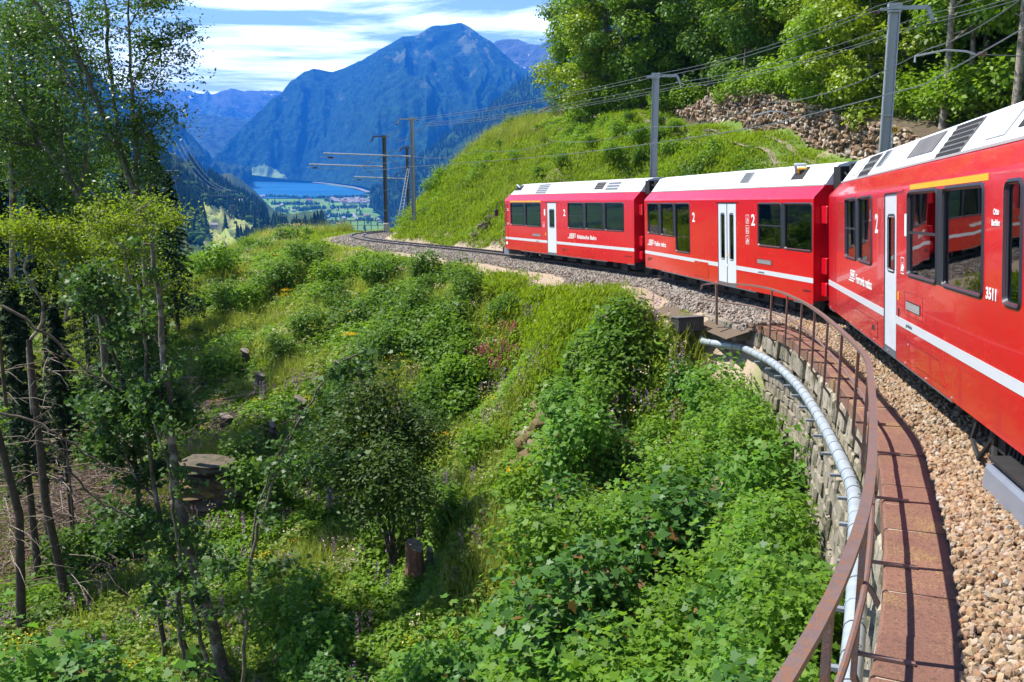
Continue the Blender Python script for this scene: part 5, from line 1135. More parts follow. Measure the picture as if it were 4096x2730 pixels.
for k in range(34):
    x = r.uniform(1080, 1290); y = 1345 + (x - 1080) * .38 + r.uniform(-14, 34); put_house(x, y, r.uniform(.9, 1.6), r.random() < .1, 'pale house in the village below the wooded slope', 'houses of the village below the slope')
for k, (x, y, s_) in enumerate(((2155, 1214, 2.2), (2110, 1255, 1.6), (1370, 1345, 1.3), (1355, 1290, 1.3), (1295, 1280, 1.2), (2040, 1345, 1.8), (2160, 1394, 1.2), (1040, 1160, 2.2), (1075, 1156, 1.8), (1330, 1470, 1.4), (1200, 1465, 1.4))):
    put_house(x, y, s_, x == 2040, 'scattered farmhouse standing among the green valley fields', 'scattered farmhouses')
put_house(1495, 1200, 1.9, True, 'long red roofed building among the hedges of the valley', None, rz=.1); 
for (x, y, s_, lb) in ((820, 1232, 1.1, 'large white house with a flat terrace on the wooded left slope'), (955, 1300, .7, 'small white house lower down beside the meadow edge'), (898, 1275, .6, 'small brown roofed barn on the wooded left slope'), (600, 1452, .62, 'lone pale barn at the foot of the yellow meadow')):
    p = on_surface(L1, *k6(x, y)); o = (H0).copy(); COL.objects.link(o); o.location = p + np.array([0, 0, 2.]); o.scale = (s_ * 1.3, s_, s_); o.rotation_euler = (0, 0, .2); tag(o, lb, 'house')
# lone spruce on the meadow, bushes and lattice pylons
def far_tree(x, y, sz, idx, label):
    p = on_surface(L1, *k6(x, y)); me = conemesh(fs, 5) if idx == 0 else puffmesh(fd, 5); o = link('spruce_tree' if idx == 0 else 'meadow_bush', me); o.location = p; o.scale = (sz,) * 3; tag(o, label, 'tree' if idx == 0 else 'bush')
far_tree(715, 1500, 26, 0, 'lone dark spruce standing in the yellow meadow'); far_tree(800, 1412, 7, 1, 'small round bush in the middle of the yellow meadow'); far_tree(858, 1462, 9, 1, 'round bush near the lower right edge of the yellow meadow'); far_tree(852, 1392, 8, 1, 'round bush at the upper right edge of the yellow meadow')
for (x, y, hgt, lb) in ((218, 1250, 44, 'faint lattice power pylon among dark trees on the left slope'), (770, 1360, 22, 'lattice power pylon beside the meadow near the white house')):
    p = on_surface(L1, *k6(x, y)); mb = MB()
    for sx, sy in ((-1, -1), (1, -1), (1, 1), (-1, 1)): mb.tube([(sx * hgt * .09, sy * hgt * .09, 0), (sx * .6, sy * .6, hgt)], .35, 4)
    for k in range(9):
        z = hgt * k / 9; z2 = hgt * (k + 1) / 9; w0 = hgt * .09 * (1 - k / 9) + .6; w1 = hgt * .09 * (1 - (k + 1) / 9) + .6; mb.tube([(-w0, -w0, z), (w1, -w1, z2)], .2, 3); mb.tube([(w0, -w0, z), (-w1, -w1, z2)], .2, 3)
    for z in (.68, .82, .95): mb.tube([(-hgt * .16, 0, hgt * z), (hgt * .16, 0, hgt * z)], .4, 4)
    o = mb.build('lattice_pylon', M['mastdark']); o.location = p; tag(o, lb, 'pylon')
pa_ = on_surface(L1, *k6(218, 1250)) + [0, 0, 55]; pb_ = on_surface(L1, *k6(770, 1360)) + [0, 0, 38]; pc_ = on_surface(L1, *k6(290, 760)) + [0, 0, 30]
for dx in (-8, 0, 8): wire([pa_ + [dx, 0, 0], pb_ + [dx, 0, 0]], 'long power line sagging across the wooded left slope', .22, 18, 16, 'power_line', 'power lines on the left slope'); wire([pc_ + [dx, 0, 0], pb_ + [dx, 0, 3]], 'long power line sagging across the wooded left slope', .22, 22, 16, 'power_line', 'power lines on the left slope')
# haze: one closed box of air round everything
hz = MB(); hz.box((-9500, -400, -420), (9500, 15000, 1190)); hm = NM('air'); vp = hm.n('VolumePrincipled'); hm.set(vp, 'Color', (.025, .26, 1.0)); hm.set(vp, 'Density', .000074); hm.set(vp, 'Anisotropy', 0.0); hm.t.links.new(vp.outputs[0], hm.out.inputs['Volume'])
h_ = hz.build('haze', hm.m); tag(h_, kind='stuff'); hm.m.volume_intersection_method = 'FAST' if hasattr(hm.m, 'volume_intersection_method') else 'FAST'
# ------------------------------------------------------------ vegetation helpers
def leafmat(name, col, var=.5, trans=.35, rough=.42, spec=.35, tip=None):
    m = NM(name); g = m.n('NewGeometry').outputs['Random Per Island']; oi = m.n('ObjectInfo').outputs['Random']; p = m.pos()
    dk = tuple(x * (1 - var) for x in col); lt = (min(col[0] * (1 + var * 1.3), 1), min(col[1] * (1 + var * .8), 1), col[2] * (1 + var * .2))
    c = m.mix(g, dk, lt); c = m.mix(m.math('MULTIPLY', m.noise(.35, 3, .5, p), .9), c, tuple(x * .62 for x in (col[0] * 1.3, col[1], col[2]))); c = m.mix(m.math('MULTIPLY', oi, .35), c, (col[0] * 1.5, col[1] * 1.15, col[2] * .7))
    if tip: c = m.mix(m.ramp(g, [(.90, (0, 0, 0)), (.93, (1, 1, 1))]), c, tip)
    b = m.n('BsdfPrincipled'); m.set(b, 'Base Color', c); m.set(b, 'Roughness', rough); m.set(b, 'Specular IOR Level', spec)
    t = m.n('BsdfTranslucent'); m.set(t, 'Color', m.mix(.5, c, (col[0] * 2.6, col[1] * 2.1, col[2] * .5))); x = m.n('MixShader'); m.set(x, 'Fac', trans); m.t.links.new(b.outputs[0], x.inputs[1]); m.t.links.new(t.outputs[0], x.inputs[2]); return m.shader(x.outputs[0])
L_ = dict(maple2=leafmat('young_maple_leaves', (.13, .29, .04), .6, .5, .5, .2), maple3=leafmat('old_maple_leaves', (.065, .19, .045), .6, .4, .45, .3, (.20, .10, .03)), maple=leafmat('maple_leaves', (.10, .265, .045), .6, .45, .5, .22, (.15, .25, .04)), bush=leafmat('bush_leaves', (.125, .27, .02), .5, .45, .5, .2), dkbush=leafmat('dark_bush_leaves', (.080, .19, .022), .5, .4, .5, .2), forest=leafmat('forest_leaves', (.14, .29, .02), .55, .4, .5, .3),
    forest2=leafmat('forest_leaves_dark', (.085, .20, .022), .5, .35, .5, .3), yel=leafmat('yellow_green_leaves', (.19, .32, .02), .4, .4), left=leafmat('ash_leaves', (.06, .15, .02), .5, .35, .4, .4), spruce=leafmat('spruce_needles', (.020, .058, .016), .5, .15, .6, .2), olive=leafmat('dark_olive_leaves', (.05, .115, .016), .5, .35, .5, .25),
    grass=leafmat('grass_blades', (.22, .34, .045), .5, .4, .6, .2), lawn=leafmat('short_grass', (.17, .30, .012), .35, .4, .6, .2), herb=leafmat('herb_leaves', (.135, .29, .022), .45, .45, .5, .3), herb2=leafmat('herb_leaves_pale', (.20, .31, .07), .4, .45, .5, .2), tan=leafmat('dry_grass', (.24, .34, .08), .4, .4, .7, .1),
    white=leafmat('white_flowers', (.62, .62, .52), .15, .3), yellow=leafmat('yellow_flowers', (.75, .58, .01), .2, .3), pink=leafmat('pink_flowers', (.50, .09, .30), .3, .3), violet=leafmat('violet_flowers', (.26, .16, .42), .3, .3), brownleaf=leafmat('withered_leaves', (.20, .07, .02), .4, .2))
def barkmat(name, a, b, c_=None):
    m = NM(name); p = m.coord(); n = m.noise(7, 6, .7, p); c = m.ramp(n, [(.35, a), (.62, b)]); 
    if c_: c = m.mix(m.ramp(m.noise(2.2, 5, .65, p), [(.52, (0, 0, 0)), (.6, (1, 1, 1))]), c, c_)
    return m.prin(c, .92, 0, m.bump(n, .7, .03))
BK = barkmat('grey_bark', (.055, .045, .032), (.15, .125, .09), (.27, .25, .20)); BKD = barkmat('dark_bark', (.04, .03, .02), (.10, .075, .05)); BKP = barkmat('pale_bark', (.16, .13, .10), (.34, .30, .24), (.09, .07, .05)); DEAD = barkmat('dead_wood', (.16, .12, .09), (.34, .28, .22))
MAPLE = np.array([(0, 0), (.20, -.06), (.40, -.02), (.34, .16), (.58, .40), (.34, .44), (.24, .52), (.16, .74), (0, 1.0), (-.16, .74), (-.24, .52), (-.34, .44), (-.58, .40), (-.34, .16), (-.40, -.02), (-.20, -.06)])
LANCE = np.array([(0, 0), (.22, .35), (.16, .7), (0, 1), (-.16, .7), (-.22, .35)]); RHOMB = np.array([(0, 0), (.34, .45), (0, 1), (-.34, .45)])
def leaves(P, Nrm, size, tmpl, r, fold=.22, mat=None, name='crown'):
    n = len(P); k = len(tmpl); Nrm = Nrm / (np.linalg.norm(Nrm, axis=1)[:, None] + 1e-9); a = r.normal(size=(n, 3)); D = a - Nrm * (a * Nrm).sum(1)[:, None]; D /= np.linalg.norm(D, axis=1)[:, None] + 1e-9; Sd = np.cross(D, Nrm)
    t = tmpl - [0, .45]; V = P[:, None] + size[:, None, None] * (Sd[:, None] * t[None, :, :1] + D[:, None] * t[None, :, 1:] + Nrm[:, None] * (fold * np.abs(t[None, :, :1])))
    return V.reshape(-1, 3), np.arange(n * k).reshape(n, k)
def join(parts, name, mats, smooth=False):
    V = np.vstack([p[0] for p in parts]); o = 0; F = []; mi = []
    for p in parts:
        fs_ = p[1] if isinstance(p[1], list) else [p[1]]
        for f in fs_: F.append(np.asarray(f) + o); mi.append(np.full(len(f), p[2]))
        o += len(p[0])
    return np_mesh(name, V, F, mats, np.concatenate(mi), smooth)
def tube_np(P, r, n=5):
    mb = MB(); mb.tube(P, r, n, cap=False); return mb.v[0], np.array(mb.f)
# ---- small plants used for the ground cover
def blades(r, n, h0, h1, w, spread, lean):
    V = []; F = []
    for i in range(n):
        b = r.normal(0, spread, 2); a = r.uniform(0, 6.28); h = r.uniform(h0, h1); l = r.uniform(.1, lean) * h; d = np.array([math.cos(a), math.sin(a)]); s_ = np.array([-d[1], d[0]]) * w
        for t, ww in ((0, 1), (.5, .8), (1, .08)):
            c = b + d * l * t * t; V += [(*(c - s_ * ww), h * t * (1 - .12 * t * lean)), (*(c + s_ * ww), h * t * (1 - .12 * t * lean))]
        k = len(V) - 6; F += [(k, k + 1, k + 3, k + 2), (k + 2, k + 3, k + 5, k + 4)]
    return np.array(V), np.array(F)
def herb(r, n, h, rad, size, tmpl=RHOMB, up=.8):
    P = []; 
    q = r.normal(size=(n, 3)); q /= np.linalg.norm(q, axis=1)[:, None]; q[:, 2] = np.abs(q[:, 2]); rr = r.uniform(.35, 1, n) ** .6; P = q * rr[:, None] * np.array([rad, rad, h]); Nn = q * .6 + np.array([0, 0, up]) + r.normal(0, .45, (n, 3))
    return leaves(P, Nn, size * r.uniform(.6, 1.3, n), tmpl, r)
def pm(parts, name, mats): return proto_obj('p', join(parts, name, mats))
R5 = np.random.default_rng(55); PL = []
for i in range(3): PL.append(pm([(*blades(R5, 34, .18, .48, .012, .16, .9), 0)], 'grass', [L_['grass']]))                       # 0-2 grass
for i in range(3): PL.append(pm([(*herb(R5, 80, .5, .34, .11), 0)], 'herb', [L_['herb']]))                                       # 3-5 herbs
for i in range(2): PL.append(pm([(*blades(R5, 26, .5, 1.0, .008, .16, .7), 0), (*blades(R5, 10, .2, .5, .012, .16, .9), 1)], 'seed_grass', [L_['tan'], L_['grass']]))   # 6-7 seed grass
for i in range(2): PL.append(pm([(*blades(R5, 60, .04, .13, .012, .22, 1.2), 0)], 'lawn', [L_['lawn']]))                          # 8-9 lawn
for i in range(2): PL.append(pm([(*herb(R5, 60, .6, .3, .13, LANCE), 0)], 'pale_herb', [L_['herb2']]))                             # 10-11
def flower(mat, n, spike):
    v, f = blades(R5, 16, .3, .7, .01, .14, .5); P = np.stack([R5.normal(0, .13, n), R5.normal(0, .13, n), R5.uniform(.62, .75, n)], 1)
    if spike: P = np.concatenate([np.stack([np.full(14, x) + R5.normal(0, .02, 14), np.full(14, y) + R5.normal(0, .02, 14), np.linspace(.55, 1.0, 14)], 1) for x, y in R5.normal(0, .15, (4, 2))])
    lv, lf = leaves(P, R5.normal(size=P.shape) + [0, 0, .8], np.full(len(P), .055), RHOMB, R5); return pm([(v, f, 0), (lv, lf, 1)], 'flower', [L_['herb'], L_[mat]])
PL += [flower('white', 26, False), flower('yellow', 30, False), flower('pink', 0, True), flower('violet', 0, True)]                  # 12-15
v_, f_ = herb(R5, 46, .3, .3, .12); PL.append(pm([(*herb(R5, 70, .16, .34, .09, RHOMB, 1.6), 0)], 'low_herb', [L_['herb']]))         # 16
for i in range(2): PL.append(pm([(*herb(R5, 230, 1.0, .6, .13), 0)], 'tall_herb', [L_['bush']]))
for i in range(2): PL.append(pm([(*herb(R5, 230, 1.1, .65, .13), 0)], 'dark_herb', [L_['dkbush']]))
PLC = proto_collection('ground_plants', PL)
def in_view(P, m=160, dmax=130):
    U, V_ = uv(P); return (P[:, 1] > 3) & (U > -m) & (U < 4096 + m) & (V_ > -m) & (V_ < 2730 + 2.5 * m)
def ghit(u, v, y0=6, y1=125):
    Y = np.arange(y0, y1, .4); d = at(u, v, 1.0); P = d[None] * Y[:, None]; g = ground(P[:, 0], P[:, 1]); below = np.nonzero(P[:, 2] < g)[0]
    i = below[0] if len(below) else len(Y) - 1; return np.array([P[i, 0], P[i, 1], g[i]])
def g23(u, v, **k): return ghit(u * 1.7408, v * 1.7408, **k)

STUMPS = ((565, 838, 22, 30, 'small dark stump highest on the left part of the bank'), (600, 888, 25, 24, 'short sawn stump in bright grass below the highest one'), (521, 993, 34, 30, 'wide dark stump above the layered boulder'), (628, 1020, 18, 45, 'thin tall stump between the layered boulder and the leaning tree'), (692, 985, 30, 58, 'tall jagged stump behind the leaning thin tree'), (779, 892, 21, 46, 'grey stump beside the arching dark shrub'), (966, 1243, 18, 58, 'slim grey stump standing above the largest stump'), (955, 1335, 50, 72, 'largest brown stump with a slanting saw cut'), (988, 1318, 18, 44, 'narrow stump touching the right side of the largest stump'), (1186, 327, 13, 12, 'small stump on the grassy hillside above the farthest carriage'), (1625, 314, 18, 10, 'flat sawn stump beside the farm path'))
STP = [(*ghit(2170, 1790)[:2], 1.6), (*ghit(2150, 1700)[:2], 1.3)] + [(*ghit(q[0] * 1.7408, q[1] * 1.7408)[:2], .75 if q[2] < 40 else 1.2) for q in STUMPS[:9]]
# ---- ground cover
def cover(name, x0, x1, y0, y1, n, chooser, seed, scale=(.7, 1.3)):
    r = np.random.default_rng(seed); x = r.uniform(x0, x1, n); y = r.uniform(y0, y1, n); P = np.stack([x, y, ground(x, y)], 1); k = in_view(P); P = P[k]
    s, off, _ = near(P[:, 0], P[:, 1]); idx, sc = chooser(P, s, off, r); k = idx >= 0; P, idx, sc = P[k], idx[k], sc[k]; m = len(P)
    rot = np.stack([r.normal(0, .12, m), r.normal(0, .12, m), r.uniform(0, 6.28, m)], 1); scatter(name, P - [0, 0, .02], rot, sc * r.uniform(*scale, m), idx, PLC); return m
def ch_bank(P, s, off, r):
    n = len(P); q = vnoise(P[:, 0], P[:, 1], 3.2, 21) + r.normal(0, .16, n); f = r.random(n); idx = np.where(q < .34, r.integers(3, 6, n), np.where(q < .52, r.integers(0, 3, n), np.where(q < .63, r.integers(10, 12, n), np.where(q < .80, r.integers(0, 3, n), r.integers(6, 8, n)))))
    idx = np.where(f < .008, 12, np.where(f < .012, 13, np.where((f < .03) & (P[:, 1] < 40), 15, idx)))
    big = vnoise(P[:, 0], P[:, 1], 2.6, 91) + .5 * vnoise(P[:, 0], P[:, 1], 9, 17); idx = np.where((big > 1.02) & (r.random(n) < .45), r.integers(17, 21, n), idx)
    sc = .9 + .006 * P[:, 1]; lawn = smooth(6.5, 5.0, -off + 1.5 * fbm(P[:, 0], P[:, 1], 3, 2, 5)) * (off < 0) * (s > 40)
    idx = np.where(r.random(n) < lawn, r.integers(8, 10, n), idx); sc = np.where((idx >= 8) & (idx < 10), sc * 1.5, sc)
    idx = np.where((off > -3.0 - .9 * ((s > 37) & (s < 78)) - .35 * fbm(P[:, 0], P[:, 1], 1.5, 2, 8)), -1, idx); idx = np.where((s < 34) & (off > -2.6), -1, idx)
    idx = np.where((s > 78) & (off > -5.5) & (r.random(n) < .85), -1, idx)
    hum = smooth(-9, -13, P[:, 0] - .22 * (30 - P[:, 1])) * smooth(60, 50, P[:, 1]); idx = np.where(r.random(n) < hum * .62, -1, idx)
    for (u_, v_, w_) in STP: idx = np.where(((P[:, 0] - u_) ** 2 + (P[:, 1] - v_) ** 2 < w_ ** 2) | ((np.abs(P[:, 0] - u_ * P[:, 1] / v_) < w_ * .8) & (P[:, 1] < v_) & (P[:, 1] > v_ - 2.2)), np.where((idx >= 0) & (r.random(n) < .5), 16, -1), idx)
    return idx, sc
def wall_side(x, y):
    best = np.full(len(x), 1e9); sg = np.zeros(len(x)); W2 = WBP[:, :2].copy(); W2 = np.vstack([W2[0] - (W2[1] - W2[0]) * 6, W2, W2[-1] + (W2[-1] - W2[-2]) * 4])
    for a, b in zip(W2[:-1], W2[1:]):
        ab = b - a; t = np.clip(((x - a[0]) * ab[0] + (y - a[1]) * ab[1]) / (ab @ ab), 0, 1); dx = x - a[0] - t * ab[0]; dy = y - a[1] - t * ab[1]; d = np.hypot(dx, dy); k = d < best; best = np.where(k, d, best); sg = np.where(k, np.sign(dx * WN[0] + dy * WN[1]), sg)
    return best * sg
def ch_hill(P, s, off, r):
    n = len(P); q = vnoise(P[:, 0], P[:, 1], 3.5, 31) + r.normal(0, .18, n); f = r.random(n); idx = np.where(q < .38, r.integers(3, 6, n), np.where(q < .58, r.integers(0, 3, n), np.where(q < .72, r.integers(10, 12, n), r.integers(6, 8, n))))
    idx = np.where(f < .012, 12, np.where(f < .016, 15, idx)); sc = .9 + .004 * P[:, 1]
    big = vnoise(P[:, 0], P[:, 1], 2.4, 93) + .5 * vnoise(P[:, 0], P[:, 1], 8, 19); idx = np.where((big > 1.04) & (r.random(n) < .35), r.integers(17, 21, n), idx)
    mown = smooth(13, 9, off + 3 * fbm(P[:, 0], P[:, 1], 5, 2, 5)) * (s > 56); w = path_mask(P[:, 0], P[:, 1]); idx = np.where(r.random(n) < np.maximum(mown * .9, w), r.integers(8, 10, n), idx); sc = np.where((idx >= 8) & (idx < 10), sc * 1.6, sc)
    idx = np.where((w > .5) & (track_ruts(P[:, 0], P[:, 1]) > .4), -1, idx); idx = np.where(off < 2.75, -1, idx)
    dwall = wall_side(P[:, 0], P[:, 1]); wl_ = smooth(.0, 1.2, dwall) ; 
    fo = dwall > 3.5; idx = np.where(fo & (r.random(n) < .25), -1, idx); idx = np.where((dwall > -.35) & (dwall < 1.3) & (P[:, 1] < 72), -1, idx); idx = np.where(fo & (idx >= 0), np.where(r.random(n) < .5, r.integers(17, 21, n), r.integers(3, 6, n)), idx)
    return idx, sc
print('bank', cover('bank_grass_and_herbs', -32, 7, 12, 100, 62000, ch_bank, 3), 'hill', cover('hill_grass_and_herbs', -9, 34, 20, 96, 52000, ch_hill, 4))
print('near', cover('near_bank_undergrowth', -16, 5, 14, 42, 22000, ch_bank, 13))

# ---- shrubs
def shrub_mesh(seed, n, rad, h, size, tmpl, mat, lobes=9, stems=6):
    r = np.random.default_rng(seed); C = r.normal(size=(lobes, 3)); C /= np.linalg.norm(C, axis=1)[:, None]; C = C * np.array([rad * .62, rad * .62, h * .30]) * r.uniform(.5, 1, (lobes, 1)) + [0, 0, h * .6]; w = r.integers(0, lobes, n)
    q = r.normal(size=(n, 3)); q /= np.linalg.norm(q, axis=1)[:, None]; P = C[w] + q * (r.uniform(.25, 1, n) ** .5)[:, None] * np.array([rad * .5, rad * .5, h * .30]) * r.uniform(.7, 1.15, (lobes, 1))[w]
    sp = r.random(n) < .12; P[sp] += (q * np.array([.4, .4, .5]) * rad * r.uniform(0, .6, (n, 1)))[sp]; P[:, 2] = np.maximum(P[:, 2], .05)
    Nn = q * .6 + [0, 0, .85] + r.normal(0, .5, (n, 3)); lf = leaves(P, Nn, size * r.uniform(.55, 1.3, n), tmpl, r); st = []
    for k in range(stems):
        c = C[k % lobes]; st.append(tube_np(np.array([[r.normal(0, .06), r.normal(0, .06), -.2], c * [.4, .4, .5] + r.normal(0, .05, 3), c]), [.02 * h / 2, .013 * h / 2, .005], 4))
    return np_mesh('foliage', lf[0], lf[1], [mat]), join([(a, b, 0) for a, b in st], 'stem', [BKD])
SHR = {'bush': [shrub_mesh(i, 1500, 1.0, 1.5, .12, RHOMB, L_['bush']) for i in range(3)], 'dk': [shrub_mesh(i + 10, 1500, 1.0, 1.6, .12, RHOMB, L_['dkbush']) for i in range(3)],
    'maple': [shrub_mesh(i + 20, (2300, 2500, 1900, 2300, 2800)[i], (1.15, 1.05, 1.25, 1.1, 1.15)[i], 2.7, (.122, .10, .15, .13, .092)[i], MAPLE, L_[('maple', 'maple2', 'maple', 'maple3', 'maple2')[i]], 14, 8) for i in range(5)], 'olive': [shrub_mesh(i + 30, 5200, 1.6, 3.2, .14, LANCE, L_['olive'], 16, 10) for i in range(2)], 'under': [shrub_mesh(i + 40, 1700, 1.3, 2.0, .15, RHOMB, L_['forest']) for i in range(2)]}
def shrub(kind, i, loc, sc, label, cat='bush', grp=None, name=None, rz=None, scz=1.0):
    f, s = SHR[kind][i % len(SHR[kind])]; o = empty(name or {'maple': 'maple_sapling', 'olive': 'overhanging_shrub'}.get(kind, 'leafy_bush'), loc, random.uniform(0, 6.28) if rz is None else rz); o.scale = (sc, sc, sc * scz); tag(o, label, cat, grp); link('foliage', f, o); link('stem', s, o); return o
# named bushes of the bank (photo position of the base, size)
for k, (u, v, sc, kd, lb) in enumerate(((1450, 1130, 1.3, 'bush', 'broad bright green bush just below the rails, left of the tallest bush'), (1545, 1160, 1.45, 'bush', 'tall leafy bush whose top reaches the rails of the curve'), (1500, 1200, 1.5, 'dk', 'darker bush under the tall leafy bush below the curve'), (1700, 1170, 1.5, 'dk', 'upright dark bush alone on the bank right of the tall leafy bush'), (1715, 1230, 1.2, 'dk', 'dark bush directly below the upright dark bush'),
    (1230, 1130, 1.7, 'dk', 'dark bush on the ridge, far left of the row below the curve'), (1150, 1185, 1.6, 'dk', 'dark green bush at the left end of the bank below the ridge'), (1310, 1180, 1.4, 'bush', 'bright bush between the yellow flowers and the row below the curve'), (1060, 1230, 1.5, 'dk', 'rounded dark bush above the yellow flowers'), (1350, 1300, 1.2, 'dk', 'small dark bush in the tall grass right of the yellow flowers'),
    (1680, 1310, 1.4, 'dk', 'bush in the middle of the bank beneath the upright dark bush'), (1870, 1250, 1.3, 'dk', 'low spreading bush under the mown verge beside the train'), (1780, 1420, 1.3, 'bush', 'bush above the pink willowherb'), (2010, 1340, 1.2, 'dk', 'dark low bush on the bank below the last verge grass'), (880, 1025, 1.5, 'dk', 'large bush on the skyline at the left end of the ridge'), (810, 1045, 1.8, 'dk', 'leafy bush mass between the dark spruces and the ridge'), (985, 1035, 1.0, 'bush', 'pale bush on the skyline left of the far railing'), (1000, 1290, 1.6, 'bush', 'pale leafed bush on the left flank of the bank'), (900, 1290, 1.8, 'dk', 'shaded bush at the left flank next to the tall trunks'), (1130, 1480, 1.2, 'dk', 'bush left of the cut stump in the bright grass'), (1230, 1380, 1.3, 'dk', 'bush above the tall stump in the upper bank'), (860, 1150, 1.9, 'bush', 'bush right of the slim tree trunks on the left flank'), (1500, 1500, 1.5, 'dk', 'bush over the dark overhang in the middle of the bank'), (1850, 1530, 1.2, 'bush', 'grassy bush hanging over the brown rock outcrop'))):
    p = ghit(u, v); shrub(kd, k, p, sc * (.62 + .010 * p[1]) * .8, lb)
hb = [(2310, 520, 1.0), (2480, 560, 1.3), (2560, 590, 1.4), (2180, 590, .9), (2060, 660, 1.0), (2350, 620, 1.3), (2250, 700, 1.2), (2450, 680, 1.4), (2150, 730, 1.0), (2560, 670, 1.3), (1960, 660, .9), (2050, 740, .8), (2640, 600, 1.4), (2680, 660, 1.4), (2700, 560, 1.0), (2850, 620, .8), (2950, 690, .8), (2330, 560, 1.0), (2640, 520, 1.0), (1880, 610, .9), (2230, 480, .9), (3000, 640, .6), (2420, 520, 1.1), (2150, 540, .8), (2520, 500, 1.0), (2000, 600, .8)]
for k, (u, v, sc) in enumerate(hb):
    p = ghit(u, v, 30); shrub('bush' if k % 3 else 'dk', k, p - [0, 0, .1], sc * .72, 'low leafy bush in the long grass of the hillside above the train', 'bush', 'bushes on the hillside above the train')
for k, (u, v, sc) in enumerate(((1735, 790, 1.2), (1770, 740, 1.0), (1690, 812, .8))): p = ghit(u, v, 40); shrub('bush', k, p, sc, ('bright green shrub on the skyline of the bank right of the concrete footed mast', 'upper shrub of the skyline group right of the masts', 'small shrub at the lower end of the skyline group by the masts')[k])
# ---- maple thicket
MP = [k_ for k_ in [(1300, 830), (1380, 860), (1470, 800), (1540, 815), (1620, 830), (1690, 860), (1740, 905), (1330, 930), (1420, 930), (1510, 900), (1600, 920), (1690, 960), (1760, 1010), (1300, 1040), (1390, 1040), (1480, 1010), (1570, 1020), (1660, 1050), (1745, 1090), (1830, 1110), (1330, 1160), (1420, 1150), (1520, 1130), (1610, 1140), (1700, 1170), (1790, 1200), (1870, 1220),
      (1230, 1280), (1320, 1280), (1420, 1270), (1520, 1260), (1620, 1270), (1720, 1290), (1820, 1320), (1880, 1350), (1130, 1400), (1220, 1410), (1330, 1400), (1440, 1390), (1550, 1390), (1660, 1400), (1770, 1420), (1860, 1450), (1060, 1520), (1180, 1530), (1300, 1530), (1430, 1520), (1560, 1520), (1690, 1530), (1810, 1550), (960, 1500), (1250, 1180), (1000, 1420), (1880, 1560)]]
for k, (u, v) in enumerate(MP):
    D_ = np.interp(v, [800, 900, 1050, 1200, 1350, 1450, 1570], [27.5, 24.5, 20.5, 17.5, 15, 14, 13.2]) + (1600 - u) * .004 + random.uniform(-.5, .5)
    if u < 1150: D_ += 3
    top = at2(u + random.uniform(-25, 25), v - 5, D_) + [0, 0, random.uniform(-.55, .35)]; hgt = np.interp(v, [800, 1000, 1300, 1570], [1.9, 2.9, 3.7, 3.7]) ; base = top - [0, 0, hgt]
    sx, sy, sz = top[0], top[1], top[2]
    s_, of_, zr_ = near([top[0]], [top[1]])
    if of_[0] > -3.35 and s_[0] < 34: sh_ = tp(s_[0], -3.45)[:2]; base[:2] = sh_
    shrub('maple', k, base, hgt / 2.9 * random.uniform(.82, 1.15), 'dense maple sapling in the thicket below the curved viaduct wall', 'maple', 'maple saplings below the viaduct', scz=1.0)
for k, (s_, o_, h_) in enumerate(((29.5, -3.1, 1.9), (31.5, -3.2, 2.2), (33.3, -3.3, 2.3), (35, -3.6, 2.0), (36.6, -4.3, 1.5), (38, -5.2, 1.3), (27.5, -3.3, 2.2))):
    q = tp(s_, o_, -1.35); shrub('maple', k, q - [0, 0, h_], h_ / 2.7, 'maple sapling growing close to the pipe and the black cover box', 'maple', 'maple saplings beside the pipe end')
for k, s_ in enumerate(np.arange(12.5, 29, 1.15)):
    h_ = 3.0; q = tp(s_, -2.95 - .25 * (k % 2), -1.5 - .35 * (k % 3) - .05 * max(0, 20 - s_)); shrub('maple', k, q - [0, 0, h_], h_ / 2.9 * .9, 'maple sapling leaning against the granite viaduct wall', 'maple', 'maple saplings against the viaduct wall')
for k, (u, v, D_) in enumerate(((40, 1440, 12.5), (150, 1470, 12.2), (270, 1500, 12.5), (60, 1540, 11.6), (200, 1560, 11.8), (330, 1560, 12.4))):
    top = at2(u, v, D_); shrub('maple', k + 2, top - [0, 0, 3.1], 1.05, 'shaded maple sapling at the lower left corner below the tall trunks', 'maple', 'maple saplings in the lower left corner')
for k, (u, v, D_) in enumerate(((640, 1330, 24), (720, 1400, 23), (760, 1500, 21), (860, 1520, 20.5), (700, 1290, 26))):
    top = at2(u, v, D_); shrub('maple', k + 1, top - [0, 0, 2.6], .9, 'maple sapling on the slope between the slim trunks and the large stump', 'maple', 'maple saplings beside the slim trunks')
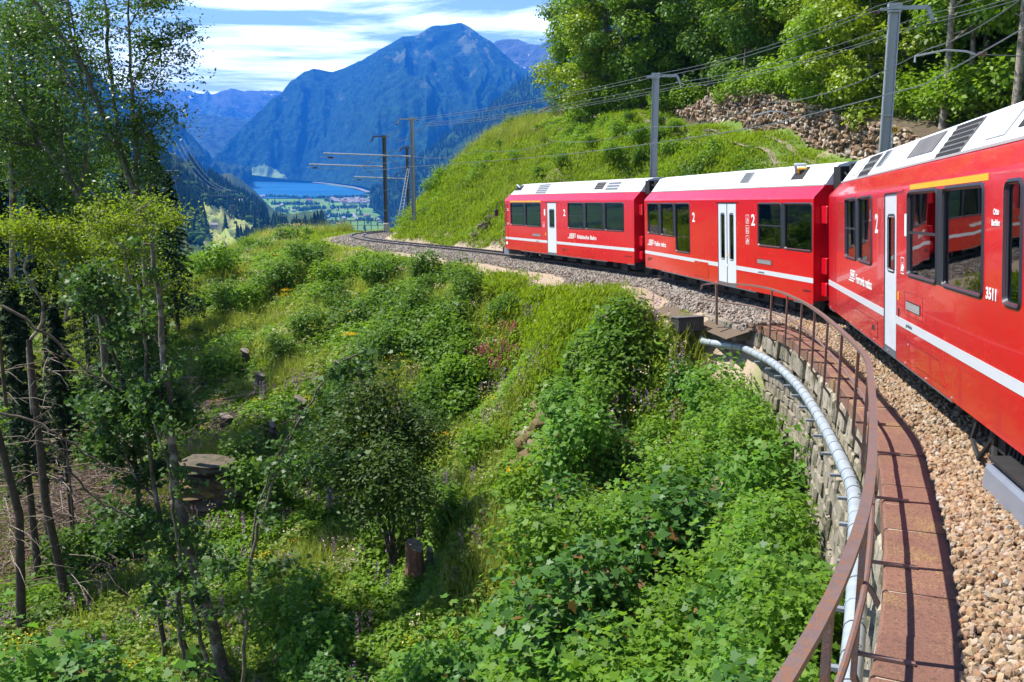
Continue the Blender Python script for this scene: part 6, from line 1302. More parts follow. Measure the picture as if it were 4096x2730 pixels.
# ---- dark overhanging shrub in the middle
for k, (u, v, D_, sc, lb) in enumerate(((860, 900, 27.5, 1.0, 'dark olive shrub arching over the bank in the middle of the picture'), (800, 960, 26.5, .9, 'left part of the dark shrubs hanging over the rocky gully'), (900, 1060, 25.5, 1.0, 'lower dark shrub drooping into the gully above the large stump'), (960, 930, 27.5, .8, 'dark shrub left of the brown rock outcrop'))):
    top = at2(u, v, D_); shrub('olive', k, top - [0, 0, 2.7], sc, lb, 'shrub')
for k, (u, v, sc, kd, lb) in enumerate(((850, 1190, 1.5, 'dk', 'bush hiding the foot of the arching dark shrub'), (790, 1140, 1.4, 'dk', 'bush at the left foot of the arching dark shrub'), (920, 1180, 1.2, 'bush', 'brighter bush at the right foot of the arching dark shrub'), (760, 1010, 1.5, 'dk', 'dark bush left of the arching shrub near the tall jagged stump'), (1000, 1000, 1.4, 'dk', 'dark bush between the arching shrub and the brown rocks'), (1060, 930, 1.4, 'bush', 'bush on the bank just below the willowherb'),
        (560, 1120, 1.3, 'dk', 'bush growing over the right end of the layered boulder'), (440, 1040, .9, 'dk', 'small bush on top of the layered boulder'), (600, 1200, 1.4, 'dk', 'bush below the layered boulder beside the leaning tree'), (250, 1330, 1.5, 'dk', 'shaded bush below the brush heap'), (140, 1350, 1.5, 'dk', 'shaded bush at the foot of the bare trunks'), (330, 1290, 1.2, 'bush', 'leafy bush between the slim trunks and the brush heap'), (230, 1090, 1.2, 'bush', 'bright sapling growing out of the brush heap'), (720, 1120, 1.3, 'dk', 'bush in the gully beside the leaning tree'), (1110, 1100, 1.2, 'bush', 'bush at the left side of the mossy brown rocks'), (1230, 1180, 1.3, 'bush', 'bush below the mossy brown rocks'))):
    p = g23(u, v); shrub(kd, k, p - [0, 0, .15], sc, lb)
# ---- flowers one can pick out
def flower_plant(u, v, mat, label, name, n=5, h=1.1, grp=None):
    p = ghit(u, v); r = np.random.default_rng(int(u + v)); st = []; P = []
    for k in range(n):
        b = r.normal(0, .16, 2); t = b + r.normal(0, .12, 2); st.append(tube_np(np.array([[*b, 0], [*t, h * .85]]), [.008, .005], 3)); zz = np.linspace(h * .6, h, 26) if mat == 'pink' else np.full(26, h * .85); q = np.stack([t[0] + r.normal(0, .035 if mat == 'pink' else .1, 26), t[1] + r.normal(0, .035 if mat == 'pink' else .1, 26), zz + r.normal(0, .02, 26)], 1); P.append(q)
    P = np.vstack(P); fl = leaves(P, r.normal(size=P.shape) + [0, 0, .7], np.full(len(P), .05), RHOMB, r); lf = leaves(np.stack([r.normal(0, .2, 110), r.normal(0, .2, 110), r.uniform(.05, h * .65, 110)], 1), r.normal(size=(110, 3)) + [0, 0, .6], np.full(110, .13), LANCE, r)
    o = empty(name, p); tag(o, label, 'flower', grp); link('stem', join([(*lf, 0)] + [(a, b, 0) for a, b in st], 'stem', [L_['herb']]), o); link('blossom', np_mesh('blossom', fl[0], fl[1], [L_[mat]]), o); return o
for u, v in ((1980, 1520), (2000, 1545), (1900, 1530), (1955, 1490), (2030, 1470), (2055, 1440), (2065, 1500), (1935, 1510), (2010, 1400)): flower_plant(u, v, 'pink', 'pink willowherb plant on the bank above the brown rock outcrop', 'willowherb', grp='pink willowherb on the bank')
for u, v, lb in ((1145, 1215, 'yellow flowers at the right of the yellow pair on the bank'), (1060, 1195, 'yellow flowers higher up the bank near the dark bushes'), (1100, 1205, 'yellow flowers between the two other yellow clumps'), (1775, 1830, 'small yellow flowers below the rocky gully'), (2060, 2000, 'yellow flowers beside the maple thicket'), (2120, 2010, 'yellow flower clump touching the maple thicket'), (1400, 1410, 'yellow flowers in the grass above the dark shrub')): flower_plant(u, v, 'yellow', lb, 'yellow_flower', 7, .9)
# ---- stumps
BKR = barkmat('reddish_stump_bark', (.12, .05, .03), (.26, .13, .08)); wood = barkmat('stump_cut', (.16, .12, .09), (.33, .28, .22))
for k, (u, v, w, h, lb) in enumerate(STUMPS):
    p = ghit(u * 1.7408, v * 1.7408); D_ = p[1]; rr = w * 1.7408 / 2 * D_ / 4000 * .98; hh_ = h * 1.7408 * D_ / 4000 * 1.05; r = np.random.default_rng(k); mb = MB(); n = 14
    if k == 7: rr *= .95
    prof = [(-.4, 1.35), (.0, 1.2), (.2, 1.02), (.6, .95), (1.0, .93)]; V = []
    ph = r.uniform(0, 6.28); 
    for t, q in prof:
        for j in range(n):
            a = 2 * math.pi * j / n; rad = rr * q * (1 + .10 * math.sin(3 * a + ph) + r.uniform(-.05, .05)); V.append((rad * math.cos(a), rad * math.sin(a), hh_ * t + (hh_ * .16 * math.cos(a - 2.6) if t == 1 else 0)))
    mb.add(V, [(i * n + j, i * n + (j + 1) % n, (i + 1) * n + (j + 1) % n, (i + 1) * n + j) for i in range(4) for j in range(n)]); o = empty('tree_stump', p); tag(o, lb, 'stump'); mb.build('bark', BKR if k == 7 else BKD if k in (0, 2, 3, 4) else BK, o)
    top = V[-n:]; c = np.mean(top, axis=0); MB().add([(x, y, z + .004) for x, y, z in top] + [tuple(c + [0, 0, .01])], [(j, (j + 1) % n, n) for j in range(n)]).build('sawn_face', wood, o)
# ---- rocks
def boulder(parent, c, sx, sy, sz, seed, mat, rz=0.0, layered=False, name='rock', sub=3):
    r = np.random.default_rng(seed); bm = bmesh.new(); bmesh.ops.create_icosphere(bm, subdivisions=sub, radius=1); co = np.array([v.co for v in bm.verts]); s_ = r.uniform(0, 50)
    q = np.sign(co) * np.abs(co) ** .7; n = fbm(q[:, 0] * 2 + s_, q[:, 1] * 2 + q[:, 2] * 1.3, 1.2, 4, seed); q = q * (1 + .30 * n)[:, None]
    if layered: q[:, :2] *= (1 + .16 * np.sign(np.sin(q[:, 2] * 11 + 2 * q[:, 0])))[:, None]
    q = q * [sx, sy, sz]; cc, ss_ = math.cos(rz), math.sin(rz); q = np.stack([q[:, 0] * cc - q[:, 1] * ss_, q[:, 0] * ss_ + q[:, 1] * cc, q[:, 2]], 1)
    for v, p in zip(bm.verts, q): v.co = p
    me = bpy.data.meshes.new(name); bm.to_mesh(me); bm.free(); me.materials.append(mat); o = link(name, me, parent); o.location = c; return o
M['moss'] = concrete('mossy_rock', (.10, .07, .035), (.27, .21, .14), (.10, .10, .012), 4); M['moss2'] = concrete('rusty_moss', (.09, .05, .02), (.20, .13, .06), (.13, .11, .012), 4); M['paler'] = concrete('pale_rock', (.26, .23, .20), (.46, .43, .39), (.10, .085, .03), 1.6)
def outcrop(u, v, label, items, mats, back=0):
    p = ghit(u, v); o = empty('rock_outcrop', p); tag(o, label, 'rock')
    for k, (du, dv, s, fl, ly) in enumerate(items):
        q = at(u + du, v + dv, p[1] + back - .1 * k % 3 * .1) - p; boulder(o, q, s, s * .7, s * fl, k * 7 + int(u), mats[k % len(mats)], random.uniform(-.4, .4), ly)
    return o
rb_ = np.random.default_rng(12); outcrop(875, 2010, 'layered brown boulder beside the slim trunks on the left', [(rb_.uniform(-90, 90) * (1 - .2 * t_), -150 + 230 * t_, rb_.uniform(.45, .95), rb_.uniform(.22, .4), True) for t_ in np.linspace(0, 1, 20)], [M['boulder'], M['boulder'], M['moss2']], -.5)
rr_ = np.random.default_rng(5)
def hugging(u, v, label, n, du, dv, s0, s1, mats, seed, slope=0):
    r = np.random.default_rng(seed); p = ghit(u, v); o = empty('rock_outcrop', p); tag(o, label, 'rock')
    for k in range(n):
        a, b = r.normal(0, du), r.uniform(-dv, dv); q = ghit(u + a + slope * b, v + b, p[1] - 7, p[1] + 9); sz_ = r.uniform(s0, s1); boulder(o, q - p + [0, 0, -.12 * sz_], sz_, sz_ * r.uniform(.6, .9), sz_ * r.uniform(.4, .75), seed * 50 + k, mats[int(r.integers(0, len(mats)))], r.uniform(0, 3), r.random() < .25, sub=2)
    return o
hugging(2170, 1790, 'mossy brown rock outcrop beside the maple thicket', 70, 60, 190, .14, .42, [M['moss'], M['moss2'], M['moss2'], M['paler']], 5, -.15)
hugging(1400, 1950, 'brown rocks in the shaded gully below the dark shrubs', 30, 45, 120, .14, .4, [M['boulder'], M['moss2'], M['moss']], 9)
outcrop(1950, 940, 'dark rocks at the foot of the bank just ahead of the train', [(-10, -30, .5, .8, False), (15, -60, .4, .8, False), (-50, 5, .3, .6, False)], [M['boulder']], .3)
for k, (u, v) in enumerate(((1640, 990), (1755, 960))): pass

# ---- trees of the forest above the wall
def crown_tree(seed, h, rad, n, size, mat, trunk_r=.16, low=.28, bark=BK, lob=26):
    r = np.random.default_rng(seed); pts = [np.array([0, 0, -.5])]
    for k in range(1, 7): pts.append(np.array([r.normal(0, .12) * k * .5, r.normal(0, .12) * k * .5, h * k / 6.5]))
    pts = np.array(pts); st = [tube_np(pts, np.linspace(trunk_r, .03, len(pts)), 7)]; C = []
    for k in range(lob):
        t = low + (1 - low) * (k + r.random()) / lob; a = r.uniform(0, 6.28); w = rad * (1.0 - .65 * ((t - .45) / .55) ** 2 if t > .45 else .55 + .45 * (t - low) / (.45 - low + 1e-6)) * r.uniform(.35, 1.0)
        b = np.array([np.interp(t * h * .92, pts[:, 2], pts[:, j]) for j in range(3)]); b[2] = t * h * .86; e = b + [w * math.cos(a), w * math.sin(a), h * r.uniform(.02, .10)]; C.append(e); st.append(tube_np(np.array([b, (b + e) / 2 + [0, 0, -.1 * h * .1], e]), [.05, .03, .012], 4))
    C = np.array(C); w = r.integers(0, lob, n); q = r.normal(size=(n, 3)); q /= np.linalg.norm(q, axis=1)[:, None]; cr_ = rad * r.uniform(.25, .48, lob)
    P = C[w] + q * (r.uniform(.2, 1, n) ** .5)[:, None] * cr_[w][:, None] * [1, 1, .62]; Nn = q * .7 + [0, 0, .6] + r.normal(0, .4, (n, 3)); lf = leaves(P, Nn, size * r.uniform(.6, 1.3, n), RHOMB, r)
    return np_mesh('crown', lf[0], lf[1], [mat]), join([(a, b, 0) for a, b in st], 'trunk', [bark], True)
FT_ = [crown_tree(1, 14, 3.8, 10000, .26, L_['forest'], .16, .14), crown_tree(2, 13, 3.5, 9000, .26, L_['forest2'], .16, .16), crown_tree(3, 16, 3.8, 10000, .26, L_['forest'], .18, .28, BKP), crown_tree(4, 10, 3.3, 8500, .25, L_['yel'], .14, .08), crown_tree(5, 13, 3.6, 9500, .26, L_['forest2'], .15, .12)]
def tree(kind, loc, sc, label, grp=None, name='deciduous_tree', rz=None):
    c, t = FT_[kind]; o = empty(name, loc, random.uniform(0, 6.28) if rz is None else rz); o.scale = (sc,) * 3; tag(o, label, 'tree', grp); link('crown', c, o); link('trunk', t, o); return o
r6 = np.random.default_rng(66); edge = [((1330, 400, 82), 3, .95), ((1365, 385, 84), 0, 1.0), ((1395, 372, 82), 0, .9)]
def gz(u, v, D_):
    p = at(u, v, D_); p[2] = ground(p[0], p[1])[0] - .3; return p
tree(3, gz(2345, 440, 76), .95, 'yellowish tree at the left edge of the forest, against the blue mountain'); tree(0, gz(2420, 430, 76), 1.05, 'tall bright green tree second from the left edge of the forest'); tree(0, gz(2370, 430, 82), 1.0, 'round green tree behind the yellowish tree at the forest edge'); tree(1, gz(2490, 430, 73), 1.0, 'dark tree fourth from the left edge of the forest'); tree(0, gz(2570, 425, 72), .95, 'bright tree fifth from the left edge, above the second mast'); tree(4, gz(2300, 445, 84), .9, 'small tree crown peeping out behind the leftmost forest tree')
n_t = 0; seen = []
for _ in range(1600):
    t = r6.uniform(-9, _wd[-1] + 14); d = r6.uniform(1.8, 30) ** 1.0; b = np.array([np.interp(t, [-9, 0, _wd[-1], _wd[-1] + 14], [WBP[0][0] - 3.0, WBP[0][0], WBP[-1][0], WBP[-1][0] + 3]), np.interp(t, [-9, 0, _wd[-1], _wd[-1] + 14], [WBP[0][1] + 8, WBP[0][1], WBP[-1][1], WBP[-1][1] - 12])]); b = b + WN * d
    if any(math.hypot(b[0] - q[0], b[1] - q[1]) < 2.2 for q in seen): continue
    z = ground(b[0], b[1])[0]; U, V_ = uv(np.array([[b[0], b[1], z + 6]]))
    if U[0] < 2360 or U[0] > 4400: continue
    seen.append(b); k = int(r6.integers(0, 5)); tree(k, (b[0], b[1], z - .2), r6.uniform(.7, 1.05), 'leafy forest tree on the steep slope above the dry stone wall', 'forest trees above the stone wall'); n_t += 1
    if n_t >= 95: break
for k, (u, v, D_, sc) in enumerate(((2290, 452, 82, 1.2), (2340, 450, 78, 1.4), (2400, 450, 75, 1.5), (2460, 445, 74, 1.5), (2520, 440, 73, 1.5), (2580, 440, 72, 1.6), (2640, 435, 71, 1.5), (2700, 425, 70, 1.4), (2370, 425, 82, 1.7), (2450, 415, 80, 1.8), (2540, 405, 79, 1.8), (2620, 400, 78, 1.8), (2750, 400, 68, 1.3), (2230, 462, 84, .8))):
    p = gz(u, v, D_); shrub('under', k, p, sc, 'leafy shrub filling the foot of the forest left of the stone wall', 'shrub', 'shrubs at the foot of the forest edge', name='forest_shrub')
for k, (u, v, sc) in enumerate(((2480, 400, 1.0), (2560, 395, 1.1), (2640, 410, .8), (2380, 425, .9), (2920, 335, 1.0), (2990, 350, 1.3), (3060, 375, 1.3), (3130, 385, 1.4), (3200, 400, 1.5), (3270, 420, 1.4), (3340, 430, 1.4), (3410, 450, 1.3), (3470, 470, 1.2), (3650, 480, 1.3), (3760, 500, 1.2), (3850, 470, 1.5), (3950, 420, 1.5), (4050, 380, 1.5))):
    D_ = np.interp(u, [2400, 2900, 3432, 3800, 4096], [74, 60, 47, 40, 36]) + 1.5; p = at(u, v, D_); p[2] = ground(p[0], p[1])[0]; shrub('under', k, p, sc, 'leafy undergrowth shrub at the forest edge on top of the stone wall', 'shrub', 'undergrowth shrubs at the forest edge', name='forest_shrub')
# ------------------------------------------------------------ tall slim trees at the left, grown along limbs
def px_r(w23, D): return w23 * 1.7408 / 2 * D / 4000
def limb_tree(name, label, limbs, leafm, nleaf, lsize, bark, tmpl=LANCE, twl=(.5, 1.5), spread=.3, seed=0, t0=.35, cat='tree', ntw=9, up=.15, grp=None):
    """limbs: list of (D, [(u, v[, dD])...], width at base, width at tip) in 2353-wide photo pixels"""
    r = np.random.default_rng(seed); base = at2(limbs[0][1][0][0], limbs[0][1][0][1], limbs[0][0]); st = []; C = []
    for li, (D_, pts, w0, w1) in enumerate(limbs):
        P = np.array([at2(p[0], p[1], D_ + (p[2] if len(p) > 2 else 0)) for p in pts]); n = max(8, len(P) * 4); t = np.linspace(0, len(P) - 1, n); Q = cr(P, 4) if len(P) > 2 else P
        if li == 0: Q = np.vstack([Q[0] - [0, 0, 2.0], Q])
        Q = Q + np.concatenate([np.zeros((1, 3)), r.normal(0, .025, (len(Q) - 1, 3))]); rr = np.linspace(px_r(w0, D_), px_r(w1, D_), len(Q)); st.append(tube_np(Q - base, rr, 7))
        tw = ntw if len(pts) > 2 else max(3, ntw // 2)
        for k in range(tw):
            f = (t0 if li == 0 else .12) + (1 - (t0 if li == 0 else .12)) * (k + r.random()) / tw; j = min(int(f * (len(Q) - 1)), len(Q) - 2); b = Q[j] + (Q[j + 1] - Q[j]) * r.random(); a = r.uniform(0, 6.28); l = r.uniform(*twl) * (1.1 - .4 * f)
            m_ = b + np.array([math.cos(a), math.sin(a), up + r.uniform(-.1, .4)]) * l * .55; e = m_ + np.array([math.cos(a + r.normal(0, .5)), math.sin(a + r.normal(0, .5)), r.uniform(-.25, .35)]) * l * .5
            st.append(tube_np(np.array([b, m_, e]) - base, [max(px_r(w1, D_) * .7, .012), .009, .005], 4))
            for q in range(3): C.append((m_ * (1 - q / 2) + e * (q / 2), spread * (.6 + .5 * q / 2)))
            e2 = m_ + r.normal(0, .3, 3) * l; st.append(tube_np(np.array([m_, e2]) - base, [.008, .004], 3)); C.append((e2, spread * .8))
    o = empty(name, base); tag(o, label, cat, grp); link('trunk', join([(a, b, 0) for a, b in st], 'trunk', [bark], True), o)
    if nleaf:
        ce = np.array([c for c, s_ in C]); sp_r = np.array([s_ for c, s_ in C]); w = r.integers(0, len(ce), nleaf); q = r.normal(size=(nleaf, 3)) * .55; P = ce[w] + q * sp_r[w][:, None] * [1, 1, .7]
        lf = leaves(P - base, r.normal(0, .55, (nleaf, 3)) + [0, 0, .7], lsize * r.uniform(.6, 1.3, nleaf), tmpl, r); link('crown', np_mesh('crown', lf[0], lf[1], [leafm]), o)
    return o
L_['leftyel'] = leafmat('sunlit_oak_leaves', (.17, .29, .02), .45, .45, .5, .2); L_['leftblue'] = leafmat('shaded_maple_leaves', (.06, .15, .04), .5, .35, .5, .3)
limb_tree('tall_ash_tree', 'tall airy tree with forked trunks and dark leaves against the sky', [(33, [(350, 770), (338, 640), (320, 480), (297, 410), (268, 330), (225, 240), (190, 150), (120, 60), (60, -20)], 20, 7), (33, [(318, 478, 0), (290, 380, .3), (265, 260, .6), (250, 130, .8), (243, 0, 1), (240, -60, 1)], 12, 5), (33, [(318, 470), (311, 350), (303, 200), (296, 60), (300, -40)], 11, 4), (33, [(303, 300), (330, 240), (360, 180), (390, 140)], 5, 2), (33, [(306, 200), (340, 130), (370, 90), (400, 80)], 4, 2), (33, [(297, 60), (320, 20), (350, 0), (375, -20)], 4, 2), (33, [(312, 380), (345, 300), (375, 260)], 4, 2), (33, [(190, 150), (170, 60), (150, -20)], 6, 3), (33, [(268, 330), (215, 290), (160, 180), (120, 120)], 7, 3), (33, [(340, 640), (322, 560), (345, 470), (335, 380)], 8, 3)], L_['left'], 17000, .13, BK, twl=(.5, 1.7), spread=.48, seed=2, ntw=14)
limb_tree('tall_ash_tree', 'second tall forked tree spreading to the upper left corner', [(38, [(235, 760), (225, 620), (180, 450), (100, 330), (20, 200), (-40, 130)], 18, 6), (38, [(200, 500), (150, 380), (130, 240), (80, 100), (70, -30)], 10, 4), (38, [(180, 450), (200, 330), (190, 200), (160, 60), (150, -30)], 9, 4), (38, [(100, 330), (40, 330), (-30, 300)], 7, 3), (38, [(60, 250), (50, 120), (20, 20)], 6, 3), (38, [(140, 300), (110, 180), (60, 60)], 5, 2)], L_['left'], 17000, .15, BK, twl=(.8, 2.3), spread=.75, seed=3, ntw=18)
limb_tree('birch_tree', 'pale trunked tree at the far left with hanging leaves', [(44, [(30, 760), (28, 500), (25, 300), (22, 150), (20, 0), (18, -80)], 15, 8), (44, [(25, 380), (60, 300), (110, 260)], 6, 3), (44, [(24, 300), (-20, 220), (-60, 180)], 6, 3), (44, [(22, 180), (60, 90), (90, 40)], 5, 2), (44, [(27, 450), (80, 400), (140, 380)], 6, 3)], L_['forest2'], 14000, .17, BKP, twl=(1, 2.6), spread=.9, seed=4, ntw=18)
limb_tree('broadleaf_tree', 'broad dark green tree filling the left edge behind the slim trunks', [(47, [(130, 800), (125, 600), (120, 450), (110, 330), (100, 230)], 16, 5), (47, [(122, 500), (60, 420), (0, 380)], 8, 3), (47, [(122, 480), (190, 420), (240, 360)], 8, 3), (47, [(124, 560), (60, 540), (0, 520)], 7, 3), (47, [(122, 540), (200, 520), (260, 470)], 7, 3), (47, [(115, 380), (60, 300), (30, 240)], 6, 3)], L_['forest2'], 19000, .2, BKD, twl=(1, 2.8), spread=1.0, seed=5, ntw=18)
limb_tree('broadleaf_tree', 'second dark broad tree low behind the slim trunks at the left', [(50, [(240, 860), (245, 700), (250, 560), (255, 430)], 15, 5), (50, [(245, 640), (190, 560), (150, 520)], 7, 3), (50, [(248, 620), (300, 560), (330, 520)], 7, 3), (50, [(245, 720), (180, 680), (120, 660)], 7, 3), (50, [(246, 700), (310, 680), (350, 640)], 7, 3)], L_['forest2'], 12000, .2, BKD, twl=(1, 2.6), spread=1.0, seed=15, ntw=16)
limb_tree('oak_tree', 'yellow green bushy tree in sunlight at the left edge', [(29, [(60, 800), (100, 720), (60, 620), (70, 560), (45, 500)], 9, 4), (29, [(150, 740), (165, 640), (150, 570), (170, 520)], 7, 3), (29, [(150, 640), (100, 560), (60, 520)], 4, 2), (29, [(70, 570), (10, 530), (-30, 520)], 4, 2), (29, [(160, 600), (200, 590), (240, 560)], 3, 2), (29, [(65, 600), (110, 560), (120, 520)], 3, 2)], L_['leftyel'], 9000, .10, BKP, twl=(.3, 1.2), spread=.42, seed=6, ntw=14, tmpl=LANCE)
limb_tree('oak_tree', 'yellow green tree with pale twisted limbs and a few red leaves', [(27, [(310, 900), (305, 760), (300, 660), (285, 560), (265, 490)], 8, 4), (27, [(300, 640), (330, 570), (370, 520), (400, 500)], 5, 2), (27, [(290, 580), (240, 520), (200, 480)], 5, 2), (27, [(285, 560), (300, 500), (340, 470)], 4, 2), (27, [(302, 700), (260, 640), (230, 620)], 4, 2), (27, [(305, 760), (340, 700), (370, 660)], 4, 2)], L_['leftyel'], 7500, .095, BKP, twl=(.3, 1.2), spread=.4, seed=7, ntw=14)
limb_tree('slim_maple_tree', 'thickest slim trunk rising from the bottom, right of its neighbours', [(24, [(522, 1560), (480, 1420), (440, 1280), (415, 1180), (395, 1000), (377, 850), (366, 700), (345, 560)], 34, 9), (24, [(395, 1000), (372, 930), (360, 880)], 6, 3), (24, [(440, 1280), (400, 1240), (350, 1190), (300, 1200)], 6, 3)], L_['leftblue'], 1500, .13, BK, tmpl=MAPLE, twl=(.3, 1.0), spread=.3, seed=8, ntw=10, t0=.3)
limb_tree('slim_maple_tree', 'mottled slim trunk second from the right of the trunk cluster', [(24.5, [(445, 1580), (415, 1430), (402, 1300), (360, 1150), (342, 1000), (333, 850), (322, 650)], 16, 6), (24.5, [(360, 1150), (300, 1080), (270, 960), (250, 920)], 6, 3), (24.5, [(342, 1000), (380, 960), (395, 900)], 5, 2)], L_['leftblue'], 4200, .13, BK, tmpl=MAPLE, twl=(.3, 1.1), spread=.34, seed=9, ntw=12, t0=.25)
limb_tree('slim_maple_tree', 'dark slim trunk with leafy tufts, leftmost of the trunk cluster', [(25, [(385, 1580), (366, 1400), (332, 1250), (312, 1080), (300, 950), (258, 800), (212, 700), (150, 640)], 15, 5), (25, [(312, 1080), (260, 1010), (240, 930)], 6, 3), (25, [(300, 950), (330, 880), (325, 760)], 6, 3), (25, [(332, 1250), (300, 1200), (270, 1190)], 5, 2), (25, [(258, 800), (250, 700), (230, 600)], 5, 2)], L_['leftblue'], 5200, .13, BKD, tmpl=MAPLE, twl=(.3, 1.2), spread=.36, seed=10, ntw=13, t0=.2)
limb_tree('slim_maple_tree', 'thin pale barked trunk close to the thickest slim trunk', [(23, [(490, 1585), (455, 1440), (425, 1330), (400, 1200), (392, 1100), (350, 960)], 12, 5), (23, [(430, 1580), (418, 1500), (408, 1380), (400, 1300)], 9, 6)], L_['leftblue'], 900, .13, BK, tmpl=MAPLE, twl=(.3, .8), spread=.28, seed=11, ntw=6, t0=.3)
limb_tree('leaning_tree', 'thin leaning tree with a pale broken branch in front of the gully', [(20, [(556, 1580), (568, 1400), (578, 1290), (602, 1180), (642, 1060), (692, 960), (745, 880), (795, 822), (870, 800)], 11, 3), (20, [(575, 1300), (590, 1180), (630, 1060), (672, 990), (700, 950)], 6, 2), (20, [(745, 880), (790, 850), (830, 860), (870, 850)], 3, 1.5), (20, [(640, 1060), (700, 1080), (790, 1060)], 2.5, 1.2), (20, [(580, 1280), (520, 1300), (470, 1340)], 2.5, 1.2), (20, [(570, 1400), (610, 1330), (640, 1300)], 3, 1.5)], L_['leftblue'], 1700, .12, BK, tmpl=MAPLE, twl=(.25, .7), spread=.26, seed=12, ntw=8, t0=.05)
limb_tree('bare_branch', 'long bare branch sweeping across the left shade', [(19, [(-10, 700), (60, 735), (150, 810), (200, 850), (280, 900)], 9, 3)], L_['left'], 0, .1, BKD, twl=(.2, .7), seed=13, ntw=6, cat='branch')
limb_tree('bare_branch', 'curved bare branch hanging in front of the brush heap', [(19, [(150, 1000), (150, 1060), (185, 1110), (240, 1160), (300, 1190)], 4, 6), (19, [(0, 950), (80, 970), (150, 1010), (240, 1070), (300, 1090)], 7, 4)], L_['left'], 0, .1, BKD, twl=(.2, .7), seed=14, ntw=6, cat='branch')
# foreground leaves at the lower left
# ---- spruces at the left
def spruce_mesh(seed, h, rad, n, low=.15, bare=0):
    r = np.random.default_rng(seed); st = [tube_np(np.array([[0, 0, -.5], [0, 0, h * .5], [0, 0, h]]), [.17 * h / 14, .1, .01], 7)]; P = []; Nn = []; S_ = []
    nb = 130; 
    for k in range(nb):
        t = low + (1 - low) * (k / nb) ** .85; a = k * 2.4 + r.normal(0, .3); l = rad * (1 - t) ** .8 * r.uniform(.7, 1.1) + .15; d = np.array([math.cos(a), math.sin(a)]); b = np.array([0, 0, t * h]); e = b + [d[0] * l, d[1] * l, -l * .28]; m_ = b + [d[0] * l * .6, d[1] * l * .6, -l * .1]; st.append(tube_np(np.array([b, m_, e]), [.025, .015, .006], 3))
        q = int(n / nb); f = r.uniform(.15, 1, q); c = b[None] * (1 - f[:, None]) + e[None] * f[:, None]; c[:, 2] += l * .06 * np.sin(f * 3); sd_ = np.array([-d[1], d[0]]); w_ = r.uniform(-1, 1, q) * .28 * l * (1.1 - f); c[:, :2] += sd_[None] * w_[:, None]; c[:, 2] -= r.uniform(0, .35, q) * (.3 + .5 * l / rad); P.append(c); Nn.append(np.stack([d[0] * .4 + r.normal(0, .35, q), d[1] * .4 + r.normal(0, .35, q), .6 + r.normal(0, .3, q)], 1))
    for k in range(bare):
        a = r.uniform(0, 6.28); z = r.uniform(.03, low + .05) * h; l = r.uniform(.8, 1.9); st.append(tube_np(np.array([[0, 0, z], [l * .6 * math.cos(a), l * .6 * math.sin(a), z - .15], [l * math.cos(a), l * math.sin(a), z - .5]]), [.018, .012, .005], 3))
    P = np.vstack(P); Nn = np.vstack(Nn); lf = leaves(P, Nn, .30 * r.uniform(.6, 1.3, len(P)), np.array([(0, 0), (.12, .5), (0, 1), (-.12, .5)]), r, .5); return np_mesh('crown', lf[0], lf[1], [L_['spruce']]), join([(a, b, 0) for a, b in st], 'trunk', [BKD], True)
SPM = [spruce_mesh(1, 15, 2.6, 11000), spruce_mesh(2, 13, 2.4, 10000), spruce_mesh(3, 15, 2.4, 8500, .40, 60)]
for k, (u, vt, D_, kd, lb) in enumerate(((345, 300, 52, 0, 'dark spruce whose tip shows right of the forked trunks'), (385, 395, 56, 1, 'smaller dark spruce at the right end of the left grove'), (285, 330, 55, 1, 'dark spruce behind the forked trunks'), (165, 380, 50, 0, 'spruce in the middle of the left grove'), (70, 430, 46, 2, 'spruce with drooping boughs near the left edge'), (225, 560, 40, 1, 'low dark spruce behind the slim trunks'), (-30, 300, 45, 2, 'spruce cut by the left edge of the picture'), (120, 700, 34, 2, 'spruce with long bare dead lower twigs'), (20, 640, 31, 2, 'near spruce with dead twigs at the left edge'), (330, 620, 46, 1, 'short spruce low behind the mottled trunks'), (395, 560, 60, 1, 'small spruce on the ridge right of the grove'))):
    top = at2(u, vt, D_); b = np.array([top[0], top[1], ground(top[0], top[1])[0]]); h = max(top[2] - b[2], 5); c, t = SPM[kd]; o = empty('spruce_tree', b, k * 1.3); sc = h / (13 if kd == 1 else 15); o.scale = (min(sc * 1.1, 1.5), min(sc * 1.1, 1.5), sc); tag(o, lb, 'spruce'); link('crown', c, o); link('trunk', t, o)
for k, (u, v, D_) in enumerate(((15, 1180, 27), (95, 1050, 33), (145, 1200, 29))):      # dead standing trunks
    p = at2(u, v, D_); b = np.array([p[0], p[1], ground(p[0], p[1])[0]]); r = np.random.default_rng(k + 90); st = [tube_np(np.array([[0, 0, -.4], [r.normal(0, .2), 0, 4], [r.normal(-.3, .2), 0, 9]]), [.16, .12, .08], 8)]
    for q in range(46):
        a = r.uniform(0, 6.28); z = r.uniform(.4, 8.5); l = r.uniform(.5, 1.8); st.append(tube_np(np.array([[0, 0, z], [l * math.cos(a) * .6, l * math.sin(a) * .6, z - .05], [l * math.cos(a), l * math.sin(a), z - .35]]), [.016, .011, .004], 3))
    o = empty('dead_tree', b); tag(o, ('thick dark trunk at the left edge with pale dead twigs', 'bare standing trunk behind the pale dead twigs', 'bare trunk beside the brush heap', 'farthest bare trunk in the left shade', 'thin bare trunk in front of the brush heap top')[k], 'dead tree'); link('trunk', join([(a, c, 0) for a, c in st[:1]], 'trunk', [BKD], True), o); link('twigs', join([(a, c, 0) for a, c in st[1:]], 'twigs', [DEAD]), o)
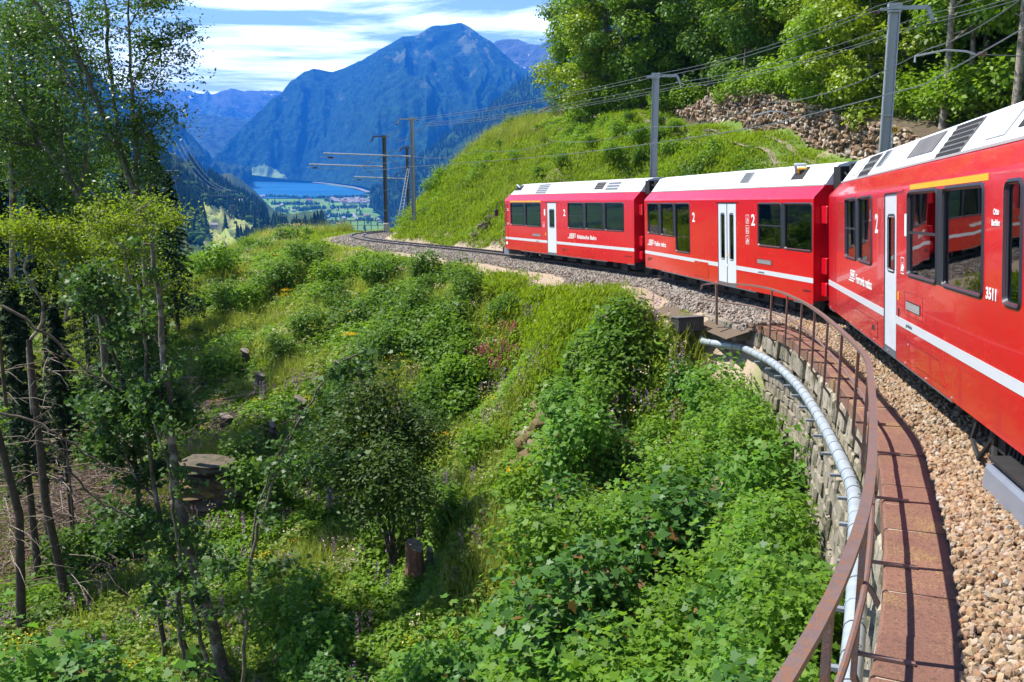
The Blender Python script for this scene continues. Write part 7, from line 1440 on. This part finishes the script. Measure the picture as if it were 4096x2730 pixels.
# ---- heap of felled brush
r = np.random.default_rng(77); V = []; F = []; n = 0
cen = [g23(260, 1160), g23(180, 1010), g23(120, 1180), g23(340, 1120), g23(230, 1290), g23(60, 1300), g23(300, 1030)]
for k in range(5200):
    c = cen[r.integers(0, len(cen))]; p = c[:2] + r.normal(0, 2.3, 2); a = r.uniform(0, 6.28); el = r.normal(.05, .3); l = r.uniform(.4, 2.2) * (2.2 if r.random() < .02 else 1); z = ground(p[0], p[1])[0] if k < 0 else None; V.append((p, a, el, l))
PX = np.array([v[0] for v in V]); GZ = ground(PX[:, 0], PX[:, 1]); VV = []; FF = []
for k, (p, a, el, l) in enumerate(V):
    hgt = abs(r.normal(0, .45)); c = np.array([p[0], p[1], GZ[k] + hgt]); d = np.array([math.cos(a) * math.cos(el), math.sin(a) * math.cos(el), math.sin(el)]) * l / 2; w = r.uniform(.006, .018) * (2.5 if l > 2.2 else 1); s1 = np.cross(d, [0, 0, 1]); s1 = s1 / np.linalg.norm(s1) * w; s2 = np.array([0, 0, w]); bn = r.normal(0, .12, 3) * l * .4
    i = len(VV); 
    for q in (c - d, c + bn, c + d): VV += [q - s1, q + s1, q + s2 * 1.6]
    FF += [(i, i + 1, i + 4, i + 3), (i + 1, i + 2, i + 5, i + 4), (i + 2, i, i + 3, i + 5), (i + 3, i + 4, i + 7, i + 6), (i + 4, i + 5, i + 8, i + 7), (i + 5, i + 3, i + 6, i + 8)]
tag(link('brushwood_heap', np_mesh('brushwood_heap', np.array(VV), np.array(FF), [barkmat('brown_brush', (.10, .06, .045), (.26, .18, .14))])), kind='stuff')
for k, (a, b, w, lb) in enumerate((((150, 1270, 0), (250, 1215, .6), .07, 'pale fallen trunk lying across the lower brush heap'), ((210, 1150, .3), (330, 1075, .8), .06, 'fallen trunk on the top of the brush heap'), ((90, 1330, 0), (190, 1300, .2), .06, 'fallen log at the foot of the brush heap'))):
    p0 = g23(a[0], a[1]) + [0, 0, .3 + a[2]]; p1 = g23(b[0], b[1]) + [0, 0, .3 + b[2]]; mb = MB(); mb.tube([np.zeros(3), (p1 - p0) * .5 + [0, 0, .05], p1 - p0], [w * 1.3, w, w * .6], 8); o = mb.build('fallen_log', DEAD, smooth=True); o.location = p0; tag(o, lb, 'log')
